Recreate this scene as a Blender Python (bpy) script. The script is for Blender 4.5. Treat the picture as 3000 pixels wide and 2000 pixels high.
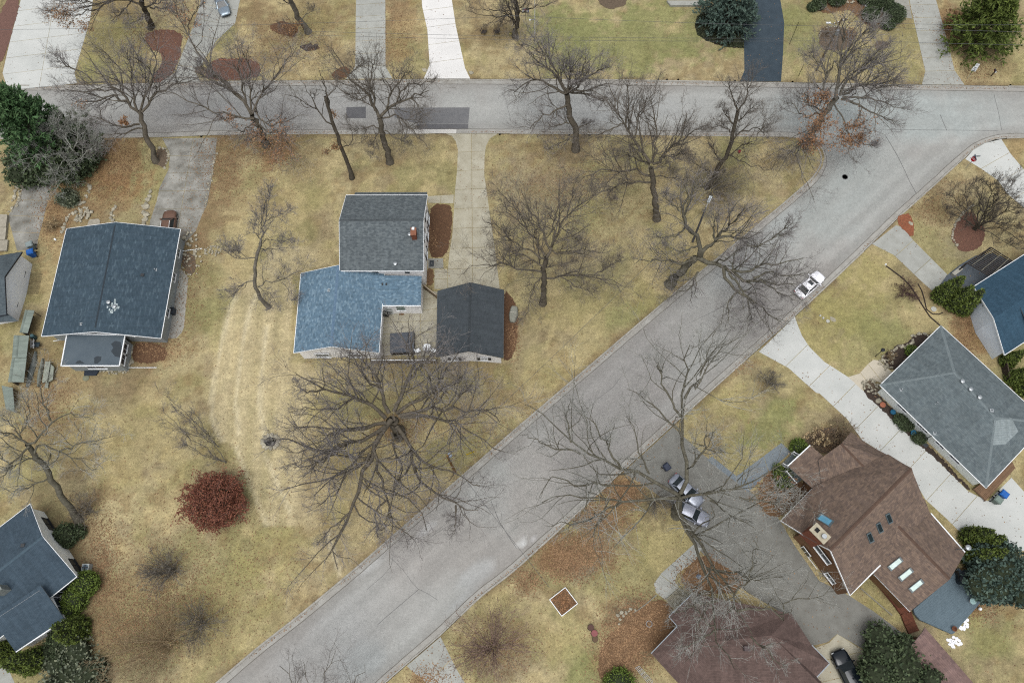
import bpy, bmesh, math, random
import numpy as np
from mathutils import Vector, Matrix
R = math.radians
random.seed(7)
rng = np.random.default_rng(11)
for o in list(bpy.data.objects):
    bpy.data.objects.remove(o)
scene = bpy.context.scene
COL = scene.collection

# ------------------------------------------------------------------ camera
# drone about 98 m above the street, tilted roughly 20 degrees off straight down
CAM_H, FOC = 98.0, 2333.0
_d = Vector((70.0, -880.0, -FOC)).normalized()
_zc = -_d
_xc = (Vector((1, 0, 0)) - _zc * _zc.x).normalized()
_yc = _zc.cross(_xc)
ROT = Matrix((_xc, _yc, _zc))
cam_data = bpy.data.cameras.new("Camera")
cam = bpy.data.objects.new("Camera", cam_data)
COL.objects.link(cam)
cam_data.sensor_width = 36.0
cam_data.lens = 36.0 * FOC / 3000.0
cam_data.clip_start = 0.5
cam_data.clip_end = 9000.0
cam.matrix_world = Matrix.Translation((0, 0, CAM_H)) @ ROT.to_4x4()
scene.camera = cam

# ------------------------------------------------------------------ sky and sun (bright overcast)
SUN_EL, SUN_AZ = R(74), R(190)
world = bpy.data.worlds.new("World")
scene.world = world
world.use_nodes = True
wn = world.node_tree
wn.nodes.clear()
w_out = wn.nodes.new("ShaderNodeOutputWorld")
w_bg = wn.nodes.new("ShaderNodeBackground")
w_hsv = wn.nodes.new("ShaderNodeHueSaturation")
w_sky = wn.nodes.new("ShaderNodeTexSky")
w_sky.sky_type = 'NISHITA'
w_sky.sun_disc = False
w_sky.sun_elevation = SUN_EL
w_sky.sun_rotation = SUN_AZ
w_sky.air_density = 1.0
w_sky.dust_density = 4.5
w_hsv.inputs['Saturation'].default_value = 0.24
w_bg.inputs['Strength'].default_value = 0.15
wn.links.new(w_sky.outputs[0], w_hsv.inputs['Color'])
wn.links.new(w_hsv.outputs[0], w_bg.inputs['Color'])
wn.links.new(w_bg.outputs[0], w_out.inputs['Surface'])
sun_d = bpy.data.lights.new("Sun", 'SUN')
sun_d.energy = 1.1
sun_d.angle = R(42)
sun_d.color = (1.0, 0.985, 0.96)
sun = bpy.data.objects.new("Sun", sun_d)
COL.objects.link(sun)
_sd = Vector((math.sin(SUN_AZ) * math.cos(SUN_EL), math.cos(SUN_AZ) * math.cos(SUN_EL), math.sin(SUN_EL)))
sun.rotation_euler = _sd.to_track_quat('Z', 'Y').to_euler()
scene.view_settings.view_transform = 'Standard'
scene.view_settings.look = 'None'
scene.view_settings.exposure = 0.44
scene.view_settings.gamma = 1.0
scene.view_settings.use_curve_mapping = False
scene.render.engine = 'CYCLES'
scene.cycles.use_denoising = False      # keep fine twigs and grain crisp
scene.cycles.use_adaptive_sampling = False
scene.cycles.filter_width = 1.15
scene.cycles.max_bounces = 5
scene.cycles.diffuse_bounces = 3
scene.cycles.glossy_bounces = 2

# ------------------------------------------------------------------ placing helpers
CAMP = Vector((0, 0, CAM_H))
def ray(px, py):
    return ROT @ Vector((px - 1500.0, 1000.0 - py, -FOC))
def G(px, py, z=0.0):
    v = ray(px, py)
    return CAMP + v * ((z - CAM_H) / v.z)
def W(pts, z=0.0):
    return [G(p[0], p[1], z) for p in pts]
def onplane(px, py, p0, n):
    v = ray(px, py)
    return CAMP + v * ((p0 - CAMP).dot(n) / v.dot(n))
def _t(ox, oy, s):
    def f(*a):
        return [(ox + a[i] / s, oy + a[i + 1] / s) for i in range(0, len(a), 2)]
    return f
S1, S2 = 2.61375, 1.7425
tA = _t(0, 0, S1); tB = _t(750, 0, S1); tC = _t(1500, 0, S1); tD = _t(2200, 0, S1)
tE = _t(0, 550, S1); tF = _t(750, 500, S1); tG = _t(1500, 550, S1); tH = _t(2200, 550, S1)
tI = _t(0, 1100, S2); tJ = _t(750, 1100, S2); tK = _t(1500, 1100, S2); tL = _t(2200, 1100, S2)
tM = _t(0, 1460, 5.227); tN = _t(0, 1700, 5.227); tO = _t(2600, 1650, 4.48); tQ = _t(2540, 1060, 4.021)
tU = _t(60, 900, 6.03); tV = _t(0, 480, 6.03); tX = _t(400, 560, 3.92); tY = _t(2200, 1260, 7.84); tZ = _t(1090, 880, 7.84)

# ------------------------------------------------------------------ materials
def lin(c):
    c = c / 255.0
    return c / 12.92 if c <= 0.04045 else ((c + 0.055) / 1.055) ** 2.4
ALB = 1.0 / 1.5
def C(r, g, b, k=1.0):
    return (min(0.85, lin(r) * ALB * k), min(0.85, lin(g) * ALB * k), min(0.85, lin(b) * ALB * k), 1.0)
_m = {}
def base_mat(name, rough=0.8, spec=0.3, metal=0.0):
    m = bpy.data.materials.new(name)
    m.use_nodes = True
    nt = m.node_tree
    b = nt.nodes["Principled BSDF"]
    b.inputs['Roughness'].default_value = rough
    b.inputs['Specular IOR Level'].default_value = spec
    b.inputs['Metallic'].default_value = metal
    return m, nt, b
def N(nt, t, **kw):
    n = nt.nodes.new(t)
    for k, v in kw.items():
        if k in n.inputs.keys():
            n.inputs[k].default_value = v
        else:
            setattr(n, k, v)
    return n
def mix(nt, fac, a, b, mode='MIX'):
    n = nt.nodes.new("ShaderNodeMix")
    n.data_type = 'RGBA'
    n.blend_type = mode
    for sock, v in ((n.inputs[0], fac), (n.inputs[6], a), (n.inputs[7], b)):
        if hasattr(v, 'is_linked') or hasattr(v, 'links'):
            nt.links.new(v, sock)
        else:
            sock.default_value = v
    return n.outputs[2]
def ramp(nt, fac, stops):
    n = nt.nodes.new("ShaderNodeValToRGB")
    el = n.color_ramp.elements
    while len(el) < len(stops):
        el.new(0.5)
    for e, (p, c) in zip(el, stops):
        e.position = p
        e.color = c if len(c) == 4 else (*c, 1)
    nt.links.new(fac, n.inputs[0])
    return n.outputs[0]
def g(v):
    return (v, v, v, 1)
def noise(nt, scale, detail=4, vec=None, rough=0.6):
    n = N(nt, "ShaderNodeTexNoise", Scale=scale, Detail=detail, Roughness=rough)
    if vec is None:
        ge = nt.nodes.new("ShaderNodeNewGeometry")
        vec = ge.outputs['Position']
    nt.links.new(vec, n.inputs['Vector'])
    return n.outputs[0]
def bump(nt, b, h, dist=0.02, strength=0.6):
    n = N(nt, "ShaderNodeBump", Strength=strength, Distance=dist)
    nt.links.new(h, n.inputs['Height'])
    nt.links.new(n.outputs[0], b.inputs['Normal'])
def plain(name, c1, c2=None, scale=3.0, rough=0.75, spec=0.3, metal=0.0, bmp=0.0, grain=0.0, rnd=0.0):
    """two-tone noise material, optional grain and per-object tint"""
    if name in _m:
        return _m[name]
    m, nt, b = base_mat(name, rough, spec, metal)
    c2 = c2 or tuple(x * 0.82 for x in c1[:3]) + (1,)
    nz = noise(nt, scale, 5)
    f = ramp(nt, nz, [(0.32, g(0)), (0.68, g(1))])
    col = mix(nt, f, c1, c2)
    if grain:
        gz = noise(nt, 14.0, 3)
        col = mix(nt, 1.0, col, ramp(nt, gz, [(0.3, g(1 - grain)), (0.7, g(1 + grain))]), 'MULTIPLY')
    if rnd:
        oi = nt.nodes.new("ShaderNodeObjectInfo")
        col = mix(nt, 1.0, col, ramp(nt, oi.outputs['Random'], [(0.0, g(1 - rnd)), (1.0, g(1 + rnd))]), 'MULTIPLY')
    nt.links.new(col, b.inputs['Base Color'])
    if bmp:
        bump(nt, b, noise(nt, 10.0, 4), bmp)
    _m[name] = m
    return m
def shingle(name, cols, tab=(0.32, 0.16), blot=0.25, moss=None, light=0.0):
    """asphalt shingles: courses of tabs, each tab its own tone, on UV in metres"""
    m, nt, b = base_mat(name, 0.92, 0.2)
    L = nt.links.new
    uv = nt.nodes.new("ShaderNodeUVMap")
    sep = nt.nodes.new("ShaderNodeSeparateXYZ")
    L(uv.outputs[0], sep.inputs[0])
    def mth(op, a, bb=None):
        n = nt.nodes.new("ShaderNodeMath"); n.operation = op
        for i, v in enumerate((a, bb)):
            if v is None: continue
            if hasattr(v, 'links'): L(v, n.inputs[i])
            else: n.inputs[i].default_value = v
        return n.outputs[0]
    row = mth('FLOOR', mth('DIVIDE', sep.outputs[1], tab[1]))
    off = mth('MULTIPLY', mth('FRACT', mth('MULTIPLY', row, 0.618)), tab[0])
    colm = mth('FLOOR', mth('DIVIDE', mth('ADD', sep.outputs[0], off), tab[0]))
    cmb = nt.nodes.new("ShaderNodeCombineXYZ")
    L(colm, cmb.inputs[0]); L(row, cmb.inputs[1])
    wnz = nt.nodes.new("ShaderNodeTexWhiteNoise"); wnz.noise_dimensions = '2D'
    L(cmb.outputs[0], wnz.inputs['Vector'])
    av = [sum(cc[k] for cc in cols) / len(cols) for k in range(3)]
    cols = [tuple((x * .68 + a * .32) * 1.3 for x, a in zip(cc[:3], av)) + (1,) for cc in cols]
    n = len(cols)
    c = ramp(nt, wnz.outputs['Value'], [(i / (n - 1), cc) for i, cc in enumerate(cols)])
    big = noise(nt, 0.55, 5)
    c = mix(nt, 1.0, c, ramp(nt, big, [(0.3, g(1 - blot)), (0.7, g(1 + blot * 0.7))]), 'MULTIPLY')
    mp = nt.nodes.new("ShaderNodeMapping"); mp.inputs['Scale'].default_value = (2.6, .22, 1)
    L(uv.outputs[0], mp.inputs[0])
    sk = noise(nt, 1.0, 5, mp.outputs[0])
    c = mix(nt, 1.0, c, ramp(nt, sk, [(0.3, g(0.84)), (0.7, g(1.10))]), 'MULTIPLY')
    db = noise(nt, 3.1, 4, rough=.8)
    c = mix(nt, ramp(nt, db, [(0.66, g(0)), (0.76, g(.4))]), c, C(120, 104, 82))
    fine = noise(nt, 22.0, 2)
    c = mix(nt, 1.0, c, ramp(nt, fine, [(0.3, g(0.86)), (0.7, g(1.12))]), 'MULTIPLY')
    # shadow line under each course painted into the colour, darkest at the butt
    fr = mth('FRACT', mth('DIVIDE', sep.outputs[1], tab[1]))
    c = mix(nt, 1.0, c, ramp(nt, fr, [(0.0, g(0.62)), (0.16, g(1.0))]), 'MULTIPLY')
    if moss:
        mz = noise(nt, 0.9, 6)
        c = mix(nt, ramp(nt, mz, [(0.56, g(0)), (0.72, g(0.6))]), c, moss)
    L(c, b.inputs['Base Color'])
    bump(nt, b, fr, 0.012, 0.8)
    return m
def siding(name, c, step=0.13, rough=0.55, dirt=0.1, vertical=False):
    m, nt, b = base_mat(name, rough, 0.35)
    ge = nt.nodes.new("ShaderNodeNewGeometry")
    sep = nt.nodes.new("ShaderNodeSeparateXYZ")
    nt.links.new(ge.outputs['Position'], sep.inputs[0])
    d = nt.nodes.new("ShaderNodeMath"); d.operation = 'DIVIDE'; d.inputs[1].default_value = step
    nt.links.new(sep.outputs[0 if vertical else 2], d.inputs[0])
    fr = nt.nodes.new("ShaderNodeMath"); fr.operation = 'FRACT'
    nt.links.new(d.outputs[0], fr.inputs[0])
    col = mix(nt, 1.0, c, ramp(nt, fr.outputs[0], [(0.0, g(0.72)), (0.14, g(1.0))]), 'MULTIPLY')
    nz = noise(nt, 0.8, 5)
    col = mix(nt, 1.0, col, ramp(nt, nz, [(0.3, g(1 - dirt)), (0.7, g(1.02))]), 'MULTIPLY')
    nt.links.new(col, b.inputs['Base Color'])
    bump(nt, b, fr.outputs[0], 0.012, 0.7)
    return m
def glass(name, c=(0.015, 0.02, 0.025, 1), rough=0.06, spec=0.35):
    if name in _m: return _m[name]
    m, nt, b = base_mat(name, rough, spec)
    nz = noise(nt, 1.4, 2)
    nt.links.new(mix(nt, nz, c, tuple(min(1, x * 2.2) for x in c[:3]) + (1,)), b.inputs['Base Color'])
    _m[name] = m
    return m
def foliage(name, c1, c2, c3, rough=0.7):
    """leaf clumps: tone by clump (attribute) and by noise"""
    if name in _m: return _m[name]
    m, nt, b = base_mat(name, rough, 0.25)
    at = nt.nodes.new("ShaderNodeAttribute"); at.attribute_name = "tone"
    col = ramp(nt, at.outputs['Fac'], [(0.0, c1), (0.5, c2), (1.0, c3)])
    nz = noise(nt, 1.1, 3)
    col = mix(nt, 1.0, col, ramp(nt, nz, [(0.3, g(0.72)), (0.7, g(1.2))]), 'MULTIPLY')
    nt.links.new(col, b.inputs['Base Color'])
    _m[name] = m
    return m

# ------------------------------------------------------------------ objects
def new_mesh(name, verts, faces, mats=(), smooth=False, uv=None, midx=None):
    me = bpy.data.meshes.new(name)
    me.from_pydata([tuple(v) for v in verts], [], [tuple(f) for f in faces])
    for m in (mats if isinstance(mats, (list, tuple)) else [mats]):
        me.materials.append(m)
    if midx is not None:
        me.polygons.foreach_set('material_index', midx)
    if uv is not None:
        l = me.uv_layers.new(name="UVMap")
        l.data.foreach_set('uv', [c for p in uv for c in p])
    if smooth:
        me.polygons.foreach_set('use_smooth', [True] * len(me.polygons))
    me.update()
    return me
def link(name, data, parent=None, loc=None):
    o = bpy.data.objects.new(name, data)
    COL.objects.link(o)
    if parent is not None: o.parent = parent
    if loc is not None: o.location = loc
    return o
def tag(o, label=None, cat=None, group=None, kind=None):
    if label: o["label"] = label
    if cat: o["category"] = cat
    if group: o["group"] = group
    if kind: o["kind"] = kind
    return o
class Thing:
    """an Empty at the thing's base; parts are given in world coordinates"""
    def __init__(self, name, label, cat, loc, group=None, kind=None):
        self.o = link(name, None, None, loc)
        self.o.empty_display_size = 0.3
        self.L = Vector(loc)
        tag(self.o, label, cat, group, kind)
    def add(self, name, verts, faces, mats, parent=None, smooth=False, uv=None, midx=None):
        me = new_mesh(name, [Vector(v) - self.L for v in verts], faces, mats, smooth, uv, midx)
        return link(name, me, parent or self.o)
    def put(self, name, mesh, mat=None, parent=None):
        return link(name, mesh, parent or self.o)
class MB:
    def __init__(self): self.v, self.f = [], []
    def add(self, verts, faces):
        k = len(self.v)
        self.v += [Vector(v) for v in verts]
        self.f += [tuple(i + k for i in f) for f in faces]
        return self
    def box(self, c, size, ax=None):
        """box centred at c, size along axes ax (3 unit vectors)"""
        c = Vector(c)
        ax = ax or (Vector((1, 0, 0)), Vector((0, 1, 0)), Vector((0, 0, 1)))
        h = [a * (s / 2) for a, s in zip(ax, size)]
        vs = [c + h[0] * i + h[1] * j + h[2] * k for i in (-1, 1) for j in (-1, 1) for k in (-1, 1)]
        return self.add(vs, [(0, 1, 3, 2), (4, 6, 7, 5), (0, 4, 5, 1), (2, 3, 7, 6), (0, 2, 6, 4), (1, 5, 7, 3)])
    def beam(self, p, q, w, h, up=Vector((0, 0, 1))):
        p, q = Vector(p), Vector(q)
        d = (q - p)
        l = d.length
        d = d / max(l, 1e-6)
        s = d.cross(up)
        if s.length < 1e-4: s = d.cross(Vector((1, 0, 0)))
        s.normalize()
        u = s.cross(d)
        return self.box((p + q) / 2, (l, w, h), (d, s, u))
    def tube(self, pts, r, n=8, cap=True):
        pts = [Vector(p) for p in pts]
        rs = r if isinstance(r, (list, tuple)) else [r] * len(pts)
        k = len(self.v)
        for i, p in enumerate(pts):
            t = (pts[min(i + 1, len(pts) - 1)] - pts[max(i - 1, 0)]).normalized()
            a = t.cross(Vector((0.31, 0.17, 0.93)))
            if a.length < 1e-3: a = t.cross(Vector((1, 0, 0)))
            a.normalize(); b = t.cross(a)
            for j in range(n):
                th = 2 * math.pi * j / n
                self.v.append(p + (a * math.cos(th) + b * math.sin(th)) * rs[i])
        for i in range(len(pts) - 1):
            for j in range(n):
                j2 = (j + 1) % n
                self.f.append((k + i * n + j, k + i * n + j2, k + (i + 1) * n + j2, k + (i + 1) * n + j))
        if cap:
            self.f.append(tuple(k + j for j in range(n))[::-1])
            self.f.append(tuple(k + (len(pts) - 1) * n + j for j in range(n)))
        return self
    def lathe(self, c, prof, n=16, sx=1.0, sy=1.0, rot=0.0):
        """prof: list of (radius, z) from bottom to top round vertical axis at c"""
        c = Vector(c); k = len(self.v)
        for r, z in prof:
            for j in range(n):
                th = 2 * math.pi * j / n
                x, y = r * sx * math.cos(th), r * sy * math.sin(th)
                self.v.append(c + Vector((x * math.cos(rot) - y * math.sin(rot), x * math.sin(rot) + y * math.cos(rot), z)))
        for i in range(len(prof) - 1):
            for j in range(n):
                j2 = (j + 1) % n
                self.f.append((k + i * n + j, k + i * n + j2, k + (i + 1) * n + j2, k + (i + 1) * n + j))
        self.f.append(tuple(k + j for j in range(n))[::-1])
        self.f.append(tuple(k + (len(prof) - 1) * n + j for j in range(n)))
        return self
    def to(self, T, name, mat, parent=None, smooth=False):
        return T.add(name, self.v, self.f, mat, parent, smooth)
def sheet_obj(name, pts3, mat, parent=None, thick=0.0, kind=None, label=None, cat=None):
    """flat polygon (list of 3D points), optionally a slab of given thickness"""
    n = len(pts3)
    nz = sum((pts3[i].x * pts3[(i + 1) % n].y - pts3[(i + 1) % n].x * pts3[i].y) for i in range(n))
    if nz < 0: pts3 = pts3[::-1]
    v = list(pts3); f = [tuple(range(n))]
    if thick:
        v += [p - Vector((0, 0, thick)) for p in pts3]
        f += [(i, i + n, (i + 1) % n + n, (i + 1) % n) for i in range(n)]
    me = new_mesh(name, v, f, mat)
    o = link(name, me, parent)
    tag(o, label, cat, None, kind)
    return o
def unit(v):
    v = Vector(v); return v.normalized()
def inset(pts, d):
    """offset a closed xy polygon inward by d, keeps z"""
    n = len(pts)
    a = sum((pts[i].x * pts[(i + 1) % n].y - pts[(i + 1) % n].x * pts[i].y) for i in range(n))
    s = 1 if a > 0 else -1
    out = []
    for i in range(n):
        p0, p1, p2 = pts[i - 1], pts[i], pts[(i + 1) % n]
        e1 = Vector((p1.x - p0.x, p1.y - p0.y)).normalized(); e2 = Vector((p2.x - p1.x, p2.y - p1.y)).normalized()
        n1 = Vector((-e1.y, e1.x)) * s; n2 = Vector((-e2.y, e2.x)) * s
        k = 1 + n1.dot(n2)
        b = (n1 + n2) / max(k, 0.35)
        out.append(Vector((p1.x + b.x * d, p1.y + b.y * d, p1.z)))
    return out
# ------------------------------------------------------------------ noise in numpy (for surface colours and tree paths)
def _hash(ix, iy, seed):
    h = (ix.astype(np.int64) * 374761393 + iy.astype(np.int64) * 668265263 + seed * 982451653) & 0x7fffffff
    h = ((h ^ (h >> 13)) * 1274126177) & 0x7fffffff
    return ((h ^ (h >> 16)) & 0xffff) / 65535.0
def vnoise(x, y, s, seed=0):
    x = x / s; y = y / s
    ix = np.floor(x); iy = np.floor(y)
    fx = x - ix; fy = y - iy
    fx = fx * fx * (3 - 2 * fx); fy = fy * fy * (3 - 2 * fy)
    a = _hash(ix, iy, seed); b = _hash(ix + 1, iy, seed); c = _hash(ix, iy + 1, seed); d = _hash(ix + 1, iy + 1, seed)
    return (a * (1 - fx) + b * fx) * (1 - fy) + (c * (1 - fx) + d * fx) * fy
def fbm(x, y, s, seed=0, o=4):
    t = 0; a = 0.5; tot = 0
    for i in range(o):
        t = t + a * vnoise(x, y, s / 2 ** i, seed + i * 17); tot += a; a *= 0.55
    return t / tot
def inpoly(X, Y, poly):
    r = np.zeros(X.shape, bool)
    n = len(poly)
    for i in range(n):
        x1, y1 = poly[i][0], poly[i][1]; x2, y2 = poly[(i + 1) % n][0], poly[(i + 1) % n][1]
        if y1 == y2: continue
        c = ((y1 > Y) != (y2 > Y)) & (X < (x2 - x1) * (Y - y1) / (y2 - y1) + x1)
        r ^= c
    return r
def nearest(X, Y, line):
    bd = np.full(X.shape, 1e9); bx = X.copy(); by = Y.copy()
    for i in range(len(line) - 1):
        x1, y1 = line[i][0], line[i][1]; dx, dy = line[i + 1][0] - x1, line[i + 1][1] - y1
        t = np.clip(((X - x1) * dx + (Y - y1) * dy) / (dx * dx + dy * dy + 1e-9), 0, 1)
        qx, qy = x1 + t * dx, y1 + t * dy
        d = np.hypot(X - qx, Y - qy); m = d < bd
        bd[m] = d[m]; bx[m] = qx[m]; by[m] = qy[m]
    return bd, bx, by
def xy(pts): return [(p.x, p.y) for p in W(pts)]

# ------------------------------------------------------------------ kerb lines (lawn edges along the streets)
KN = [(-900, 262), (0, 250), (230, 250), (460, 243), (570, 240), (800, 237), (1100, 234), (1250, 232), (1400, 232), (1800, 234), (2000, 237), (2200, 240), (2470, 245), (2700, 249), (2830, 251), (3000, 253), (3900, 266)]
KW = [(-900, 415), (0, 407), (474, 402), (620, 396), (800, 393), (1100, 392), (1290, 391), (1430, 391), (1700, 393), (2040, 398), (2200, 400), (2320, 400), (2353, 407), (2388, 420), (2406, 438), (2413, 459), (2409, 482), (2397, 503), (2380, 522), (2353, 545), (2300, 591), (2223, 655), (2100, 757), (1982, 853), (1844, 970), (1691, 1101), (1500, 1264), (1353, 1393), (1180, 1542), (1037, 1667), (888, 1791), (750, 1898), (637, 1995), (480, 2130), (250, 2330)]
KE = [(700, 2390), (1000, 2118), (1146, 1985), (1289, 1862), (1410, 1745), (1500, 1678), (1638, 1553), (1753, 1446), (1821, 1383), (1971, 1246), (2074, 1153), (2219, 1024), (2328, 927), (2430, 832), (2552, 716), (2625, 644), (2736, 545), (2785, 499), (2827, 463), (2850, 441), (2881, 422), (2915, 409), (2950, 405), (3000, 404), (3900, 412)]
kN, kW, kE = xy(KN), xy(KW), xy(KE)
road_poly = kN + kE[::-1] + kW[::-1]

# ------------------------------------------------------------------ ground: one sheet, lawns at 0, sunk under the street
def axis(a, b, st, far):
    inner = np.arange(a, b + st / 2, st)
    lo = a - np.geomspace(4, far, 9)[::-1]; hi = inner[-1] + np.geomspace(4, far, 9)
    return np.concatenate([lo, inner, hi])
gx = axis(-104, 96, 0.42, 3000); gy = axis(-16, 116, 0.42, 3000)
GX, GY = np.meshgrid(gx, gy)
gs = GX.shape
X, Y = GX.ravel().copy(), GY.ravel().copy()
Z = np.zeros_like(X)
ins = inpoly(X, Y, road_poly)
bd = np.full(X.shape, 1e9); bx, by = X.copy(), Y.copy()
for ln in (kN, kW, kE):
    d, qx, qy = nearest(X, Y, ln); m = d < bd
    bd[m] = d[m]; bx[m] = qx[m]; by[m] = qy[m]
snap = bd < 0.30
X[snap] = bx[snap]; Y[snap] = by[snap]
Z[ins & ~snap] = -0.35
Z += np.where((~ins) & (bd > 1.5), (fbm(X, Y, 9.0, 5, 3) - 0.5) * 0.05, 0) * np.clip((bd - 1.5) / 4, 0, 1) - 0.0
Z[(np.abs(GX.ravel()) > 120) | (GY.ravel() > 130) | (GY.ravel() < -30)] += 0

# pixel of every ground vertex (only used to look up which lawn patch it belongs to)
_Rm = np.array(ROT)
def to_px(X, Y):
    v = np.stack([X, Y, np.full_like(X, -CAM_H)], 1) @ _Rm
    dz = np.minimum(v[:, 2], -1e-3)
    return 1500 + FOC * v[:, 0] / -dz, 1000 - FOC * v[:, 1] / -dz
PX, PY = to_px(X, Y)
def L3(r, g_, b): return np.array([lin(r), lin(g_), lin(b)]) * ALB
def lerp(c, d, f): return c * (1 - f[:, None]) + d * f[:, None]
n1 = fbm(X, Y, 14.0, 1, 4); n2 = fbm(X, Y, 4.0, 2, 4); n3 = fbm(X, Y, 1.4, 3, 3); n4 = fbm(X, Y, 0.9, 9, 2)
sm = lambda a, lo, hi: np.clip((a - lo) / (hi - lo), 0, 1)
c = np.tile(L3(164, 153, 113), (len(X), 1))
c = lerp(c, np.tile(L3(182, 168, 129), (len(X), 1)), sm(n1, .42, .62) * .8)
c = lerp(c, np.tile(L3(140, 132, 84), (len(X), 1)), sm(n2, .50, .70) * .55)
c = lerp(c, np.tile(L3(138, 118, 84), (len(X), 1)), sm(n3, .50, .66) * .6)
c = lerp(c, np.tile(L3(150, 136, 108), (len(X), 1)), sm(fbm(X, Y, 2.2, 71, 3), .52, .64) * .55)
c = lerp(c, np.tile(L3(148, 142, 98), (len(X), 1)), sm(fbm(X, Y, 7.0, 72, 4), .52, .62) * .65)
c = lerp(c, np.tile(L3(190, 174, 130), (len(X), 1)), sm(fbm(X, Y, 5.0, 73, 4), .54, .64) * .6)
GREEN, BROWN, STRAW, RUST, OLIVE, GREY, DARK = L3(128, 133, 84), L3(130, 110, 82), L3(188, 172, 124), L3(138, 104, 72), L3(154, 146, 96), L3(136, 126, 108), L3(100, 90, 72)
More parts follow.
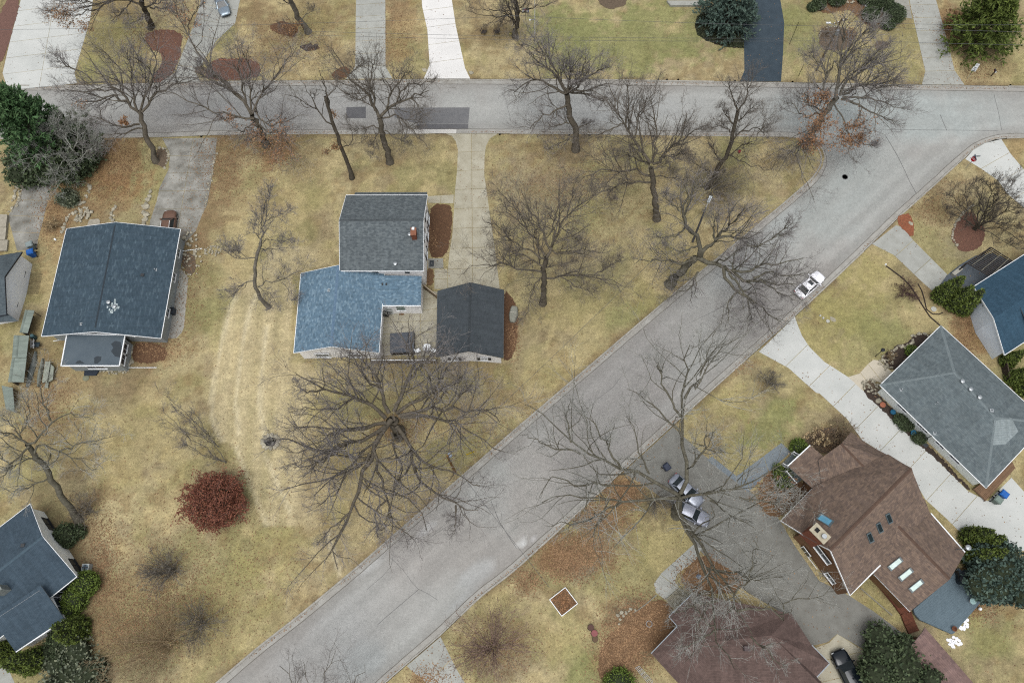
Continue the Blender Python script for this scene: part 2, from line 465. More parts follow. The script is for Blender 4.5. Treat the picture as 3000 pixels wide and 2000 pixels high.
BL = [  # px, py, rx, ry, colour, strength
    (1850, 110, 330, 110, GREEN, .85), (1700, 60, 160, 60, GREEN, .4), (2320, 120, 70, 100, GREEN, .7), (2560, 160, 120, 60, OLIVE, .5), (2900, 150, 130, 80, GREEN, .35),
    (2870, 190, 90, 70, BROWN, .6), (2250, 1260, 110, 90, GREEN, .8), (2150, 1200, 90, 80, OLIVE, .6), (2480, 860, 160, 130, OLIVE, .8), (2560, 1010, 130, 110, GREEN, .5),
    (2400, 960, 100, 100, OLIVE, .7), (1950, 1580, 160, 120, OLIVE, .5), (1720, 1960, 80, 60, GREEN, .7), (1600, 1850, 140, 90, STRAW, .35), (2900, 1850, 130, 110, GREEN, .5), (2830, 1780, 80, 60, OLIVE, .6),
    (330, 470, 110, 90, RUST, .75), (290, 560, 130, 70, RUST, .55), (230, 640, 120, 60, BROWN, .7), (150, 640, 70, 140, RUST, .5), (90, 560, 60, 60, BROWN, .6),
    (650, 480, 90, 130, BROWN, .8), (700, 560, 140, 90, BROWN, .5), (860, 480, 90, 60, BROWN, .5), (790, 440, 80, 60, RUST, .7), (600, 620, 60, 120, BROWN, .7),
    (560, 780, 60, 200, BROWN, .55), (600, 900, 90, 130, GREEN, .3), (470, 1030, 90, 60, RUST, .45), (440, 1010, 50, 30, DARK, .6), (330, 1120, 160, 60, BROWN, .55), (120, 1120, 90, 160, BROWN, .6),
    (150, 1290, 110, 120, BROWN, .4), (180, 1450, 110, 110, DARK, .5), (260, 1640, 70, 180, BROWN, .75), (310, 1800, 80, 180, BROWN, .6), (450, 1780, 200, 160, BROWN, .45), (560, 1840, 120, 110, DARK, .3), (510, 1690, 90, 70, DARK, .2),
    (420, 1980, 160, 60, GREY, .4), (700, 1800, 180, 150, OLIVE, .35), (820, 1650, 100, 90, OLIVE, .6), (620, 1390, 60, 80, DARK, .25), (520, 1300, 240, 110, OLIVE, .25),
    (400, 1300, 160, 110, STRAW, .4), (1150, 1250, 55, 40, RUST, .5), (1180, 1240, 60, 50, BROWN, .6), (1000, 1380, 160, 110, STRAW, .3), (960, 1180, 130, 60, OLIVE, .4),
    (1680, 445, 60, 40, DARK, .8), (1560, 560, 150, 110, GREY, .55), (1640, 500, 120, 90, BROWN, .4), (2080, 560, 130, 110, DARK, .5), (2040, 620, 70, 60, GREEN, .5), (2030, 600, 110, 80, BROWN, .5), (2160, 430, 60, 50, GREEN, .45), (1850, 440, 90, 50, GREEN, .3),
    (1920, 640, 40, 30, BROWN, .7), (1700, 780, 160, 80, GREY, .3), (1600, 890, 50, 30, DARK, .5), (1700, 900, 120, 90, STRAW, .35), (1860, 870, 60, 50, OLIVE, .6), (1830, 930, 60, 50, GREEN, .5), (1650, 1080, 130, 90, STRAW, .3),
    (1620, 660, 90, 50, STRAW, .4), (1420, 560, 60, 100, BROWN, .35), (1180, 440, 150, 50, STRAW, .35), (1150, 470, 50, 30, BROWN, .5), (1030, 520, 40, 25, BROWN, .7), (920, 570, 80, 70, STRAW, .2),
    (1170, 90, 60, 120, RUST, .45), (1120, 140, 30, 110, BROWN, .5), (850, 60, 150, 70, BROWN, .6), (800, 150, 150, 70, BROWN, .45), (900, 60, 60, 60, OLIVE, .4), (1430, 40, 90, 70, BROWN, .5), (1430, 110, 90, 30, BROWN, .6), (1340, 200, 60, 50, STRAW, .4), (1010, 200, 40, 40, DARK, .5),
    (330, 120, 110, 130, OLIVE, .7), (330, 210, 100, 50, GREEN, .5), (660, 110, 40, 40, GREEN, .5), (760, 50, 60, 70, BROWN, .6), (380, 20, 160, 40, BROWN, .7), (20, 100, 40, 100, BROWN, .8), (40, 30, 40, 40, DARK, .5),
    (1690, 1620, 120, 70, BROWN, .95), (1640, 1640, 60, 50, RUST, .6), (1820, 1440, 60, 50, RUST, .8), (1760, 1520, 90, 40, BROWN, .9), (1800, 1590, 60, 40, GREY, .4), (1550, 1700, 60, 50, BROWN, .7), (1700, 1680, 40, 40, GREY, .6),
    (1830, 1880, 90, 110, BROWN, .95), (1800, 1950, 70, 90, RUST, .5), (1880, 1800, 80, 70, DARK, .8), (1930, 1850, 60, 90, DARK, .7), (2050, 1680, 70, 60, RUST, .8), (1920, 1470, 60, 70, DARK, .7), (1640, 1735, 40, 20, BROWN, .5),
    (1440, 1890, 120, 100, BROWN, .6), (1250, 1990, 60, 30, RUST, .6), (1500, 1960, 110, 50, GREY, .4), (1470, 1770, 90, 50, OLIVE, .3),
    (2700, 840, 70, 40, BROWN, .6), (2770, 620, 70, 60, BROWN, .55), (2790, 720, 60, 60, GREY, .5), (2660, 800, 50, 50, DARK, .6), (2830, 950, 60, 130, RUST, .75), (2800, 900, 40, 60, DARK, .5), (2780, 540, 70, 40, BROWN, .4), (2980, 720, 50, 40, BROWN, .5), (2980, 440, 40, 40, RUST, .5),
    (2440, 1280, 90, 50, DARK, .8), (2280, 1440, 70, 50, DARK, .85), (2270, 1400, 60, 40, BROWN, .7), (2245, 1120, 50, 40, DARK, .5), (2800, 1700, 60, 50, RUST, .8), (2870, 1760, 60, 40, RUST, .7), (2560, 1790, 70, 40, OLIVE, .5), (2700, 1870, 50, 60, GREY, .6), (2760, 1960, 60, 70, DARK, .5), (2960, 1780, 40, 40, RUST, .6), (2960, 1950, 50, 40, DARK, .4),
    (2560, 20, 120, 30, RUST, .5), (2600, 45, 60, 40, GREY, .7), (2780, 70, 50, 60, RUST, .8), (2990, 60, 30, 60, BROWN, .6), (2560, 75, 60, 25, STRAW, .4), (2100, 350, 20, 20, GREEN, .2), (2430, 200, 120, 30, STRAW, .4),
]
for (bxp, byp, rx, ry, colr, st) in BL:
    d = ((PX - bxp) / rx) ** 2 + ((PY - byp) / ry) ** 2
    f = np.clip((1.15 - d + (n2 - .5) * 2.6 + (n4 - .5) * 2.0) * 1.3, 0, 1) * st * .85
    c = lerp(c, np.tile(colr, (len(X), 1)), f)
MOW = [(800, 725), (985, 725), (985, 770), (860, 800), (850, 1060), (1000, 1080), (900, 1200), (880, 1400), (960, 1560), (1000, 1700), (960, 1650), (880, 1540), (780, 1540), (740, 1440), (690, 1310), (650, 1290), (625, 1250), (620, 1170), (640, 1050), (665, 930), (720, 830)]
mw = inpoly(PX, PY, MOW).astype(float) * (0.78 + 0.22 * np.sin((PX + 0.08 * PY) / 9.0)) * (0.75 + 0.7 * (n2 - .3))
mw *= np.clip((1000 - PX + (n2 - .5) * 120) / 140, 0, 1) * np.clip((1560 - PY + (n2 - .5) * 60) / 40, 0.25, 1)
c = lerp(c, np.tile(L3(196, 182, 144), (len(X), 1)), np.clip(mw, 0, .9))
for edge in ([(650, 1292), (632, 1262), (622, 1230), (620, 1170), (628, 1110), (640, 1050), (655, 980), (668, 920), (690, 870)], [(700, 1270), (690, 1180), (700, 1080), (715, 980), (735, 900), (760, 850)], [(775, 1280), (760, 1180), (770, 1060), (780, 960)], [(690, 1310), (740, 1440), (780, 1535)], [(775, 1330), (850, 1500)], [(960, 1560), (1000, 1700)]):
    d, _, _ = nearest(PX, PY, edge)
    c = lerp(c, np.tile(L3(214, 203, 170), (len(X), 1)), np.clip(1.45 - d / 6.5, 0, 1) * .6 * np.clip(n2 * 2.2, .15, 1))
# brown verge where leaves gather against the kerbs
vg = np.clip(1 - bd / 0.9, 0, 1) * sm(fbm(X, Y, 3.0, 40, 3), .42, .6)
c = lerp(c, np.tile(L3(112, 94, 70), (len(X), 1)), vg * .8)
c *= (0.86 + 0.24 * n4)[:, None]

def grid_faces(h, w):
    i = np.arange(h * w).reshape(h, w)
    return np.stack([i[:-1, :-1], i[:-1, 1:], i[1:, 1:], i[1:, :-1]], -1).reshape(-1, 4)
def np_mesh(name, V, Q, mat, col=None, smooth=False, attr=None):
    """quads (n,4) or tris (n,3) from numpy"""
    V = np.asarray(V, np.float32); Q = np.asarray(Q, np.int32)
    me = bpy.data.meshes.new(name)
    me.vertices.add(len(V)); me.vertices.foreach_set('co', V.ravel())
    k = Q.shape[1]
    me.loops.add(Q.size); me.loops.foreach_set('vertex_index', Q.ravel())
    me.polygons.add(len(Q)); me.polygons.foreach_set('loop_start', np.arange(0, Q.size, k, dtype=np.int32))
    me.update(calc_edges=True)
    for m in (mat if isinstance(mat, (list, tuple)) else [mat]): me.materials.append(m)
    if col is not None:
        a = me.color_attributes.new('Col', 'FLOAT_COLOR', 'POINT')
        a.data.foreach_set('color', np.concatenate([col, np.ones((len(col), 1))], 1).astype(np.float32).ravel())
    if attr is not None:
        a = me.attributes.new('tone', 'FLOAT', 'POINT'); a.data.foreach_set('value', attr.astype(np.float32))
    if smooth: me.polygons.foreach_set('use_smooth', np.ones(len(Q), bool))
    me.update()
    return me
def vcol_mat(name, grain, gs1, gs2, rough, bmp, fleck=False):
    m, nt, b = base_mat(name, rough, 0.2)
    a = nt.nodes.new("ShaderNodeAttribute"); a.attribute_name = "Col"
    f1 = noise(nt, gs1, 4, rough=.75); f2 = noise(nt, gs2, 3, rough=.7)
    col = mix(nt, 1.0, a.outputs['Color'], ramp(nt, f1, [(0.28, g(1 - grain)), (0.72, g(1 + grain))]), 'MULTIPLY')
    col = mix(nt, 1.0, col, ramp(nt, f2, [(0.28, g(1 - grain * .9)), (0.72, g(1 + grain * .9))]), 'MULTIPLY')
    if fleck:
        f3 = noise(nt, 4.2, 3, rough=.8)
        col = mix(nt, ramp(nt, f3, [(0.57, g(0)), (0.70, g(.4))]), col, C(116, 98, 74))
        f4 = noise(nt, 5.3, 2, rough=.7)
        col = mix(nt, ramp(nt, f4, [(0.60, g(0)), (0.72, g(.32))]), col, C(206, 194, 158))
    nt.links.new(col, b.inputs['Base Color'])
    bump(nt, b, f1, bmp, 0.8)
    return m
M_ground = vcol_mat('dormant_grass', 0.25, 3.6, 1.15, 0.95, 0.08, True)
V = np.stack([X, Y, Z], 1)
ground = link('ground', np_mesh('ground', V, grid_faces(*gs), M_ground, c))
tag(ground, kind='structure')

# ------------------------------------------------------------------ street surface
rx_ = np.arange(-104, 96.1, 0.6); ry_ = np.arange(-16, 100.1, 0.6)
RX, RY = np.meshgrid(rx_, ry_); rs = RX.shape
RX, RY = RX.ravel(), RY.ravel()
rin = inpoly(RX, RY, road_poly)
rd = np.minimum(np.minimum(nearest(RX, RY, kN)[0], nearest(RX, RY, kW)[0]), nearest(RX, RY, kE)[0])
RP, RQ = to_px(RX, RY)
keepv = rin
rc = np.tile(L3(166, 167, 163), (len(RX), 1))
m1 = fbm(RX, RY, 10, 31, 4); m2 = fbm(RX, RY, 2.5, 33, 4)
ax_, ay_ = np.cos(R(40)), np.sin(R(40))
al = RX * ax_ + RY * ay_; ac = -RX * ay_ + RY * ax_
str_d = fbm(al / 9.0, ac, 1.3, 35, 3); str_h = fbm(RX / 9.0, RY, 1.3, 36, 3)
isd = (RQ > 420).astype(float)
strk = str_d * isd + str_h * (1 - isd)
rc = lerp(rc, np.tile(L3(157, 153, 148), (len(RX), 1)), sm(m1, .4, .65) * .7)
rc *= (0.84 + 0.32 * strk)[:, None] * (0.95 + .1 * m2)[:, None]
RB = [(2600, 330, 380, 90, (166, 174, 172), .8), (2450, 560, 220, 130, (164, 170, 167), .7), (2200, 700, 160, 130, (158, 162, 161), .5), (700, 320, 300, 50, (146, 146, 145), .6), (1000, 300, 300, 60, (150, 149, 147), .5), (1800, 320, 300, 50, (160, 163, 163), .4),
      (1770, 1150, 260, 200, (146, 142, 139), .7), (1950, 980, 150, 120, (148, 145, 142), .6), (1150, 1750, 220, 130, (166, 164, 160), .6), (950, 1900, 220, 110, (160, 162, 161), .5),
      (1080, 1660, 60, 20, (205, 207, 205), .9), (1250, 1550, 40, 14, (190, 191, 190), .6), (1400, 1680, 70, 30, (186, 190, 190), .6), (1530, 1590, 14, 14, (225, 227, 225), 1), (1560, 1575, 10, 10, (205, 205, 205), .8), (1350, 1760, 60, 16, (182, 186, 186), .6), (2310, 625, 35, 20, (190, 196, 194), .5), (2270, 650, 40, 16, (186, 194, 192), .5), (2330, 960, 60, 40, (200, 200, 197), .5), (1060, 1940, 80, 60, (150, 156, 156), .5), (1270, 1900, 70, 30, (178, 184, 184), .4), (1165, 1785, 7, 7, (100, 98, 95), .8), (2170, 1075, 50, 14, (118, 108, 96), .7)]
for (a, b_, rx, ry, cc, st) in RB:
    th = R(-40) if b_ > 420 else 0
    dx, dy = RP - a, RQ - b_
    u = dx * math.cos(th) + dy * math.sin(th); v = -dx * math.sin(th) + dy * math.cos(th)
    f = np.clip(1.2 - (u / rx) ** 2 - (v / ry) ** 2 + (m2 - .5) * 1.2, 0, 1) * st
    rc = lerp(rc, np.tile(L3(*cc), (len(RX), 1)), f * (.55 + .6 * strk))
rc *= (1 + .035 * np.cos((rd - 2.6) * 3.1) * (rd < 6))[:, None]
rc *= (0.93 + .14 * fbm(RX, RY, 1.1, 61, 2))[:, None]
edge = np.clip(1 - (rd - .7) / 1.6, 0, 1) * (0.4 + m2)
rc = lerp(rc, np.tile(L3(132, 128, 122), (len(RX), 1)), np.clip(edge, 0, 1) * .45)
Q = grid_faces(*rs)
near_in = rin | (rd < 0.9)
Q = Q[near_in[Q].all(1)]
used = np.unique(Q); remap = np.zeros(len(RX), int); remap[used] = np.arange(len(used))
M_road = vcol_mat('worn_asphalt', 0.13, 7.0, 3.0, 0.9, 0.01)
road = link('street', np_mesh('street', np.stack([RX, RY, np.full_like(RX, -0.13)], 1)[used], remap[Q], M_road, rc[used]))
tag(road, kind='structure')

# ------------------------------------------------------------------ kerb and gutter, cast in sections
M_kerb = plain('kerb_concrete', C(176, 174, 166), C(150, 146, 138), 1.6, 0.9, grain=0.12, rnd=0.09)
M_kerbnew = plain('kerb_concrete_new', C(214, 212, 206), C(202, 200, 194), 1.6, 0.9, grain=0.05)
M_gutter = plain('gutter_concrete', C(172, 171, 165), C(152, 149, 142), 0.7, 0.9, grain=0.10, rnd=0.06)
OPEN = [(270, 245, 9), (520, 240, 7), (980, 235, 8), (1305, 232, 8), (2235, 240, 8), (2760, 249, 8), (1390, 391, 5.6), (585, 398, 7.5), (180, 405, 6), (2870, 425, 5), (2588, 682, 3.4), (2275, 978, 4.6), (1895, 1315, 6), (1240, 1905, 4.2)]
OPENW = [(G(a, b), r) for a, b, r in OPEN]
kerb_root = link('kerb', None); tag(kerb_root, kind='structure')
def resample(line, st):
    P = [Vector((p[0], p[1], 0)) for p in line]
    out = [P[0]]; acc = 0.0
    pts = []
    for i in range(len(P) - 1):
        d = (P[i + 1] - P[i]).length
        n = max(1, int(d / 0.75))
        for k in range(n): pts.append(P[i].lerp(P[i + 1], k / n))
    pts.append(P[-1])
    # smooth corners
    for _ in range(3):
        pts = [pts[0]] + [(pts[i - 1] + pts[i] * 2 + pts[i + 1]) / 4 for i in range(1, len(pts) - 1)] + [pts[-1]]
    return pts
def kerb(line, side):
    pts = resample(line, .75)
    n = len(pts)
    i = 0
    while i < n - 1:
        j = min(i + 5, n - 1)
        seg = pts[i:j + 1]
        mid = seg[len(seg) // 2]
        if -100 < mid.x < 90 and -14 < mid.y < 112:
            low = any((mid - w).length < r for w, r in OPENW)
            h = 0.0 if low else 0.045
            prof = [(-0.06, -0.05), (-0.05, h), (0.15, h), (0.22, -0.105), (0.80, -0.118), (0.80, -0.2)]
            V, F, mi = [], [], []
            for k, p in enumerate(seg):
                kk = i + k
                t = (pts[min(kk + 1, n - 1)] - pts[max(kk - 1, 0)]).normalized()
                nr = Vector((-t.y, t.x, 0)) * side
                q = p + t * (0.006 if k == 0 else (-0.006 if k == len(seg) - 1 else 0))
                for d, z in prof: V.append(q + nr * d + Vector((0, 0, z)))
            m = len(prof)
            for k in range(len(seg) - 1):
                for l in range(m - 1):
                    f = (k * m + l, (k + 1) * m + l, (k + 1) * m + l + 1, k * m + l + 1)
                    F.append(f if side < 0 else f[::-1]); mi.append(1 if l >= 3 else 0)
            pxm = to_px(np.array([mid.x]), np.array([mid.y]))
            new = (1220 < pxm[0][0] < 1375 and pxm[1][0] < 400 and pxm[1][0] > 360)
            o = link('kerb_section', new_mesh('kerb_section', V, F, [M_kerbnew if new else M_kerb, M_kerbnew if new else M_gutter], midx=mi), kerb_root)
        i = j
kerb(kN, -1); kerb(kW, 1); kerb(kE, 1)

# ------------------------------------------------------------------ street patches, manhole, cracks
M_patch = plain('asphalt_patch', C(112, 113, 115), C(122, 122, 123), 1.2, 0.9, grain=.06)
M_patch2 = plain('asphalt_patch_dark', C(98, 98, 100), C(108, 108, 110), 1.2, 0.9, grain=.06)
for pl, mm in ((tB(692, 822, 842, 818, 840, 906, 690, 906), M_patch2), (tB(1060, 826, 1636, 824, 1626, 948, 1235, 948, 1060, 900), M_patch), (tB(1235, 950, 1626, 950, 1624, 988, 1233, 990), M_patch2)):
    sheet_obj('asphalt_patch', W(pl, -0.124), mm, road)
M_tar = plain('crack_sealant', C(104, 104, 103), C(88, 88, 88), 4, 0.7)
def ribbon(name, pts, w, z, mat, parent):
    P = W(pts, z); V, F = [], []
    for i, p in enumerate(P):
        t = (P[min(i + 1, len(P) - 1)] - P[max(i - 1, 0)]).normalized(); nr = Vector((-t.y, t.x, 0)) * w / 2
        V += [p + nr, p - nr]
    F = [(2 * i, 2 * i + 1, 2 * i + 3, 2 * i + 2) for i in range(len(P) - 1)]
    return link(name, new_mesh(name, V, F, mat), parent)
for ln, w in ((tD(1450, 880, 1470, 930, 1500, 1000), .06), (tD(1030, 1040, 1085, 1130, 1120, 1190, 1170, 1290, 1215, 1390, 1265, 1480), .07), (tD(950, 990, 1300, 996, 1600, 998, 1890, 1002), .05), (tD(1860, 720, 1900, 880, 1920, 1000), .05), (tD(0, 832, 150, 835, 300, 832), .04), (tJ(1200, 640, 1240, 740, 1290, 820, 1330, 880), .06), (tD(640, 830, 760, 850), .04), (tJ(620, 1270, 700, 1200, 830, 1090), .05), (tG(1540, 640, 1700, 760, 1760, 900), .04)):
    ribbon('crack', ln, w, -0.1245, M_tar, road)
def seam(line, side, off, w, z, mat, name):
    pts = resample(line, .75); V, F = [], []
    for i in range(1, len(pts) - 1):
        if not (-100 < pts[i].x < 90 and -14 < pts[i].y < 112): continue
        t = (pts[i + 1] - pts[i - 1]).normalized(); nr = Vector((-t.y, t.x, 0)) * side
        j = .015 * math.sin(i * 1.7) + random.gauss(0, .012)
        V += [pts[i] + nr * (off + j) + UPV * z, pts[i] + nr * (off + w + j) + UPV * z]
    F = [(2 * i, 2 * i + 1, 2 * i + 3, 2 * i + 2) for i in range(len(V) // 2 - 1)]
    return link(name, new_mesh(name, V, F, mat), road)
UPV = Vector((0, 0, 1))
M_seam = plain('gutter_seam', C(96, 92, 86), C(118, 114, 106), 1.1, .95)
for ln, sd in ((kN, -1), (kW, 1), (kE, 1)): seam(ln, sd, .80, .07, -0.112, M_seam, 'gutter_seam')
rgc = np.random.default_rng(8)
for k in range(16):   # wandering hairline cracks, across and along the lanes
    if k < 6: a = (rgc.uniform(300, 2900), 262 + rgc.uniform(0, 20)); st_ = (rgc.uniform(-12, 12), rgc.uniform(14, 20))
    elif k < 11: t = rgc.random(); a = (2250 - 1350 * t, 720 + 1110 * t); st_ = (rgc.uniform(16, 26), rgc.uniform(12, 24))
    else: t = rgc.random(); a = (2250 - 1350 * t, 760 + 1110 * t); st_ = (rgc.uniform(20, 30), -rgc.uniform(17, 25))
    pts_ = [a]
    for i in range(int(rgc.integers(4, 8))): pts_.append((pts_[-1][0] + st_[0] + rgc.normal() * 6, pts_[-1][1] + st_[1] + rgc.normal() * 5))
    wp = xy(pts_); okc = inpoly(np.array([p[0] for p in wp]), np.array([p[1] for p in wp]), road_poly)
    pts_ = [p for p, o_ in zip(pts_, okc) if o_]
    if len(pts_) > 2: ribbon('crack', pts_, .035, -0.1242, M_tar, road)
M_iron = plain('cast_iron', C(92, 92, 92), C(70, 70, 70), 8, 0.6, bmp=.01)
T = Thing('manhole', 'round grey iron manhole cover in the street at the junction', 'manhole', G(*tD(720, 1355)[0], -0.126))
p = T.L
MB().lathe(p, [(0.42, 0), (0.42, 0.012), (0.36, 0.014)], 24).to(T, 'ring', M_iron)
MB().lathe(p, [(0.34, 0), (0.34, 0.014)], 24).to(T, 'cover', plain('cast_iron_dark', C(84, 84, 84), C(66, 66, 66), 14, .6, bmp=.02))

# ------------------------------------------------------------------ drives, walks, patios: cast slabs
def clip(poly, p0, n):
    """keep the part of a polygon (list of Vectors) with (p-p0).n >= 0"""
    out = []
    for i in range(len(poly)):
        a, b = poly[i], poly[(i + 1) % len(poly)]
        da, db = (a - p0).dot(n), (b - p0).dot(n)
        if da >= 0: out.append(a)
        if (da >= 0) != (db >= 0): out.append(a.lerp(b, da / (da - db)))
    return out
M_joint = plain('joint_soil', C(96, 92, 82), C(78, 74, 66), 2, .95)
def drive(name, pts, axis_px, n, mat, z=0.02, label=None, split=None, gap=0.055, side_px=None):
    """paved area cut into n rows along axis_px (two pixel points), optionally split lengthways"""
    P = W(pts, z)
    root = link(name, None, None, G(*pts[0], 0)); tag(root, kind='structure')
    if label: root['label'] = label
    a, b = W(axis_px, z); d = (b - a); Ln = d.length; d.normalize()
    if n > 1: sheet_obj('joint_bed', [p - root.location - Vector((0, 0, .03)) for p in P], M_joint, root)
    cells = []
    for i in range(n):
        s0 = -1e3 if i == 0 else Ln * i / n + gap / 2; s1 = 1e3 if i == n - 1 else Ln * (i + 1) / n - gap / 2
        q = clip(clip(P, a + d * s0, d), a + d * s1, -d)
        if len(q) < 3: continue
        if side_px:
            u, v = W(side_px, z); e = (v - u).normalized(); nr = Vector((-e.y, e.x, 0))
            cells += [clip(q, u + nr * gap / 2, nr), clip(q, u - nr * gap / 2, -nr)]
        else: cells.append(q)
    for q in cells:
        if len(q) < 3: continue
        dz = random.uniform(-.004, .004)
        q = [p + Vector((0, 0, dz)) - root.location for p in q]
        sheet_obj('slab', q, mat, root, 0.12)
    return root
M_conc = plain('concrete', C(176, 178, 172), C(160, 161, 154), 0.9, 0.9, grain=.06, rnd=.05)
M_conc_old = plain('concrete_old', C(166, 166, 158), C(138, 137, 128), 0.8, 0.95, grain=.14, rnd=.06)
M_conc_warm = plain('concrete_warm', C(184, 180, 162), C(164, 158, 138), 0.8, 0.95, grain=.08, rnd=.06)
M_conc_white = plain('concrete_new', C(232, 231, 228), C(222, 221, 218), 0.5, 0.9, grain=.03, rnd=.015)
M_conc_pale = plain('concrete_pale', C(206, 208, 204), C(192, 195, 191), 0.35, 0.9, grain=.04, rnd=.03)
M_weath = plain('concrete_weathered', C(166, 165, 158), C(112, 110, 102), 0.55, 0.95, grain=.16, rnd=.05)
M_black = plain('sealed_asphalt', C(48, 62, 72), C(60, 74, 84), 0.8, 0.55, grain=.08)
M_grey = plain('asphalt_drive', C(136, 136, 130), C(120, 119, 113), 0.8, 0.95, grain=.07)
M_lime = plain('limestone_gravel', C(176, 174, 166), C(150, 147, 138), 2.6, 0.95, grain=.2)
drive('driveway', tA(175, -60, 720, -60, 690, 150, 570, 560, 590, 640, 60, 690, 20, 560, 75, 320), tA(400, -60, 330, 655), 6, M_conc_pale, side_px=tA(420, 0, 330, 500))
drive('driveway', tA(1560, -60, 1850, -60, 1800, 180, 1660, 310, 1500, 560, 1530, 625, 1225, 632, 1340, 560, 1400, 400, 1480, 200), tA(1700, -60, 1380, 630), 6, M_conc)
drive('driveway', tB(766, -60, 990, -60, 992, 510, 1045, 603, 690, 606, 760, 510), tB(880, -60, 870, 604), 7, M_conc)
drive('driveway', tB(1266, -60, 1490, -60, 1530, 200, 1600, 520, 1640, 603, 1285, 603, 1330, 500, 1312, 230, 1272, 50), tB(1370, -60, 1460, 604), 5, M_conc_white)
drive('driveway', tC(1925, -60, 2045, -60, 2085, 180, 2075, 420, 2060, 626, 1745, 624, 1780, 540, 1775, 250, 1745, 90), tC(1960, -60, 1920, 625), 1, M_black)
drive('driveway', tD(1205, -60, 1400, -60, 1500, 300, 1560, 540, 1635, 650, 1310, 648, 1335, 545, 1280, 300, 1225, 60), tD(1300, -60, 1470, 650), 7, M_conc)
drive('driveway', tD(1642, 1218, 1700, 1152, 1790, 1098, 1918, 1066, 1990, 1180, 2100, 1310, 2300, 1560, 2150, 1640, 1960, 1480, 1890, 1380, 1760, 1290), tD(1750, 1120, 2200, 1600), 4, M_conc_pale)
D5 = tB(1452, 1024, 1500, 1042, 1530, 1082, 1546, 1150, 1540, 1300, 1522, 1480) + tF(1515, 310, 1505, 480, 1480, 640, 1470, 750, 1470, 890, 1500, 920, 1866, 900, 1860, 850, 1830, 600, 1800, 400, 1772, 200) + tB(1748, 1340, 1750, 1200, 1760, 1120, 1790, 1062, 1850, 1024)
drive('driveway', D5, [tB(1650, 1024)[0], tF(1660, 905)[0]], 8, M_conc_warm, side_px=[tB(1650, 1024)[0], tF(1660, 905)[0]])
drive('walkway', tF(1316, 196, 1514, 184, 1512, 250, 1318, 246), tF(1316, 220, 1514, 220), 2, M_conc_warm)
drive('walkway', tF(1318, 672, 1433, 672, 1435, 746, 1318, 746), tF(1318, 700, 1430, 700), 1, M_conc_old)
drive('walkway', tF(1366, 752, 1466, 752, 1466, 905, 1366, 905), tF(1410, 752, 1410, 905), 2, M_conc_warm)
drive('patio', tF(945, 1030, 1270, 1030, 1275, 905, 1390, 930, 1390, 1415, 940, 1415), tF(1150, 905, 1150, 1415), 6, M_conc_warm, side_px=tF(1262, 905, 1255, 1415))
drive('driveway', tA(1245, 1062, 1660, 1055, 1650, 1180, 1625, 1350, 1585, 1568) + tE(1550, 200, 1500, 330, 1400, 440, 1320, 470, 1140, 320, 1150, 250, 1200, 100, 1222, 0) + tA(1290, 1300, 1302, 1180), [tA(1450, 1060)[0], tE(1300, 450)[0]], 6, M_weath, side_px=[tA(1480, 1060)[0], tE(1340, 450)[0]])
drive('driveway', tA(330, 1065, 600, 1065, 470, 1250, 400, 1360) + tE(390, 0, 330, 250, 290, 400, 280, 470, 130, 480, 60, 220, 120, 120, 180, 0) + tA(200, 1380), [tA(450, 1065)[0], tE(190, 470)[0]], 7, M_weath)
drive('driveway', tH(928, 430, 1110, 288, 1160, 302, 1250, 410, 1450, 610, 1502, 662, 1415, 812, 1300, 710, 1185, 600, 1095, 515), tH(1010, 350, 1460, 740), 3, M_conc)
DR = tH(60, 1255, 200, 1120, 335, 985, 362, 1060, 390, 1130, 450, 1220, 560, 1330, 740, 1445, 860, 1550) + tL(650, 150, 820, 310, 940, 420, 1110, 590, 1210, 640, 1330, 520, 1420, 620, 1600, 800, 1420, 900, 1100, 830, 1000, 730, 890, 630, 850, 560, 820, 470, 700, 410, 570, 330, 490, 220, 350, 90) + tH(500, 1568, 400, 1480, 290, 1380, 180, 1320)
drive('driveway', DR, [tH(190, 1120)[0], tL(1250, 780)[0]], 9, M_conc_pale)
drive('walkway', tH(745, 1447, 830, 1422, 900, 1345, 940, 1316, 980, 1322, 1082, 1412, 1010, 1500, 955, 1475, 850, 1548), tH(790, 1500, 1020, 1360), 3, plain('concrete_tan', C(206, 198, 180), C(190, 182, 164), .7, .9, grain=.05, rnd=.04))
DG = [(1972, 1250), (2065, 1335), (2130, 1378), (2200, 1440), (2270, 1500), (2330, 1600), (2400, 1700), (2490, 1745), (2560, 1790), (2640, 1850), (2640, 1890), (2585, 1935), (2555, 1915), (2453, 1856), (2425, 1880), (2380, 1890), (2300, 1800), (2200, 1740), (2110, 1680), (2050, 1610), (2010, 1560), (1985, 1490), (1900, 1430), (1826, 1384)]
drive('driveway', DG, [(1900, 1310), (2600, 1900)], 1, M_grey)
drive('driveway', tL(300, 1400, 400, 1362, 442, 1318, 622, 1432, 560, 1490, 590, 1640, 300, 1640), tL(400, 1340, 500, 1640), 3, M_conc_warm)
drive('driveway', tJ(942, 1332, 962, 1372, 1020, 1490, 1110, 1640, 960, 1640, 790, 1500, 770, 1480), tJ(860, 1400, 1030, 1600), 2, M_conc)
drive('walkway', [(2289, 1297), (2317, 1323), (2250, 1385), (2192, 1442), (2150, 1406), (2072, 1348), (2086, 1336), (2158, 1394)], [(2300, 1310), (2100, 1350)], 3, plain('bluestone_gravel', C(132, 142, 148), C(116, 124, 130), 3.2, .95, grain=.12))
drive('walkway', tK(925, 862, 968, 880, 940, 940, 842, 1012, 832, 1050, 852, 1080, 782, 1142, 735, 1106, 725, 1060, 762, 1008), tK(940, 870, 770, 1120), 4, M_conc)
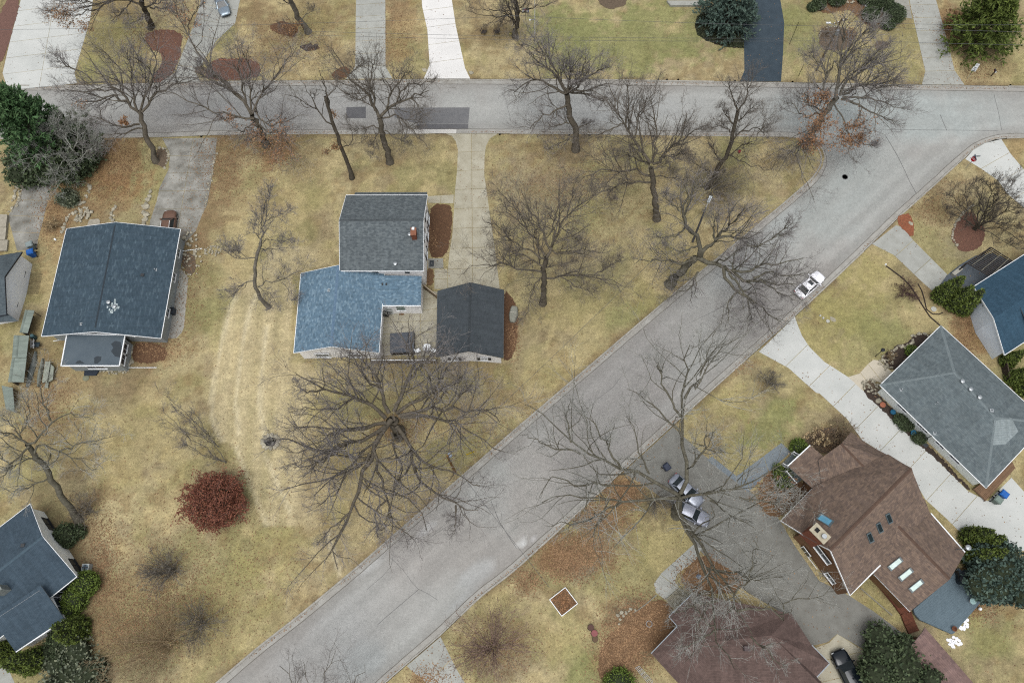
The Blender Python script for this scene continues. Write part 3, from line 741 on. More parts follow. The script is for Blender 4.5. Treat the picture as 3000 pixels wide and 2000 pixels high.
drive('walkway', tI(-60, 1470, 0, 1460, 40, 1490, 90, 1600, -60, 1620), tI(0, 1460, 60, 1600), 1, M_conc)
drive('side_yard', tX(415, 640, 505, 690, 460, 830, 520, 900, 590, 985, 585, 1110, 545, 1560) + tE(1390, 1110, 1350, 1150, 1250, 1160, 1300, 800), tE(1380, 560, 1320, 1150), 1, M_lime, z=0.012)
drive('path', tX(430, 800, 500, 900, 560, 985, 580, 1090, 540, 1180, 400, 1180), tX(500, 800, 480, 1180), 1, plain('concrete_path', C(178, 178, 170), C(164, 164, 155), 1, .9, grain=.05), z=0.03)
# planting beds: mulch sheets a few millimetres proud of the lawn
def mulch(name, c1, c2): return plain(name, c1, c2, 5.0, 0.98, grain=.45, bmp=.03)
M_mul = mulch('brown_mulch', C(108, 80, 58), C(88, 66, 50)); M_red = mulch('red_mulch', C(118, 84, 70), C(100, 74, 62)); M_dk = mulch('dark_mulch', C(74, 62, 54), C(58, 50, 44)); M_soil = mulch('bare_soil', C(112, 98, 82), C(94, 82, 68)); M_orange = mulch('rust_mulch', C(150, 92, 66), C(130, 82, 60)); M_leafb = mulch('leaf_mulch', C(128, 100, 72), C(100, 78, 58))
BEDS = [(tF(1318, 250, 1490, 262, 1507, 320, 1485, 560, 1450, 664, 1312, 668), M_mul), (tF(1305, 752, 1364, 752, 1360, 870, 1300, 890), M_leafb), (tF(1890, 900, 1960, 960, 2010, 1080, 2000, 1250, 1985, 1380, 1940, 1450, 1885, 1450), M_mul),
        (tA(1100, 232, 1400, 225, 1385, 400, 1335, 560, 1230, 632, 1185, 632, 1165, 600, 1230, 500, 1250, 410, 1130, 380), M_red), (tA(1640, 452, 1830, 446, 1990, 470, 1992, 612, 1545, 616, 1600, 500), M_red), (tA(60, -40, 172, -40, 72, 320, 40, 430, -40, 560, -40, 200), mulch('maroon_mulch', C(122, 92, 82), C(106, 80, 72))), (tA(1600, 545, 1550, 585, 1500, 570, 1490, 520, 1530, 495), M_soil),
        (tH(1112, 250, 1150, 200, 1220, 195, 1240, 260, 1250, 375, 1215, 365, 1155, 300), M_orange), (tH(1690, 160, 1560, 270, 1530, 340, 1545, 400, 1600, 490, 1680, 490, 1780, 430, 1800, 320, 1740, 260), M_red),
        (tH(1075, 1240, 1110, 1200, 1200, 1190, 1240, 1130, 1300, 1105, 1380, 1130, 1440, 1080, 1300, 1260, 1120, 1400, 1060, 1390, 990, 1300), M_dk), (tH(845, 1545, 890, 1480, 930, 1470, 1000, 1520, 960, 1600), M_soil), (tL(560, 70, 620, 60, 660, 110, 1120, 570, 1110, 590, 940, 420, 900, 395, 640, 150), M_dk),
        (tL(265, 340, 360, 260, 460, 270, 470, 340, 380, 410, 300, 360), M_soil), (tL(80, 480, 170, 480, 260, 540, 300, 590, 210, 680, 110, 740, 20, 640), M_leafb), (tK(870, 1010, 970, 900, 1060, 960, 1200, 1030, 1150, 1110, 1040, 1110, 930, 1120, 860, 1060), M_leafb), (tK(740, 1120, 830, 1190, 800, 1230, 850, 1280, 710, 1420, 640, 1380, 560, 1568, 440, 1568, 440, 1390, 540, 1280), M_leafb),
        (tD(510, 290, 540, 225, 640, 205, 740, 220, 790, 300, 760, 370, 640, 400, 540, 380), M_soil), (tD(940, 330, 1000, 310, 1060, 330, 1050, 370, 960, 400), M_soil), (tD(440, 20, 760, -20, 1120, -20, 1100, 220, 1000, 240, 860, 180, 760, 60, 560, 120), M_leafb),
        (tB(80, 215, 160, 165, 260, 175, 330, 230, 300, 290, 200, 270), M_mul), (tB(320, 360, 400, 330, 490, 350, 470, 385, 390, 400), M_dk), (tB(580, 560, 660, 505, 720, 520, 700, 604, 590, 604), M_mul), (tC(630, -20, 890, -20, 870, 40, 790, 70, 700, 60), M_soil),
        (tE(1020, 1180, 1230, 1190, 1300, 1290, 1180, 1350, 1000, 1330), M_mul), (tE(1420, 480, 1500, 520, 1500, 640, 1440, 690, 1380, 560), M_soil), (tA(1220, 1110, 1300, 1180, 1270, 1300, 1190, 1250, 1150, 1240), M_soil)]
def organic(pl, amp=5.0):
    """round a traced outline and roughen its edge a little, as mulch spills over grass"""
    for _ in range(2):
        pl = [q for i in range(len(pl)) for q in ((pl[i][0] * .75 + pl[(i + 1) % len(pl)][0] * .25, pl[i][1] * .75 + pl[(i + 1) % len(pl)][1] * .25), (pl[i][0] * .25 + pl[(i + 1) % len(pl)][0] * .75, pl[i][1] * .25 + pl[(i + 1) % len(pl)][1] * .75))]
    out = []
    for i in range(len(pl)):
        a, b_ = pl[i], pl[(i + 1) % len(pl)]; n = max(1, int(math.hypot(a[0] - b_[0], a[1] - b_[1]) / 5))
        out += [(a[0] + (b_[0] - a[0]) * k / n + random.gauss(0, amp * .32), a[1] + (b_[1] - a[1]) * k / n + random.gauss(0, amp * .32)) for k in range(n)]
    return out
for i, (pl, mm) in enumerate(BEDS):
    pl = organic(pl)
    o = sheet_obj('planting_bed', W(pl, 0.034 + 0.0016 * i % 0.012), mm, None, kind='structure')
# ------------------------------------------------------------------ house kit
from mathutils.geometry import tessellate_polygon
UP = Vector((0, 0, 1))
M_white = plain('white_paint', C(236, 238, 238, 1.5), C(228, 230, 231, 1.5), 1.2, 0.5)
M_trim = plain('white_trim', C(226, 229, 230, 1.3), C(212, 215, 216, 1.3), 2, 0.45)
M_drip = plain('drip_edge', C(120, 124, 126), C(104, 108, 110), 2, .6)
M_metal = plain('galvanised_metal', C(190, 196, 198), C(170, 176, 180), 5, 0.4, 0.5, 0.6)
M_dkmetal = plain('dark_metal', C(60, 62, 64), C(48, 50, 52), 6, 0.5)
M_pane = glass('window_glass'); M_bluepane = glass('window_glass_blue', (0.03, 0.08, 0.12, 1))
M_shut = plain('black_shutter', C(44, 46, 50), C(36, 38, 42), 4, 0.6)
M_brick = plain('chimney_brick', C(140, 84, 62), C(112, 66, 50), 6, 0.9, grain=.2)
def pl3(pz):
    """[(px,py,z),...] -> world points"""
    return [G(a, b, z) for a, b, z in pz]
def slab(T, name, pts, mat, trim, th=0.16, parent=None, facing_up=True):
    """roof plane: thick slab, shingle UV in metres on top, trim on edges and underside"""
    n = len(pts)
    nr = Vector((0, 0, 0))
    for i in range(n):
        a, b = pts[i], pts[(i + 1) % n]
        nr += Vector(((a.y - b.y) * (a.z + b.z), (a.z - b.z) * (a.x + b.x), (a.x - b.x) * (a.y + b.y)))
    nr.normalize()
    if nr.z < 0: pts = pts[::-1]; nr = -nr
    u = UP.cross(nr)
    if u.length < 1e-3: u = Vector((1, 0, 0))
    u.normalize(); v = nr.cross(u)
    V = list(pts) + [p - UP * th for p in pts]
    tri = [tuple(t) for t in tessellate_polygon([[Vector((p.x, p.y, 0)) for p in pts]])]
    tri = [t if (pts[t[1]] - pts[t[0]]).cross(pts[t[2]] - pts[t[0]]).z > 0 else t[::-1] for t in tri]
    F = tri + [tuple(i + n for i in t[::-1]) for t in tri] + [(i, i + n, (i + 1) % n + n, (i + 1) % n) for i in range(n)]
    uv = []
    for f in F:
        for k in f: uv.append((V[k].dot(u), V[k].dot(v)))
    return T.add(name, V, F, [mat, M_drip], parent, uv=uv, midx=[0] * len(tri) + [1] * (len(F) - len(tri)))
def wall(T, tops, mat, name='wall', z0=-0.05):
    n = len(tops)
    V = list(tops) + [Vector((p.x, p.y, z0)) for p in tops]
    a = sum((tops[i].x * tops[(i + 1) % n].y - tops[(i + 1) % n].x * tops[i].y) for i in range(n))
    F = [(i, i + n, (i + 1) % n + n, (i + 1) % n) for i in range(n)]
    if a < 0: F = [f[::-1] for f in F]
    return T.add(name, V, F, mat)
def bar(T, name, p, q, w, h, mat, off=Vector((0, 0, 0)), parent=None):
    return MB().beam(Vector(p) + off, Vector(q) + off, w, h).to(T, name, mat, parent)
def ridge_cap(T, p, q, mat, parent=None):
    d = (q - p).normalized(); s = d.cross(UP).normalized()
    V = []; F = []
    for e in (p, q):
        V += [e + s * .17 - UP * .045, e + UP * .035, e - s * .17 - UP * .045]
    return T.add('ridge_cap', V, [(0, 3, 4, 1), (1, 4, 5, 2)], mat, parent)
def outward(p, q, c):
    d = (q - p); n = Vector((d.y, -d.x, 0)).normalized()
    m = (p + q) / 2
    if (m - c).dot(n) < 0: n = -n
    return n
def window(T, c, n, w, h, frame=None, pane=None, mull=1, trans=1, shutters=None, name='window', sill=True, grid=None):
    frame = frame or M_trim; pane = pane or M_pane
    s = UP.cross(n).normalized()
    ax = (s, n, UP)
    m = MB(); t = 0.09
    m.box(c + UP * (h / 2) + n * .03, (w + t, .07, t), ax); m.box(c - UP * (h / 2) + n * .03, (w + t, .07, t), ax)
    m.box(c + s * (w / 2) + n * .03, (t, .07, h - t), ax); m.box(c - s * (w / 2) + n * .03, (t, .07, h - t), ax)
    for k in range(mull): m.box(c + s * (w * ((k + 1) / (mull + 1) - .5)) + n * .028, (.05, .06, h - t), ax)
    for k in range(trans): m.box(c + UP * (h * ((k + 1) / (trans + 1) - .5)) + n * .026, (w - t, .055, .045), ax)
    if sill: m.box(c - UP * (h / 2 + .07) + n * .07, (w + .22, .14, .05), ax)
    o = m.to(T, name, frame)
    MB().box(c + n * .012, (w - .02, .03, h - .02), ax).to(T, 'pane', pane, o)
    if shutters:
        for sg in (-1, 1):
            MB().box(c + s * sg * (w / 2 + .27) + n * .03, (.36, .05, h + .1), ax).to(T, 'shutter', shutters)
    return o
def gable(T, A1, A2, R1, R2, B1, B2, mat, wmat, over=0.35, trim=None, cap=None, gut=True, th=.16, walls=True):
    """gable roof: eave A1-A2, ridge R1-R2, eave B1-B2; ends 1 and 2"""
    trim = trim or M_trim
    r1 = slab(T, 'roof', [A1, A2, R2, R1], mat, trim, th)
    r2 = slab(T, 'roof', [R1, R2, B2, B1], mat, trim, th)
    if cap: ridge_cap(T, R1, R2, cap)
    c = (A1 + A2 + B1 + B2) / 4
    if gut:
        for p, q in ((A1, A2), (B1, B2)):
            n = outward(p, q, c)
            bar(T, 'gutter', p, q, .08, .1, trim, n * .04 - UP * .07)
    # rake boards on gable ends
    for e, r, f in ((A1, R1, B1), (A2, R2, B2)):
        m = MB(); n = outward(e, f, c)
        m.beam(e - UP * .09, r - UP * .09, .05, .2); m.beam(r - UP * .09, f - UP * .09, .05, .2)
        for i in range(len(m.v)): m.v[i] = m.v[i] + n * .012
        m.to(T, 'rake_board', trim)
    if walls:
        tops = inset([A1, A2, R2, B2, B1, R1], over)
        for i in (0, 1, 3, 4): tops[i] = tops[i] - UP * .04
        for i in (2, 5): tops[i] = tops[i] - UP * (th + .02)
        wall(T, tops, wmat)
        return tops
def vent(T, p, kind=0):
    if kind == 0:      # plumbing stack with flashing
        m = MB().lathe(p - UP * .05, [(.09, 0), (.07, .38), (.05, .38)], 10); o = m.to(T, 'vent_pipe', M_metal)
        MB().box(p, (.42, .42, .03)).to(T, 'flashing', M_metal, o)
    elif kind == 1:    # mushroom cap
        m = MB().lathe(p - UP * .05, [(.16, 0), (.16, .22), (.27, .24), (.25, .32), (.1, .38)], 14); m.to(T, 'roof_vent', M_metal)
    else:
        MB().box(p + UP * .06, (.45, .4, .16)).to(T, 'roof_vent', M_dkmetal)
def roofpt(px, py, pts):
    """point on the plane through three roof corners seen at a pixel"""
    n = (pts[1] - pts[0]).cross(pts[2] - pts[0]).normalized()
    return onplane(px, py, pts[0], n), (n if n.z > 0 else -n)
def skylight(T, px4, plane, frame, pane, name='skylight'):
    """quad given by 4 pixels on a roof plane"""
    q = [roofpt(a, b, plane)[0] for a, b in px4]; n = roofpt(*px4[0], plane)[1]
    c = sum(q, Vector()) / 4
    V = [p + n * .02 for p in q] + [p + n * .14 for p in q] + [c + (p - c) * .78 + n * .14 for p in q]
    F = [(i, (i + 1) % 4, (i + 1) % 4 + 4, i + 4) for i in range(4)] + [(i + 4, (i + 1) % 4 + 4, (i + 1) % 4 + 8, i + 8) for i in range(4)]
    o = T.add(name, V, F, frame)
    T.add('pane', [c + (p - c) * .80 + n * .125 for p in q], [(0, 1, 2, 3)], pane, o)
    return o

# ================================================================== house with the grey two-storey block and blue-shingled wings
R_grey = shingle('shingle_grey', [C(70, 77, 81), C(88, 95, 98), C(104, 111, 113)], (0.34, 0.2), .10)
R_blue = shingle('shingle_blue', [C(74, 96, 112), C(96, 120, 138), C(86, 110, 128), C(124, 146, 160), C(68, 90, 106)], (0.34, 0.2), .06)
R_char = shingle('shingle_charcoal', [C(58, 64, 68), C(70, 76, 80), C(64, 70, 75)], (0.3, 0.15), .12)
M_wsid = siding('white_siding', C(242, 243, 243, 1.45))
T = Thing('house', 'white two-storey house with grey shingle roof and blue-shingled rear wings', 'house', G(1130, 850))
zE, zR = 5.0, 7.1
NL, NR_ = G(*tF(690, 188)[0], zE), G(*tF(1313, 188)[0], zE)
RL, RR = G(*tF(637, 380)[0], zR), G(*tF(1284, 376)[0], zR)
SL, SR = G(*tF(640, 766)[0], zE), G(*tF(1284, 766)[0], zE)
tops = gable(T, NL, NR_, RL, RR, SL, SR, R_grey, M_wsid, .3, cap=plain('ridge_grey', C(70, 77, 80), C(84, 90, 93), 3, .9))
# lower front roof over the entrance
slab(T, 'porch_roof', pl3([(*tF(752, 182)[0], 3.4), (*tF(1310, 180)[0], 3.4), (*tF(1310, 165)[0], 3.2), (*tF(760, 166)[0], 3.2)]), R_grey, M_trim)
# gable wall windows on the east side
pE, qE = tops[1], tops[3]; nE = outward(pE, qE, T.L)
for t, z, w in ((.12, 1.5, 1.1), (.35, 1.5, 1.0), (.62, 1.5, .9), (.2, 4.1, .9), (.5, 4.3, .9), (.8, 4.1, .9)):
    window(T, pE.lerp(qE, t) * 1.0 + UP * (z - pE.lerp(qE, t).z), nE, w, 1.25, shutters=M_shut)
# south wall: upper windows with shutters over the wing roof
pS, qS = tops[4], tops[3]; nS = outward(pS, qS, T.L)
for px_, w in ((915, .95), (1160, .7)):
    c_ = onplane(*tF(px_, 783)[0], pS, nS); c_.z = 4.0
    window(T, c_, nS, w, .95, shutters=M_shut if px_ < 1000 else None)
pS_plane = [RL, RR, SR]
ch, _ = roofpt(*tF(1215, 500)[0], pS_plane)
m = MB().box(ch + UP * .4, (.62, 1.0, 1.5)); chim = m.to(T, 'chimney', M_brick)
MB().box(ch + UP * 1.2, (.74, 1.12, .1)).to(T, 'chimney_cap', plain('chimney_crown', C(150, 100, 78), C(130, 86, 66), 5, .9), chim)
MB().box(ch + Vector((-.02, .32, 1.38)), (.32, .34, .26)).to(T, 'chimney_pot', M_trim, chim)
vent(T, roofpt(*tF(1178, 492)[0], pS_plane)[0], 1); vent(T, roofpt(*tF(1068, 716)[0], pS_plane)[0], 1)
# rear wing with blue shingles: ridge runs north-south
zE2, zR2 = 3.4, 5.1
W1, W2 = G(*tF(345, 785)[0], zE2), G(*tF(290, 1394)[0], zE2)
V1, V2 = G(*tF(628, 724)[0], zR2), G(*tF(577, 1346)[0], zR2)
E1, E2 = G(*tF(985, 760)[0], zE2), G(*tF(940, 1394)[0], zE2)
tw = gable(T, W1, W2, V1, V2, E1, E2, R_blue, M_wsid, .38, cap=plain('ridge_blue', C(92, 118, 142), C(110, 134, 156), 3, .9))
p2, q2 = tw[1], tw[3]; n2 = outward(p2, q2, (W1 + E1) / 2)
for a, b in ((512, 1413), (755, 1413)):
    c_ = onplane(*tF(a, b)[0], p2, n2); window(T, c_, n2, 1.75, 1.15, mull=1)
vent(T, roofpt(*tF(560, 915)[0], [W1, W2, V2])[0], 0)
# shed-roofed link between the wings
LA, LB = G(*tF(800, 800)[0], 3.95), G(*tF(1268, 806)[0], 3.95)
LC, LD = G(*tF(1262, 1030)[0], 3.35), G(*tF(880, 1030)[0], 3.35)
slab(T, 'link_roof', [LA, LB, LC, LD], R_blue, M_trim)
bar(T, 'gutter', G(*tF(962, 1030)[0], 3.35), LC, .13, .12, M_trim, Vector((0, -.07, -.07)))
lw = [G(*tF(800, 812)[0], 3.8), G(*tF(1254, 816)[0], 3.8), G(*tF(1250, 1020)[0], 3.25), G(*tF(860, 1020)[0], 3.25)]
wall(T, lw, M_wsid, 'link_wall')
nl = outward(lw[3], lw[2], lw[0])
c_ = onplane(*tF(1108, 1050)[0], lw[3], nl); window(T, c_, nl, 1.15, 1.5, pane=glass('green_glass', (.02, .05, .04, 1)), mull=0)
c_ = onplane(*tF(1012, 1052)[0], lw[3], nl); c_.z = 1.05; window(T, c_, nl, .9, 2.0, mull=0, name='door', sill=False, pane=plain('door_paint', C(200, 206, 204), C(190, 196, 194), 2, .5))
MB().box(G(*tF(968, 868)[0], 3.82), (.2, .3, .12)).to(T, 'roof_vent', M_dkmetal); MB().box(G(*tF(998, 868)[0], 3.82), (.2, .3, .12)).to(T, 'roof_vent', M_dkmetal)

# ================================================================== garage
T = Thing('garage', 'white garage with charcoal shingle roof at the end of the long driveway', 'garage', G(1395, 960))
z1, z2 = 3.15, 4.75
gA1, gA2 = G(*tF(1393, 920)[0], z1), G(*tF(1383, 1424)[0], z1)
gR1, gR2 = G(*tF(1642, 856)[0], z2), G(*tF(1628, 1378)[0], z2)
gB1, gB2 = G(*tF(1896, 914)[0], z1), G(*tF(1890, 1430)[0], z1)
tg = gable(T, gA1, gA2, gR1, gR2, gB1, gB2, R_char, M_wsid, .32, trim=plain('charcoal_trim', C(74, 80, 84), C(66, 72, 76), 2, .6), cap=plain('ridge_char', C(54, 60, 64), C(64, 70, 74), 3, .9))
p2, q2 = tg[1], tg[3]; n2 = outward(p2, q2, gR1)
for a in (1522, 1748):
    c_ = onplane(*tF(a, 1441)[0], p2, n2); window(T, c_, n2, .85, .62, mull=1, trans=0, shutters=M_shut)
n1 = outward(tg[0], tg[4], gR2); mid = (tg[0] + tg[4]) / 2; mid.z = 1.1
d = MB()
for k in range(4): d.box(Vector((mid.x, mid.y, .27 + k * .54)) + n1 * .04, (4.9, .06, .51), (UP.cross(n1), n1, UP))
gd = d.to(T, 'garage_door', M_white)

# ================================================================== low dark house on the left
R_slate = shingle('shingle_slate', [C(48, 63, 73), C(55, 70, 81), C(62, 77, 88), C(51, 66, 76), C(80, 96, 106)], (0.5, 0.2), .10)
M_gsid = siding('grey_siding', C(150, 158, 160, 1.2))
T = Thing('house', 'low house with wide dark slate-coloured gable roof and flat-roofed annex', 'house', G(330, 900))
z1, z2 = 3.1, 4.6
A1, A2 = G(*tE(510, 314)[0], z1), G(*tE(318, 1136)[0], z1)
Ra, Rb = G(*tE(885, 264)[0], z2), G(*tE(722, 1102)[0], z2)
B1, B2 = G(*tE(1380, 316)[0], z1), G(*tE(1230, 1152)[0], z1)
th_ = gable(T, A1, A2, Ra, Rb, B1, B2, R_slate, M_gsid, .55)
ridge_cap(T, Ra.lerp(Rb, .03), Ra.lerp(Rb, .965), plain('ridge_vent', C(46, 56, 64), C(54, 64, 72), 3, .9)).scale = (1, 1, 1)
pr = [Ra, Rb, B2]; plf = [A1, A2, Rb]
for a, b, k in ((1190, 628, 0), (835, 880, 1), (880, 912, 1)): vent(T, roofpt(*tE(a, b)[0], pr)[0], k)
vent(T, roofpt(*tE(625, 1043)[0], plf)[0], 0); vent(T, roofpt(*tE(1092, 670)[0], pr)[0], 2)
M_newsh = plain('pale_replacement_shingle', C(196, 208, 208), C(160, 174, 176), 6, .9)
for k in range(26):   # scattered pale replacement tabs round the flue
    a = 872 + random.gauss(0, 20); b = 905 + random.gauss(0, 26)
    q, nn = roofpt(*tE(a, b)[0], pr)
    u = UP.cross(nn).normalized(); v = nn.cross(u)
    MB().box(q + nn * .012, (.32, .18, .01), (u, v, nn)).to(T, 'shingle', M_newsh)
# flat-roofed annex
M_membrane = plain('roof_membrane', C(74, 88, 98), C(88, 100, 108), 0.5, 0.6, grain=.04)
M_pud = plain('roof_puddle', C(40, 50, 56), C(46, 56, 62), 1, 0.08, 0.6)
fz = 2.9
fl = W(tE(515, 1120, 960, 1128, 916, 1364, 470, 1364), fz)
slab(T, 'flat_roof', fl, M_membrane, M_trim, .2)
for i in range(4):
    bar(T, 'roof_edge', fl[i], fl[(i + 1) % 4], .14, .16, M_trim, UP * .03)
for pud in ((850, 1195, 880, 1172, 925, 1180, 935, 1230, 925, 1300, 880, 1290, 850, 1250, 868, 1225), (722, 1300, 745, 1288, 776, 1292, 772, 1322, 745, 1345, 722, 1345), (575, 1345, 592, 1325, 612, 1320, 650, 1345)):
    T.add('puddle', W(tE(*pud), fz + .012), [tuple(range(len(pud) // 2))][::1], M_pud)
wall(T, inset([p - UP * .1 for p in fl], .3), M_gsid, 'annex_wall')
aw = inset([p - UP * .1 for p in fl], .3)
ne = outward(aw[1], aw[2], aw[0])
for t in (.35, .72):
    c_ = aw[1].lerp(aw[2], t); c_.z = 1.9; window(T, c_, ne, 1.5, .9, mull=1, trans=0)
ns = outward(aw[2], aw[3], aw[0]); c_ = aw[2].lerp(aw[3], .5); c_.z = 1.7; window(T, c_, ns, 2.4, 1.2, mull=1, trans=0)
nw = outward(th_[3], th_[4], Ra)
for t in (.25, .6, .85):
    c_ = th_[3].lerp(th_[4], t); c_.z = 1.6; window(T, c_, nw, 1.2, 1.0)
for t in (.2, .5, .8):
    nn = outward(th_[0], th_[4], Rb); c_ = th_[0].lerp(th_[4], t); c_.z = 1.5; window(T, c_, nn, 1.4, 1.1)
def spout(T, pts):
    return MB().tube(pts, .05, 8).to(T, 'downspout', M_trim)
spout(T, [G(*tE(1362, 456)[0], 2.9), G(*tE(1385, 486)[0], .25), G(*tE(1548, 465)[0], .12)])
spout(T, [G(*tE(512, 1158)[0], 2.7), G(*tE(505, 1160)[0], .2), G(*tE(410, 1172)[0], .1)])
spout(T, [G(*tE(925, 1352)[0], 2.7), G(*tE(963, 1376)[0], .2), G(*tE(1200, 1376)[0], .1)])
spout(T, [G(*tE(962, 1130)[0], 2.9), G(*tE(1000, 1136)[0], 2.6), G(*tE(1042, 1140)[0], 2.5)])

# ================================================================== white gabled house at the left edge
R_lgrey = shingle('shingle_weathered', [C(66, 76, 82), C(78, 88, 93), C(86, 95, 99)], (0.3, 0.15), .2)
M_dktrim = plain('dark_trim', C(40, 46, 56), C(50, 56, 66), 3, .5)
T = Thing('house', 'white clapboard house with dark trim at the left edge behind wheeled bins', 'house', G(20, 880))
z1, z2 = 3.0, 5.4
e1, e2, pk = G(*tE(168, 492)[0], z1), G(*tE(48, 968)[0], z1), G(*tE(34, 682)[0], z2)
dv = Vector((-1, -.18, 0)) * 12
gable(T, e1, e1 + dv, pk, pk + dv, e2, e2 + dv, R_lgrey, siding('white_clapboard', C(228, 233, 238, 1.45), .18), .3, trim=M_dktrim)
wt = inset([e1, e1 + dv, pk + dv, e2 + dv, e2, pk], .3); nn = outward(wt[0], wt[4], e1 + dv)
for a, b in ((163, 648), (108, 875)):
    c_ = onplane(*tE(a, b)[0], wt[0], nn); window(T, c_, nn, .75, 1.15, frame=M_shut)
slab(T, 'porch_roof', pl3([(*tE(45, 955)[0], 2.7), (*tE(135, 1018)[0], 2.3), (*tE(-60, 1030)[0], 2.3), (*tE(-60, 960)[0], 2.7)]), R_lgrey, M_dktrim)

# ================================================================== white house in the bottom-left corner
R_navy = shingle('shingle_bluegrey', [C(54, 68, 79), C(61, 75, 86), C(66, 80, 91)], (0.3, 0.15), .14)
M_stone = plain('white_stone_wall', C(238, 242, 236, 1.45), C(206, 210, 206, 1.45), 3.0, 0.9, grain=.12, bmp=.02)
T = Thing('house', 'white stone house with two blue-grey gable roofs among clipped evergreens', 'house', G(90, 1720))
z1, z2 = 3.1, 5.2
e1, pk, e2 = G(*tM(462, 82)[0], z1), G(*tM(652, 580)[0], z2), G(*tM(1172, 1188)[0], z1)
dv = (G(*tM(100, 1010)[0], z2) - pk).normalized() * 16
gable(T, e1, e1 + dv, pk, pk + dv, e2, e2 + dv, R_navy, M_stone, .32, cap=plain('ridge_navy', C(70, 88, 100), C(78, 96, 108), 2, .9))
wt = inset([e1, e1 + dv, pk + dv, e2 + dv, e2, pk], .32); nn = outward(wt[0], wt[4], e1 + dv)
for a, b in ((735, 392), (1145, 1022)):
    c_ = onplane(*tM(a, b)[0], wt[0], nn); window(T, c_, nn, 1.9, 1.3, mull=1, trans=0, frame=M_shut)
ns = outward(wt[3], wt[4], e1); c_ = onplane(*tM(1010, 1370)[0], wt[4], ns); window(T, c_, ns, 3.6, 1.3, mull=2, trans=0)
# lower wing
f1, f2, f3 = G(*tN(622, 72)[0], 4.6), G(*tN(985, 584)[0], 2.9), G(*tN(235, 1084)[0], 2.9)
f4 = f3 + (f1 - f2)
slab(T, 'wing_roof', [f1, f2, f3, f4], R_navy, M_trim)
bar(T, 'gutter', f2, f3, .13, .12, M_trim, outward(f2, f3, f1) * .07 - UP * .07)
wv = inset([f1, f2, f3, f4], .4); wv = [Vector((p.x, p.y, p.z - .1)) for p in wv]
wall(T, wv, M_white, 'wing_wall'); nn = outward(wv[0], wv[1], f3)
c_ = onplane(*tN(955, 395)[0], wv[0], nn); c_.z = 1.7; window(T, c_, nn, 2.4, 1.4, mull=1, trans=0)
chp = G(*tM(20, 1400)[0], 5.2); m = MB().box(chp, (1.0, .7, 1.8), (dv.normalized(), dv.normalized().cross(UP), UP)); cc = m.to(T, 'chimney', plain('stone_chimney', C(150, 156, 152), C(120, 126, 122), 4, .9))
vent(T, roofpt(*tM(355, 715)[0], [e1, e1 + dv, pk])[0], 2)

# ================================================================== blue-roofed house on the right
R_teal = shingle('shingle_teal', [C(42, 66, 82), C(49, 73, 90), C(55, 80, 97)], (0.3, 0.15), .1)
M_bsid = siding('pale_blue_siding', C(208, 218, 228, 1.45), .2)
T = Thing('house', 'pale house with teal-blue shingle roof at the right edge beside tall arborvitae', 'house', G(2930, 1000))
z1, z2 = 3.0, 5.0
e1, pk, e2 = G(*tH(1640, 800)[0], z1), G(*tH(1860, 1000)[0], z2), G(*tH(1942, 1278)[0], z1)
dv = (G(*tH(2091, 600)[0], z1) - G(*tH(1950, 690)[0], z1)).normalized() * 22
e1 = G(*tH(1706, 758)[0], z1)
pk = G(*tH(1858, 998)[0], z2)
gable(T, e1, e1 + dv, pk, pk + dv, e2, e2 + dv, R_teal, M_bsid, .3)
wt = inset([e1, e1 + dv, pk + dv, e2 + dv, e2, pk], .3); nn = outward(wt[0], wt[4], e1 + dv)
c_ = onplane(*tH(1715, 1090)[0], wt[4], nn); c_.z = 1.7; window(T, c_, nn, 1.0, 1.2)
MB().tube([onplane(*tH(1660, 1010)[0], wt[4] + nn * .2, nn), onplane(*tH(1780, 908)[0], wt[4] + nn * .2, nn)], .06, 8).to(T, 'flue_pipe', M_metal)
MB().lathe(onplane(*tH(1780, 908)[0], wt[4] + nn * .2, nn), [(.12, 0), (.2, .1), (.16, .25)], 12).to(T, 'flue_cap', M_metal)
dm = [G(*tH(2042, 870)[0], 4.9), G(*tH(2130, 1060)[0], 4.4), G(*tH(2180, 900)[0], 5.2)]
slab(T, 'dormer_roof', dm, R_teal, M_trim)

# ================================================================== grey hip-roofed ranch
R_ranch = shingle('shingle_midgrey', [C(80, 89, 93), C(92, 102, 105), C(103, 112, 114), C(87, 96, 99)], (0.34, 0.2), .14)
M_psid = siding('pale_siding', C(224, 230, 226, 1.45), .15)
T = Thing('house', 'long low ranch house with grey hip roof beside the pale curved driveway', 'house', G(2780, 1220))
z1, z2 = 2.9, 4.7
hN, hW, hS = G(2757, 954, z1), G(2579, 1128, z1), G(2889, 1428, z1)
hE = hN + (hS - hW)
q1, q2_ = G(2797, 1092, z2), G(2916, 1222, z2)
for poly in ([hN, hW, q1], [hW, hS, q2_, q1], [hS, hE, q2_], [hE, hN, q1, q2_]):
    slab(T, 'roof', poly, R_ranch, M_trim)
capm = plain('ridge_ranch', C(112, 123, 126), C(124, 134, 136), 2, .9)
for a, b in ((hN, q1), (hW, q1), (hS, q2_), (hE, q2_), (q1, q2_)): ridge_cap(T, a, b, capm)
for a, b in ((hN, hW), (hW, hS), (hS, hE), (hE, hN)):
    bar(T, 'gutter', a, b, .08, .1, M_trim, outward(a, b, q1) * .04 - UP * .07)
wh = inset([hN - UP * .05, hW - UP * .05, hS - UP * .05, hE - UP * .05], .55)
wall(T, wh, M_psid); nn = outward(wh[1], wh[2], wh[0])
for a, b, w in ((400, 555, 1.5), (617, 745, .75), (678, 803, .75), (838, 985, 1.2), (1018, 1150, 1.5)):
    c_ = onplane(*tQ(a, b)[0], wh[1], nn); c_.z = 1.85; window(T, c_, nn, w, 1.0, trans=0)
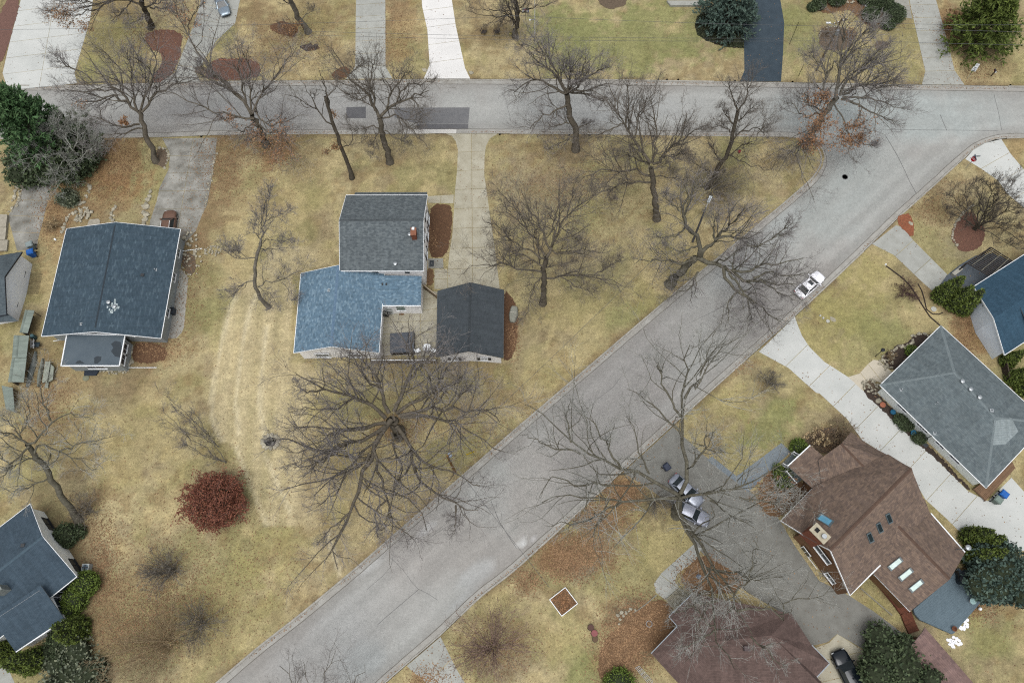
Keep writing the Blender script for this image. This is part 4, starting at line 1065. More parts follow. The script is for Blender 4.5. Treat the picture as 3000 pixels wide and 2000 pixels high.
n2 = outward(wh[0], wh[1], wh[2])
c_ = wh[0].lerp(wh[1], .7); c_.z = 1.05; window(T, c_, n2, 1.0, 2.05, name='door', sill=False, mull=0, pane=plain('door_grey', C(150, 160, 165), C(140, 150, 155), 2, .5))
c_ = wh[0].lerp(wh[1], .3); c_.z = 1.6; window(T, c_, n2, 2.4, 1.3, mull=2)
plS = [hW, hS, q1]
for a, b, k in ((405, 325, 0), (820, 480, 0), (800, 840, 0)): vent(T, roofpt(*tQ(a, b)[0], plS)[0], k)
plN = [hE, hN, q1]
for a, b, k in ((1118, 232, 1), (1215, 325, 1), (1320, 420, 1), (1470, 570, 0)): vent(T, roofpt(*tQ(a, b)[0], plN)[0], k)
MB().tube([G(*tQ(760, 870)[0], 2.9), G(*tQ(720, 890)[0], 2.2), G(*tQ(672, 912)[0], .3)], .05, 8).to(T, 'downspout', M_dkmetal)
# paler patch of newer shingles on the east hip
plE = [hS, hE, q2_]
pp = [roofpt(*p, plE)[0] + UP * .012 for p in tL(1240, 230, 1330, 215, 1365, 285, 1300, 350, 1235, 355)]
T.add('shingle_patch', pp, [tuple(range(5))], shingle('shingle_pale', [C(120, 130, 132), C(136, 145, 146)], (.34, .2), .1), uv=[(p.x, p.y) for p in pp])

# ================================================================== big brown house
R_brown = shingle('shingle_brown', [C(98, 85, 76), C(113, 97, 86), C(124, 106, 92), C(87, 76, 71), C(105, 90, 80)], (0.36, 0.2), .14)
M_cedar = siding('cedar_siding', C(112, 82, 56, 1.35), .2, .8, .2)
capb = plain('ridge_brown', C(86, 68, 58), C(98, 78, 66), 2, .9)
T = Thing('house', 'large brown-shingled house with skylights, cedar walls and white porch railings', 'house', G(2560, 1600))
zr, ze = 8.2, 5.0
m1, m2_ = G(*tL(820, 475)[0], zr), G(*tL(405, 890)[0], zr)
s1, s2 = G(*tL(505, 1120)[0], ze), G(*tL(665, 968)[0], ze)
d_ = (m1 - m2_)
# main south-east slope
SE1 = s1; SE2 = s1 + d_ * 1.0
slab(T, 'roof', [m2_, m1, SE2, SE1], R_brown, M_trim)
# main north-west slope runs down low over the entrance side
NW1 = G(*tL(150, 742)[0], 3.6); NW2 = NW1 + d_ * .92
nwa, nwb = G(*tL(268, 812)[0], 5.4), NW1
slab(T, 'roof', [m2_, m1, G(*tL(700, 400)[0], 5.6), G(*tL(330, 560)[0], 4.4), G(*tL(270, 620)[0], 4.0), G(*tL(152, 742)[0], 3.6), G(*tL(268, 814)[0], 5.2)], R_brown, M_trim)
ridge_cap(T, m2_, m1, capb)
# north cross wing
nr1, nr2 = G(*tL(462, 346)[0], 5.2), G(*tL(612, 497)[0], 5.4)
slab(T, 'roof', [nr1, G(*tL(512, 288)[0], 3.6), G(*tL(600, 352)[0], 3.6), G(*tL(822, 472)[0], 5.4), nr2], R_brown, M_trim)
slab(T, 'roof', [nr1, nr2, G(*tL(520, 580)[0], 4.9), G(*tL(360, 560)[0], 4.3), G(*tL(345, 430)[0], 3.8)], R_brown, M_trim)
ridge_cap(T, nr1, nr2, capb)
# porch roof
pr1 = [G(*tL(305, 357)[0], 3.1), G(*tL(190, 463)[0], 3.1), G(*tL(362, 616)[0], 4.4), G(*tL(480, 500)[0], 4.4)]
slab(T, 'porch_roof', pr1, R_brown, M_trim)
bar(T, 'gutter', pr1[0], pr1[1], .13, .12, M_trim, outward(pr1[0], pr1[1], pr1[2]) * .07 - UP * .07)
# south-east wing
w1, w2 = G(*tL(738, 752)[0], 6.0), G(*tL(1016, 1038)[0], 5.6)
slab(T, 'roof', [w1, w2, G(*tL(1092, 905)[0], 3.6), G(*tL(915, 702)[0], 3.6), G(*tL(885, 625)[0], 4.8)], R_brown, M_trim)
swp = [w1, w2, G(*tL(812, 1202)[0], 3.4), G(*tL(560, 940)[0], 3.6)]
slab(T, 'roof', swp, R_brown, M_trim)
ridge_cap(T, w1, w2, capb)
bar(T, 'gutter', G(*tL(628, 1012)[0], 3.35), G(*tL(812, 1202)[0], 3.3), .13, .12, M_trim)
bar(T, 'gutter', G(*tL(918, 702)[0], 3.55), G(*tL(1092, 900)[0], 3.55), .13, .12, M_trim)
bar(T, 'gutter', SE1, G(*tL(662, 966)[0], ze), .13, .12, M_trim, -UP * .07)
bar(T, 'gutter', G(*tL(152, 742)[0], 3.5), G(*tL(312, 578)[0], 3.9), .13, .12, M_trim)
bar(T, 'rake_board', m2_ - UP * .1, s1 - UP * .1, .06, .22, M_trim); bar(T, 'rake_board', m2_ - UP * .1, G(*tL(335, 855)[0], 6.4), .06, .22, M_trim)
bar(T, 'rake_board', G(*tL(268, 814)[0], 5.1), G(*tL(152, 742)[0], 3.5), .06, .22, M_trim)
# walls
wg = [m2_, s1]
dn = d_.normalized()
wA = s1 + dn * .5; wP = m2_ + dn * .5; wB = G(*tL(268, 812)[0], 5.0) + dn * .5
back = dn * (d_.length - 1.2)
tops_b = [wA - UP * .3, wP - UP * .25, wB - UP * .3, wB + back - UP * .3, wP + back * 1 - UP * 1.2, wA + back - UP * .3]
wall(T, tops_b, M_cedar)
nn = outward(wA, wB, wP + back)
for a, b, w, h in ((280, 898, 1.3, 1.2), (305, 955, 1.7, 1.2), (405, 1033, 1.4, 1.0), (362, 908, 2.6, 1.2)):
    c_ = onplane(*tL(a, b)[0], wA, nn); window(T, c_, nn, w, h, trans=0)
lowN = [G(*tL(235, 712)[0], 3.4), G(*tL(330, 620)[0], 3.6), G(*tL(450, 740)[0], 4.2), G(*tL(350, 830)[0], 4.2)]
wall(T, lowN, M_cedar, 'entrance_wall')
pw = [G(*tL(330, 420)[0], 3.0), G(*tL(300, 560)[0], 3.3), G(*tL(420, 680)[0], 3.4), G(*tL(560, 560)[0], 4.0), G(*tL(460, 400)[0], 3.4)]
wall(T, pw, M_cedar, 'porch_wall')
nwg = inset([G(*tL(512, 290)[0], 3.4), G(*tL(600, 352)[0], 3.4), G(*tL(822, 474)[0], 3.4), G(*tL(700, 640)[0], 3.4), G(*tL(460, 560)[0], 3.4), G(*tL(345, 432)[0], 3.3), G(*tL(462, 346)[0], 4.8)], .3)
wall(T, nwg, M_cedar, 'north_wall')
sw = inset([G(*tL(1016, 1038)[0], 5.2), G(*tL(1092, 905)[0], 3.4), G(*tL(915, 702)[0], 3.4), G(*tL(738, 752)[0], 5.2), G(*tL(600, 980)[0], 3.3), G(*tL(812, 1202)[0], 3.2)], .35)
wall(T, sw, M_cedar, 'wing_wall')
c_ = G(*tL(172, 786)[0], 1.8); 
lnn = outward(lowN[0], lowN[3], lowN[2]); c_ = onplane(*tL(245, 770)[0], lowN[0], lnn); c_.z = 1.8; window(T, c_, lnn, 1.4, 1.2)
# chimney with stone crown
cb = G(*tL(352, 805)[0], 8.2)
ax = (dn, dn.cross(UP), UP)
cm = MB().box(cb - UP * 2.0, (1.0, 1.9, 4.0), ax).to(T, 'chimney', M_brick)
MB().box(cb + UP * .05, (1.2, 2.1, .14), ax).to(T, 'chimney_cap', plain('limestone_cap', C(190, 182, 160), C(172, 164, 142), 3, .9), cm)
MB().lathe(cb + ax[1] * .45 + UP * .1, [(.2, 0), (.2, .3), (.3, .32), (.26, .42)], 14).to(T, 'flue_cap', M_metal, cm)
MB().box(cb - ax[1] * .45 + UP * .16, (.45, .45, .12), ax).to(T, 'flue', plain('flue_soot', C(36, 34, 34), C(28, 27, 27), 3, .9), cm)
# skylights
M_skf = plain('skylight_frame', C(96, 108, 112), C(84, 96, 100), 2, .4); M_skl = glass('skylight_pale', (.22, .28, .26, 1), .12); M_skb = glass('skylight_blue', (.05, .14, .2, 1), .05)
pmS = [m2_, m1, SE1]
for cx, cy in ((607, 825), (655, 775), (703, 727)):
    skylight(T, tL(cx - 20, cy - 18, cx, cy - 30, cx + 20, cy + 18, cx - 2, cy + 30), pmS, M_skf, glass('skylight_dark', (.006, .01, .011, 1), .05, .1))
for cx, cy in ((737, 960), (790, 1014), (844, 1071)):
    skylight(T, tL(cx - 42, cy + 14, cx + 24, cy - 38, cx + 42, cy - 16, cx - 22, cy + 37), swp[:3], M_skf, M_skl)
pmN = [m2_, m1, G(*tL(330, 560)[0], 4.4)]
skylight(T, tL(358, 702, 426, 744, 402, 774, 332, 732), pmN, M_skf, M_skb)
plb = [nr1, G(*tL(512, 288)[0], 3.6), nr2]
skylight(T, tL(654, 428, 710, 454, 696, 478, 638, 448), plb, M_skf, glass('skylight_slate', (.1, .2, .26, 1), .1))
vent(T, roofpt(*tL(636, 412)[0], plb)[0], 0)
MB().tube([G(*tL(1045, 888)[0], 4.2), G(*tL(1100, 880)[0], 4.6)], .05, 8).to(T, 'flue_pipe', M_dkmetal)
MB().lathe(G(*tL(1104, 878)[0], 4.4), [(.22, 0), (.32, .1), (.3, .35), (.1, .45)], 14).to(T, 'flue_cap', M_metal)
# porch deck and white railings
def rail(T, a, b, z0, z1, n):
    """baluster railing between two world points at deck level"""
    m = MB()
    m.beam(a + UP * z1, b + UP * z1, .08, .07); m.beam(a + UP * z0, b + UP * z0, .07, .06)
    for i in range(n):
        p = a.lerp(b, (i + .5) / n); m.beam(p + UP * z0, p + UP * z1, .045, .045)
    o = m.to(T, 'railing', M_trim)
    for p in (a, b): MB().beam(p, p + UP * (z1 + .12), .13, .13).to(T, 'railing_post', M_trim)
MB().add(W(tY(1010, 470, 700, 780, 830, 900, 750, 1000, 960, 1280, 1160, 1150, 1380, 340), .6), [tuple(range(7))]).to(T, 'porch_floor', plain('porch_boards', C(112, 122, 124), C(98, 108, 110), 2, .8))
rail(T, G(*tY(930, 540)[0], .6), G(*tY(1090, 620)[0], .6), .15, 1.0, 5)
rail(T, G(*tY(690, 800)[0], .6), G(*tY(815, 870)[0], .6), .15, 1.0, 4)
rail(T, G(*tY(765, 980)[0], .6), G(*tY(985, 1240)[0], .6), .15, 1.0, 9)

# ================================================================== dark red-brown house at the bottom
R_maroon = shingle('shingle_maroon', [C(80, 67, 63), C(90, 75, 70), C(98, 82, 77), C(86, 71, 66)], (0.3, 0.16), .22)
T = Thing('house', 'red-brown shingled house under the pale bare tree at the bottom', 'house', G(2150, 1950))
zh = 3.0
b1, b2, b3, b4 = G(1908, 1913, zh), G(1985, 1833, zh), G(1960, 1805, zh), G(2030, 1737, zh)
b5, b6, b7, b8 = G(2318, 1796, 3.6), G(2378, 1889, zh), G(2430, 1942, zh), G(2393, 1982, zh)
rA, rB = G(2080, 1880, 4.6), G(2260, 1860, 4.9)
b9, b10 = G(2460, 2060, zh), G(2060, 2080, zh)
for poly in ([b1, b2, rA], [b2, b3, b4, rA], [b4, b5, rB, rA], [b5, b6, b7, rB], [b7, b8, b9, rB], [b9, b10, rA, rB], [b10, b1, rA]):
    slab(T, 'roof', poly, R_maroon, M_trim, .14)
for a, b in ((b1, b2), (b2, b3), (b3, b4), (b6, b7), (b7, b8)):
    bar(T, 'gutter', a, b, .13, .12, plain('grey_gutter', C(150, 160, 168, 1.2), C(140, 150, 158), 2, .5), -UP * .05)
bw = inset([p - UP * .12 for p in (b1, b2, b3, b4, b5, b6, b7, b8, b9, b10)], .4)
wall(T, bw, siding('tan_siding', C(206, 158, 92, 1.2), .2))
skylight(T, tL(205, 1480, 225, 1470, 275, 1545, 252, 1560), [b7, b8, rB], M_skf, M_skl)
MB().box(roofpt(*tK(1196, 1392)[0], [b4, b5, rA])[0] + UP * .15, (.6, .5, .5)).to(T, 'roof_vent', plain('vent_box', C(96, 84, 84), C(84, 74, 74), 2, .8))
M_oldwood = plain('weathered_boards', C(150, 146, 130), C(124, 120, 104), 2.2, .9, grain=.12, rnd=.1)
T2 = Thing('entrance_ramp', 'weathered grey board ramp from the walk to the red-brown house', 'ramp', G(*tK(840, 1130)[0]))
ra, rb_, rc_, rd_ = W(tK(782, 1144, 906, 1105, 915, 1125, 830, 1190), .25)
ra, rb_, rc_, rd_ = W(tK(855, 1082, 908, 1122, 832, 1188, 782, 1142), .28)
for i in range(9):
    t0, t1 = i / 9 + .008, (i + 1) / 9 - .008
    q = [ra.lerp(rb_, t0), ra.lerp(rb_, t1), rd_.lerp(rc_, t1), rd_.lerp(rc_, t0)]
    MB().add(q + [p - UP * .06 for p in q], [(0, 1, 2, 3), (7, 6, 5, 4), (0, 4, 5, 1), (1, 5, 6, 2), (2, 6, 7, 3), (3, 7, 4, 0)]).to(T2, 'board', M_oldwood)

# ================================================================== garage at the lower right, by the round yew
T = Thing('garage', 'narrow outbuilding with mauve-brown shingles behind the round yew at the bottom', 'garage', G(2740, 1950))
h1, h2 = G(*tO(458, 900)[0], 3.3), G(*tO(240, 1160)[0], 2.6)
h3 = G(*tO(1040, 1568)[0], 3.3)
dv = (h3 - h1).normalized() * 13
slab(T, 'roof', [h1, h2, h2 + dv, h1 + dv], shingle('shingle_mauve', [C(112, 92, 88), C(126, 104, 98), C(98, 82, 80)], (.34, .2), .14), M_trim)
slab(T, 'roof', [h1, h1 + dv, h1 + dv + (h1 - h2) * .25 - UP * .4, h1 + (h1 - h2) * .25 - UP * .4], shingle('shingle_mauve2', [C(112, 92, 88), C(126, 104, 98), C(98, 82, 80)], (.34, .2), .14), M_trim)
wv = inset([h1 - UP * .2, h2 - UP * .2, h2 + dv - UP * .2, h1 + dv - UP * .2], .3)
wall(T, wv, siding('maroon_siding', C(96, 58, 50, 1.3), .2))
nn = outward(wv[0], wv[1], wv[2]); c_ = wv[0].lerp(wv[1], .5); c_.z = 1.3; window(T, c_, nn, .9, 1.2)

# house front just inside the top of the picture
T = Thing('house', 'brick house front with concrete stoop at the top of the green lawn', 'house', G(2010, -40))
st = W(tC(1185, 6, 1480, 4, 1480, 40, 1215, 42), .35)
MB().add(st + [p - UP * .4 for p in st], [(3, 2, 1, 0), (0, 1, 5, 4), (1, 2, 6, 5), (2, 3, 7, 6), (3, 0, 4, 7)]).to(T, 'stoop', M_conc)
hb = W(tC(1150, 0, 1490, -2, 1490, -160, 1150, -160), 0)
wall(T, [p + UP * 1.2 for p in hb], M_brick); slab(T, 'roof', [p + UP * 1.3 for p in hb], R_lgrey, M_trim)
# ------------------------------------------------------------------ bare trees: traced limbs, grown twigs
def lenpath(P): return np.concatenate([[0], np.cumsum(np.linalg.norm(np.diff(P, axis=0), axis=1))])
def respath(P, K):
    d = lenpath(P); t = np.linspace(0, d[-1], K)
    return np.stack([np.interp(t, d, P[:, i]) for i in range(3)], 1)
def norm(v): return v / np.maximum(np.linalg.norm(v, axis=-1, keepdims=True), 1e-9)
def tubes(P, Rr, n):
    """P (B,K,3) paths, Rr (B,K) radii -> verts, quads"""
    B, K, _ = P.shape
    T = np.empty_like(P); T[:, 1:-1] = P[:, 2:] - P[:, :-2]; T[:, 0] = P[:, 1] - P[:, 0]; T[:, -1] = P[:, -1] - P[:, -2]
    T = norm(T)
    ref = np.tile(np.array([0.27, 0.19, 0.94]), (B, K, 1)); par = np.abs((T * ref).sum(-1)) > .97; ref[par] = (1, 0, 0)
    a = norm(np.cross(T, ref)); b = np.cross(T, a)
    th = np.arange(n) * 2 * np.pi / n
    V = P[:, :, None, :] + Rr[:, :, None, None] * (a[:, :, None, :] * np.cos(th)[None, None, :, None] + b[:, :, None, :] * np.sin(th)[None, None, :, None])
    idx = np.arange(B * K * n).reshape(B, K, n)
    q = np.stack([idx[:, :-1, :], np.roll(idx, -1, 2)[:, :-1, :], np.roll(idx, -1, 2)[:, 1:, :], idx[:, 1:, :]], -1).reshape(-1, 4)
    return V.reshape(-1, 3), q
def sprout(P, Rr, per, ratio, ang, K, rg, t0=.25, lift=.25, wander=.16, rfac=.6, lmin=.2, tipbias=1.0):
    """grow `per` children on each parent path; returns child paths and radii"""
    B, Kp, _ = P.shape
    L = np.linalg.norm(np.diff(P, axis=1), axis=2).sum(1)
    par = np.repeat(np.arange(B), per)
    n = len(par)
    t = t0 + (1 - t0) * rg.random(n) ** tipbias
    f = t * (Kp - 1); i = np.minimum(f.astype(int), Kp - 2); w = (f - i)[:, None]
    o = P[par, i] * (1 - w) + P[par, i + 1] * w
    r0 = (Rr[par, i] * (1 - w[:, 0]) + Rr[par, i + 1] * w[:, 0])
    tg = norm(P[par, i + 1] - P[par, i])
    rv = norm(rg.normal(size=(n, 3)))
    side = norm(rv - tg * (rv * tg).sum(1, keepdims=True))
    th = ang[0] + (ang[1] - ang[0]) * rg.random(n)
    d = norm(tg * np.cos(th)[:, None] + side * np.sin(th)[:, None] + np.array([0, 0, lift]))
    ln = np.maximum(L[par] * ratio * (1.15 - .65 * t) * (0.65 + .7 * rg.random(n)), lmin)
    Q = np.empty((n, K, 3)); Q[:, 0] = o
    cur = d
    for k in range(1, K):
        cur = norm(cur + rg.normal(size=(n, 3)) * wander * 1.6 + np.array([0, 0, .05]))
        Q[:, k] = Q[:, k - 1] + cur * (ln / (K - 1))[:, None]
    rr = np.minimum(r0 * rfac, .012 + ln * .012)
    RR = rr[:, None] * np.linspace(1, .3, K)[None]
    return Q, RR
def bark_mat(name, c1, c2):
    return plain(name, c1, c2, 2.2, 0.95, 0.1, grain=.25)
BK_OAK = bark_mat('oak_bark', C(114, 107, 95), C(88, 82, 72)); BK_DARK = bark_mat('dark_bark', C(94, 88, 77), C(72, 66, 58)); BK_GREY = bark_mat('grey_bark', C(126, 121, 111), C(94, 90, 80)); BK_PALE = bark_mat('pale_bark', C(170, 172, 164), C(128, 130, 118)); BK_LICH = bark_mat('lichen_bark', C(116, 113, 99), C(86, 82, 71))
TW_OAK = plain('oak_twigs', C(136, 129, 121), C(116, 109, 101), 1, .9); TW_GREY = plain('grey_twigs', C(156, 151, 149), C(132, 127, 125), 1, .9); TW_PALE = plain('pale_twigs', C(186, 187, 181), C(156, 156, 149), 1, .9); TW_DARK = plain('dark_twigs', C(112, 105, 96), C(96, 89, 80), 1, .9); TW_RED = plain('red_twigs', C(158, 134, 122), C(136, 114, 104), 1, .9)
def leafquads(C0, size, rg, flat=.4):
    n = len(C0)
    a = norm(rg.normal(size=(n, 3)) * np.array([1, 1, flat])); b = norm(np.cross(a, rg.normal(size=(n, 3)) * np.array([.6, .6, 1]) + np.array([0, 0, .5])))
    s = (size * (0.6 + .8 * rg.random(n)))[:, None]
    V = np.stack([C0 - a * s * .5, C0 + b * s * .35, C0 + a * s * .5, C0 - b * s * .35], 1).reshape(-1, 3)
    return V, np.arange(4 * n).reshape(-1, 4)
def tree(label, trunk, limbs, r, bark, twig, seed, group=None, dens=1.0, leaves=None, leaf_mat=None, name='bare_tree', cat='tree', levels=(14, 7, 5), rat=(.5, .52, .52), twr=1.1, lift=.25, top=None):
    """trunk: [(px,py,z)...]; limbs: [(pts, z0, z1, rfrac)] px polylines rising from z0 to z1"""
    rg = np.random.default_rng(seed)
    base = G(*trunk[0][:2], 0)
    T = Thing(name, label, cat, base, group)
    B0 = np.array(base)
    tp = np.array([list(G(a, b, z)) for a, b, z in trunk]); tp[0, 2] = -.1
    K = 12
    TP = respath(tp, K); TP[1:-1] += rg.normal(size=(K - 2, 3)) * r * .25
    tr = r * np.linspace(1, .72, K); tr[0] *= 1.45; tr[1] *= 1.12
    V, Q = tubes(TP[None] - B0, tr[None], 10)
    T.put('trunk', np_mesh('trunk', V, Q, bark, smooth=True))
    LP, LR, vs, qs, k = [], [], [], [], 0
    for lb in limbs:
        pts, z0, z1 = lb[:3]; rf = lb[3] if len(lb) > 3 else .5
        n = len(pts); zz = np.linspace(z0, z1, n)
        P = np.array([list(G(p[0], p[1], z)) for p, z in zip(pts, zz)])
        P = respath(P, 11)
        Lh = lenpath(P)[-1]
        P[1:] += rg.normal(size=(10, 3)) * min(.16, Lh * .018)
        LP.append(P); LR.append(np.linspace(r * rf * .86, max(.022, r * rf * .13), 11))
    LP = np.array(LP); LR = np.array(LR)
    for a in range(len(LP)):
        V, Q = tubes(LP[a:a + 1] - B0, LR[a:a + 1], 7)
        T.put('limb', np_mesh('limb', V, Q, bark, smooth=True))
    # leader shoots from trunk too
    n1, n2, n3 = levels
    P1, R1 = sprout(LP, LR, int(n1 * dens), rat[0], (.45, 1.15), 6, rg, .10, lift, .13, .62, .9, .95)
    V1, Q1 = tubes(P1 - B0, np.maximum(R1, .011 * twr), 4)
    P2, R2 = sprout(P1, R1, n2, rat[1], (.4, 1.1), 4, rg, .10, lift, .16, .65, .6, 1.0)
    V2, Q2 = tubes(P2 - B0, np.maximum(R2, .009 * twr), 3)
    P3, R3 = sprout(P2, R2, n3, rat[2] * 1.25, (.35, 1.0), 2, rg, .10, lift, .2, .7, .45, .95)
    V3, Q3 = tubes(P3 - B0, np.maximum(R3, .007 * twr), 3)
    T.put('branches', np_mesh('branches', V1, Q1, bark, smooth=True))['kind'] = 'stuff'
    T.put('twigs', np_mesh('twigs', np.concatenate([V2, V3]), np.concatenate([Q2, Q3 + len(V2)]), twig))['kind'] = 'stuff'
    if leaves:
        pts = np.concatenate([P2.reshape(-1, 3), P3.reshape(-1, 3)])
        PXl = (pts - np.array([0, 0, CAM_H])) @ _Rm
        lx, ly = 1500 + FOC * PXl[:, 0] / -PXl[:, 2], 1000 - FOC * PXl[:, 1] / -PXl[:, 2]
        out = []
        for (cx, cy, rx, ry, n) in leaves:
            d = ((lx - cx) / rx) ** 2 + ((ly - cy) / ry) ** 2
            w = np.exp(-d * 1.6); w[d > 1.6] = 0
            if w.sum() < 1e-6: continue
            ii = rg.choice(len(pts), n, p=w / w.sum())
            out.append(pts[ii] + rg.normal(size=(n, 3)) * .16)
        if out:
            C0 = np.concatenate(out) - B0
            V, Q = leafquads(C0, .20, rg)
            o = T.put('leaves', np_mesh('leaves', V, Q, leaf_mat, attr=np.repeat(rg.random(len(C0)), 4)))
            o['kind'] = 'stuff'
    return T
LF_RUST = foliage('rust_oak_leaves', C(118, 88, 64), C(146, 108, 76), C(168, 128, 92)); LF_TAN = foliage('tan_oak_leaves', C(118, 88, 62), C(146, 112, 78), C(166, 130, 92)); LF_RED = foliage('maroon_leaves', C(100, 60, 48), C(124, 74, 56), C(144, 94, 72))

tree('bare oak with rusty leaves at its trunk, beside the cracked driveway of the slate-roofed house', [(*tA(1195, 1235)[0], 0), (*tA(1140, 1080)[0], 3.2), (*tA(1090, 930)[0], 5.8), (*tA(1060, 850)[0], 7)], [
    (tA(1060, 855, 1000, 790, 960, 730, 880, 680, 820, 640, 740, 620, 640, 580, 560, 530, 480, 470), 7, 13, .6), (tA(1050, 850, 1020, 700, 1010, 600, 1000, 480, 960, 380), 7, 16, .5), (tA(1075, 850, 1130, 720, 1180, 600, 1210, 450, 1110, 330, 1090, 220), 7, 16, .5),
    (tA(1085, 860, 1200, 730, 1300, 660, 1420, 632, 1500, 612, 1540, 540), 7, 12, .5), (tA(1000, 790, 880, 740, 760, 765, 640, 790, 600, 800), 7.5, 11, .45), (tA(1070, 950, 960, 980, 870, 950, 740, 900, 660, 860), 5.5, 9, .45), (tA(1090, 985, 980, 1010, 880, 1060, 780, 1090, 700, 1120), 5, 7, .35),
    (tA(900, 690, 780, 690, 600, 690, 430, 700), 9, 12, .3), (tA(1010, 620, 900, 500, 800, 400, 700, 340), 11, 16, .3), (tA(560, 530, 460, 480, 420, 420), 12, 15, .2), (tA(1180, 600, 1100, 480, 960, 420), 11, 16, .25)], .42, BK_OAK, TW_GREY, 101,
    leaves=[(410, 365, 45, 28, 420), (235, 310, 20, 15, 90), (460, 372, 26, 20, 160)], leaf_mat=LF_RUST, group='bare street trees along the top street')
tree('bare oak with brown leaves round its base, leaning over the top street', [(*tA(2040, 1120)[0], 0), (*tA(1985, 990)[0], 3.5), (*tA(1930, 880)[0], 6.2)], [
    (tA(1925, 875, 1850, 780, 1700, 620, 1540, 430, 1450, 270, 1380, 130, 1340, 0), 6.2, 17, .62), (tA(1445, 265, 1440, 180, 1530, 60, 1560, -20), 14, 18, .3), (tA(1915, 860, 1870, 700, 1840, 560, 1820, 400, 1790, 330), 6.5, 16, .42), (tA(1925, 860, 1912, 650, 1900, 500, 1890, 400), 6.5, 16, .4),
    (tA(1935, 870, 1990, 750, 2100, 620) + tB(230, 460, 310, 350), 6.3, 15, .45), (tA(1945, 910, 1820, 890, 1690, 860, 1540, 815, 1430, 770, 1330, 725, 1200, 690), 6, 10, .42), (tB(-5, 850, 80, 960, 160, 960, 280, 900, 370, 860), 6, 9, .35), (tB(10, 870, -30, 760, 40, 700, 130, 680), 6, 11, .3),
    (tB(20, 950, 100, 1010, 190, 1000, 230, 1080, 300, 1280), 5, 6, .28), (tA(1950, 930, 1850, 1010, 1700, 900), 5, 7, .28), (tA(1700, 620, 1600, 560, 1500, 490), 11, 14, .25), (tA(1900, 980, 1980, 1040, 1880, 1080), 4.5, 5, .2)], .44, BK_OAK, TW_GREY, 102,
    leaves=[(790, 395, 60, 50, 900), (820, 450, 50, 30, 360), (690, 340, 40, 30, 240), (560, 60, 60, 50, 220), (720, 170, 30, 30, 60)], leaf_mat=LF_RUST, group='bare street trees along the top street')
tree('slender scarred tree on the front lawn, left of the forked oak', [(*tB(735, 1365)[0], 0), (*tB(700, 1230)[0], 3), (*tB(650, 1130)[0], 5.2), (*tB(600, 980)[0], 8.4), (*tB(560, 850)[0], 11), (*tB(532, 740)[0], 13)], [
    (tB(600, 985, 530, 920, 460, 830, 400, 700, 350, 620), 8.4, 14, .45), (tB(555, 840, 540, 700, 510, 620, 500, 560), 11, 16, .5), (tB(540, 745, 600, 690, 620, 640), 13, 15, .35), (tB(655, 1135, 720, 1110, 746, 1040, 712, 960, 640, 940), 5, 8, .3), (tB(460, 830, 380, 800, 310, 740, 220, 720), 10, 13, .28), (tB(480, 860, 430, 760, 470, 680), 10, 14, .25), (tB(660, 1150, 580, 1140, 540, 1190), 5, 5.5, .2), (tB(470, 840, 370, 820, 250, 640), 10.5, 14, .2)], .3, BK_DARK, TW_OAK, 103, dens=.55, levels=(9, 5, 4),
    leaves=[(995, 440, 50, 30, 240), (965, 350, 24, 20, 90)], leaf_mat=LF_TAN, group='bare street trees along the top street')
tree('forked bare oak on the front lawn, left of the driveway mouth', [(*tB(1025, 1245)[0], 0), (*tB(985, 1100)[0], 3.3), (*tB(955, 985)[0], 6), (*tB(945, 905)[0], 7.8)], [
    (tB(945, 905, 890, 800, 860, 730, 780, 650, 700, 590, 640, 460, 590, 390), 7.8, 16, .6), (tB(955, 890, 1000, 830, 1080, 790, 1180, 750, 1260, 710, 1320, 690), 7.8, 13, .58), (tB(915, 850, 900, 740, 880, 600, 900, 480, 930, 400), 9, 17, .42), (tB(1000, 830, 1010, 730, 1080, 640, 1150, 560, 1190, 540), 9, 15, .4),
    (tB(965, 905, 1080, 880, 1150, 970, 1220, 1020, 1290, 1090, 1345, 1150), 7.5, 6, .3), (tB(950, 985, 880, 960, 820, 990, 690, 980), 6, 7, .26), (tB(985, 1000, 1060, 1050, 1170, 1100), 6, 5.5, .22), (tB(945, 1000, 900, 1090, 905, 1190), 5.5, 4, .2), (tB(1080, 790, 1160, 640, 1260, 640, 1370, 620), 10.5, 14, .3), (tB(860, 730, 780, 770, 720, 740), 11, 12, .25), (tB(1180, 750, 1240, 800, 1270, 940), 11, 9, .22), (tB(700, 590, 800, 500, 840, 450), 13, 16, .22)], .46, BK_OAK, TW_OAK, 104, group='bare street trees along the top street')
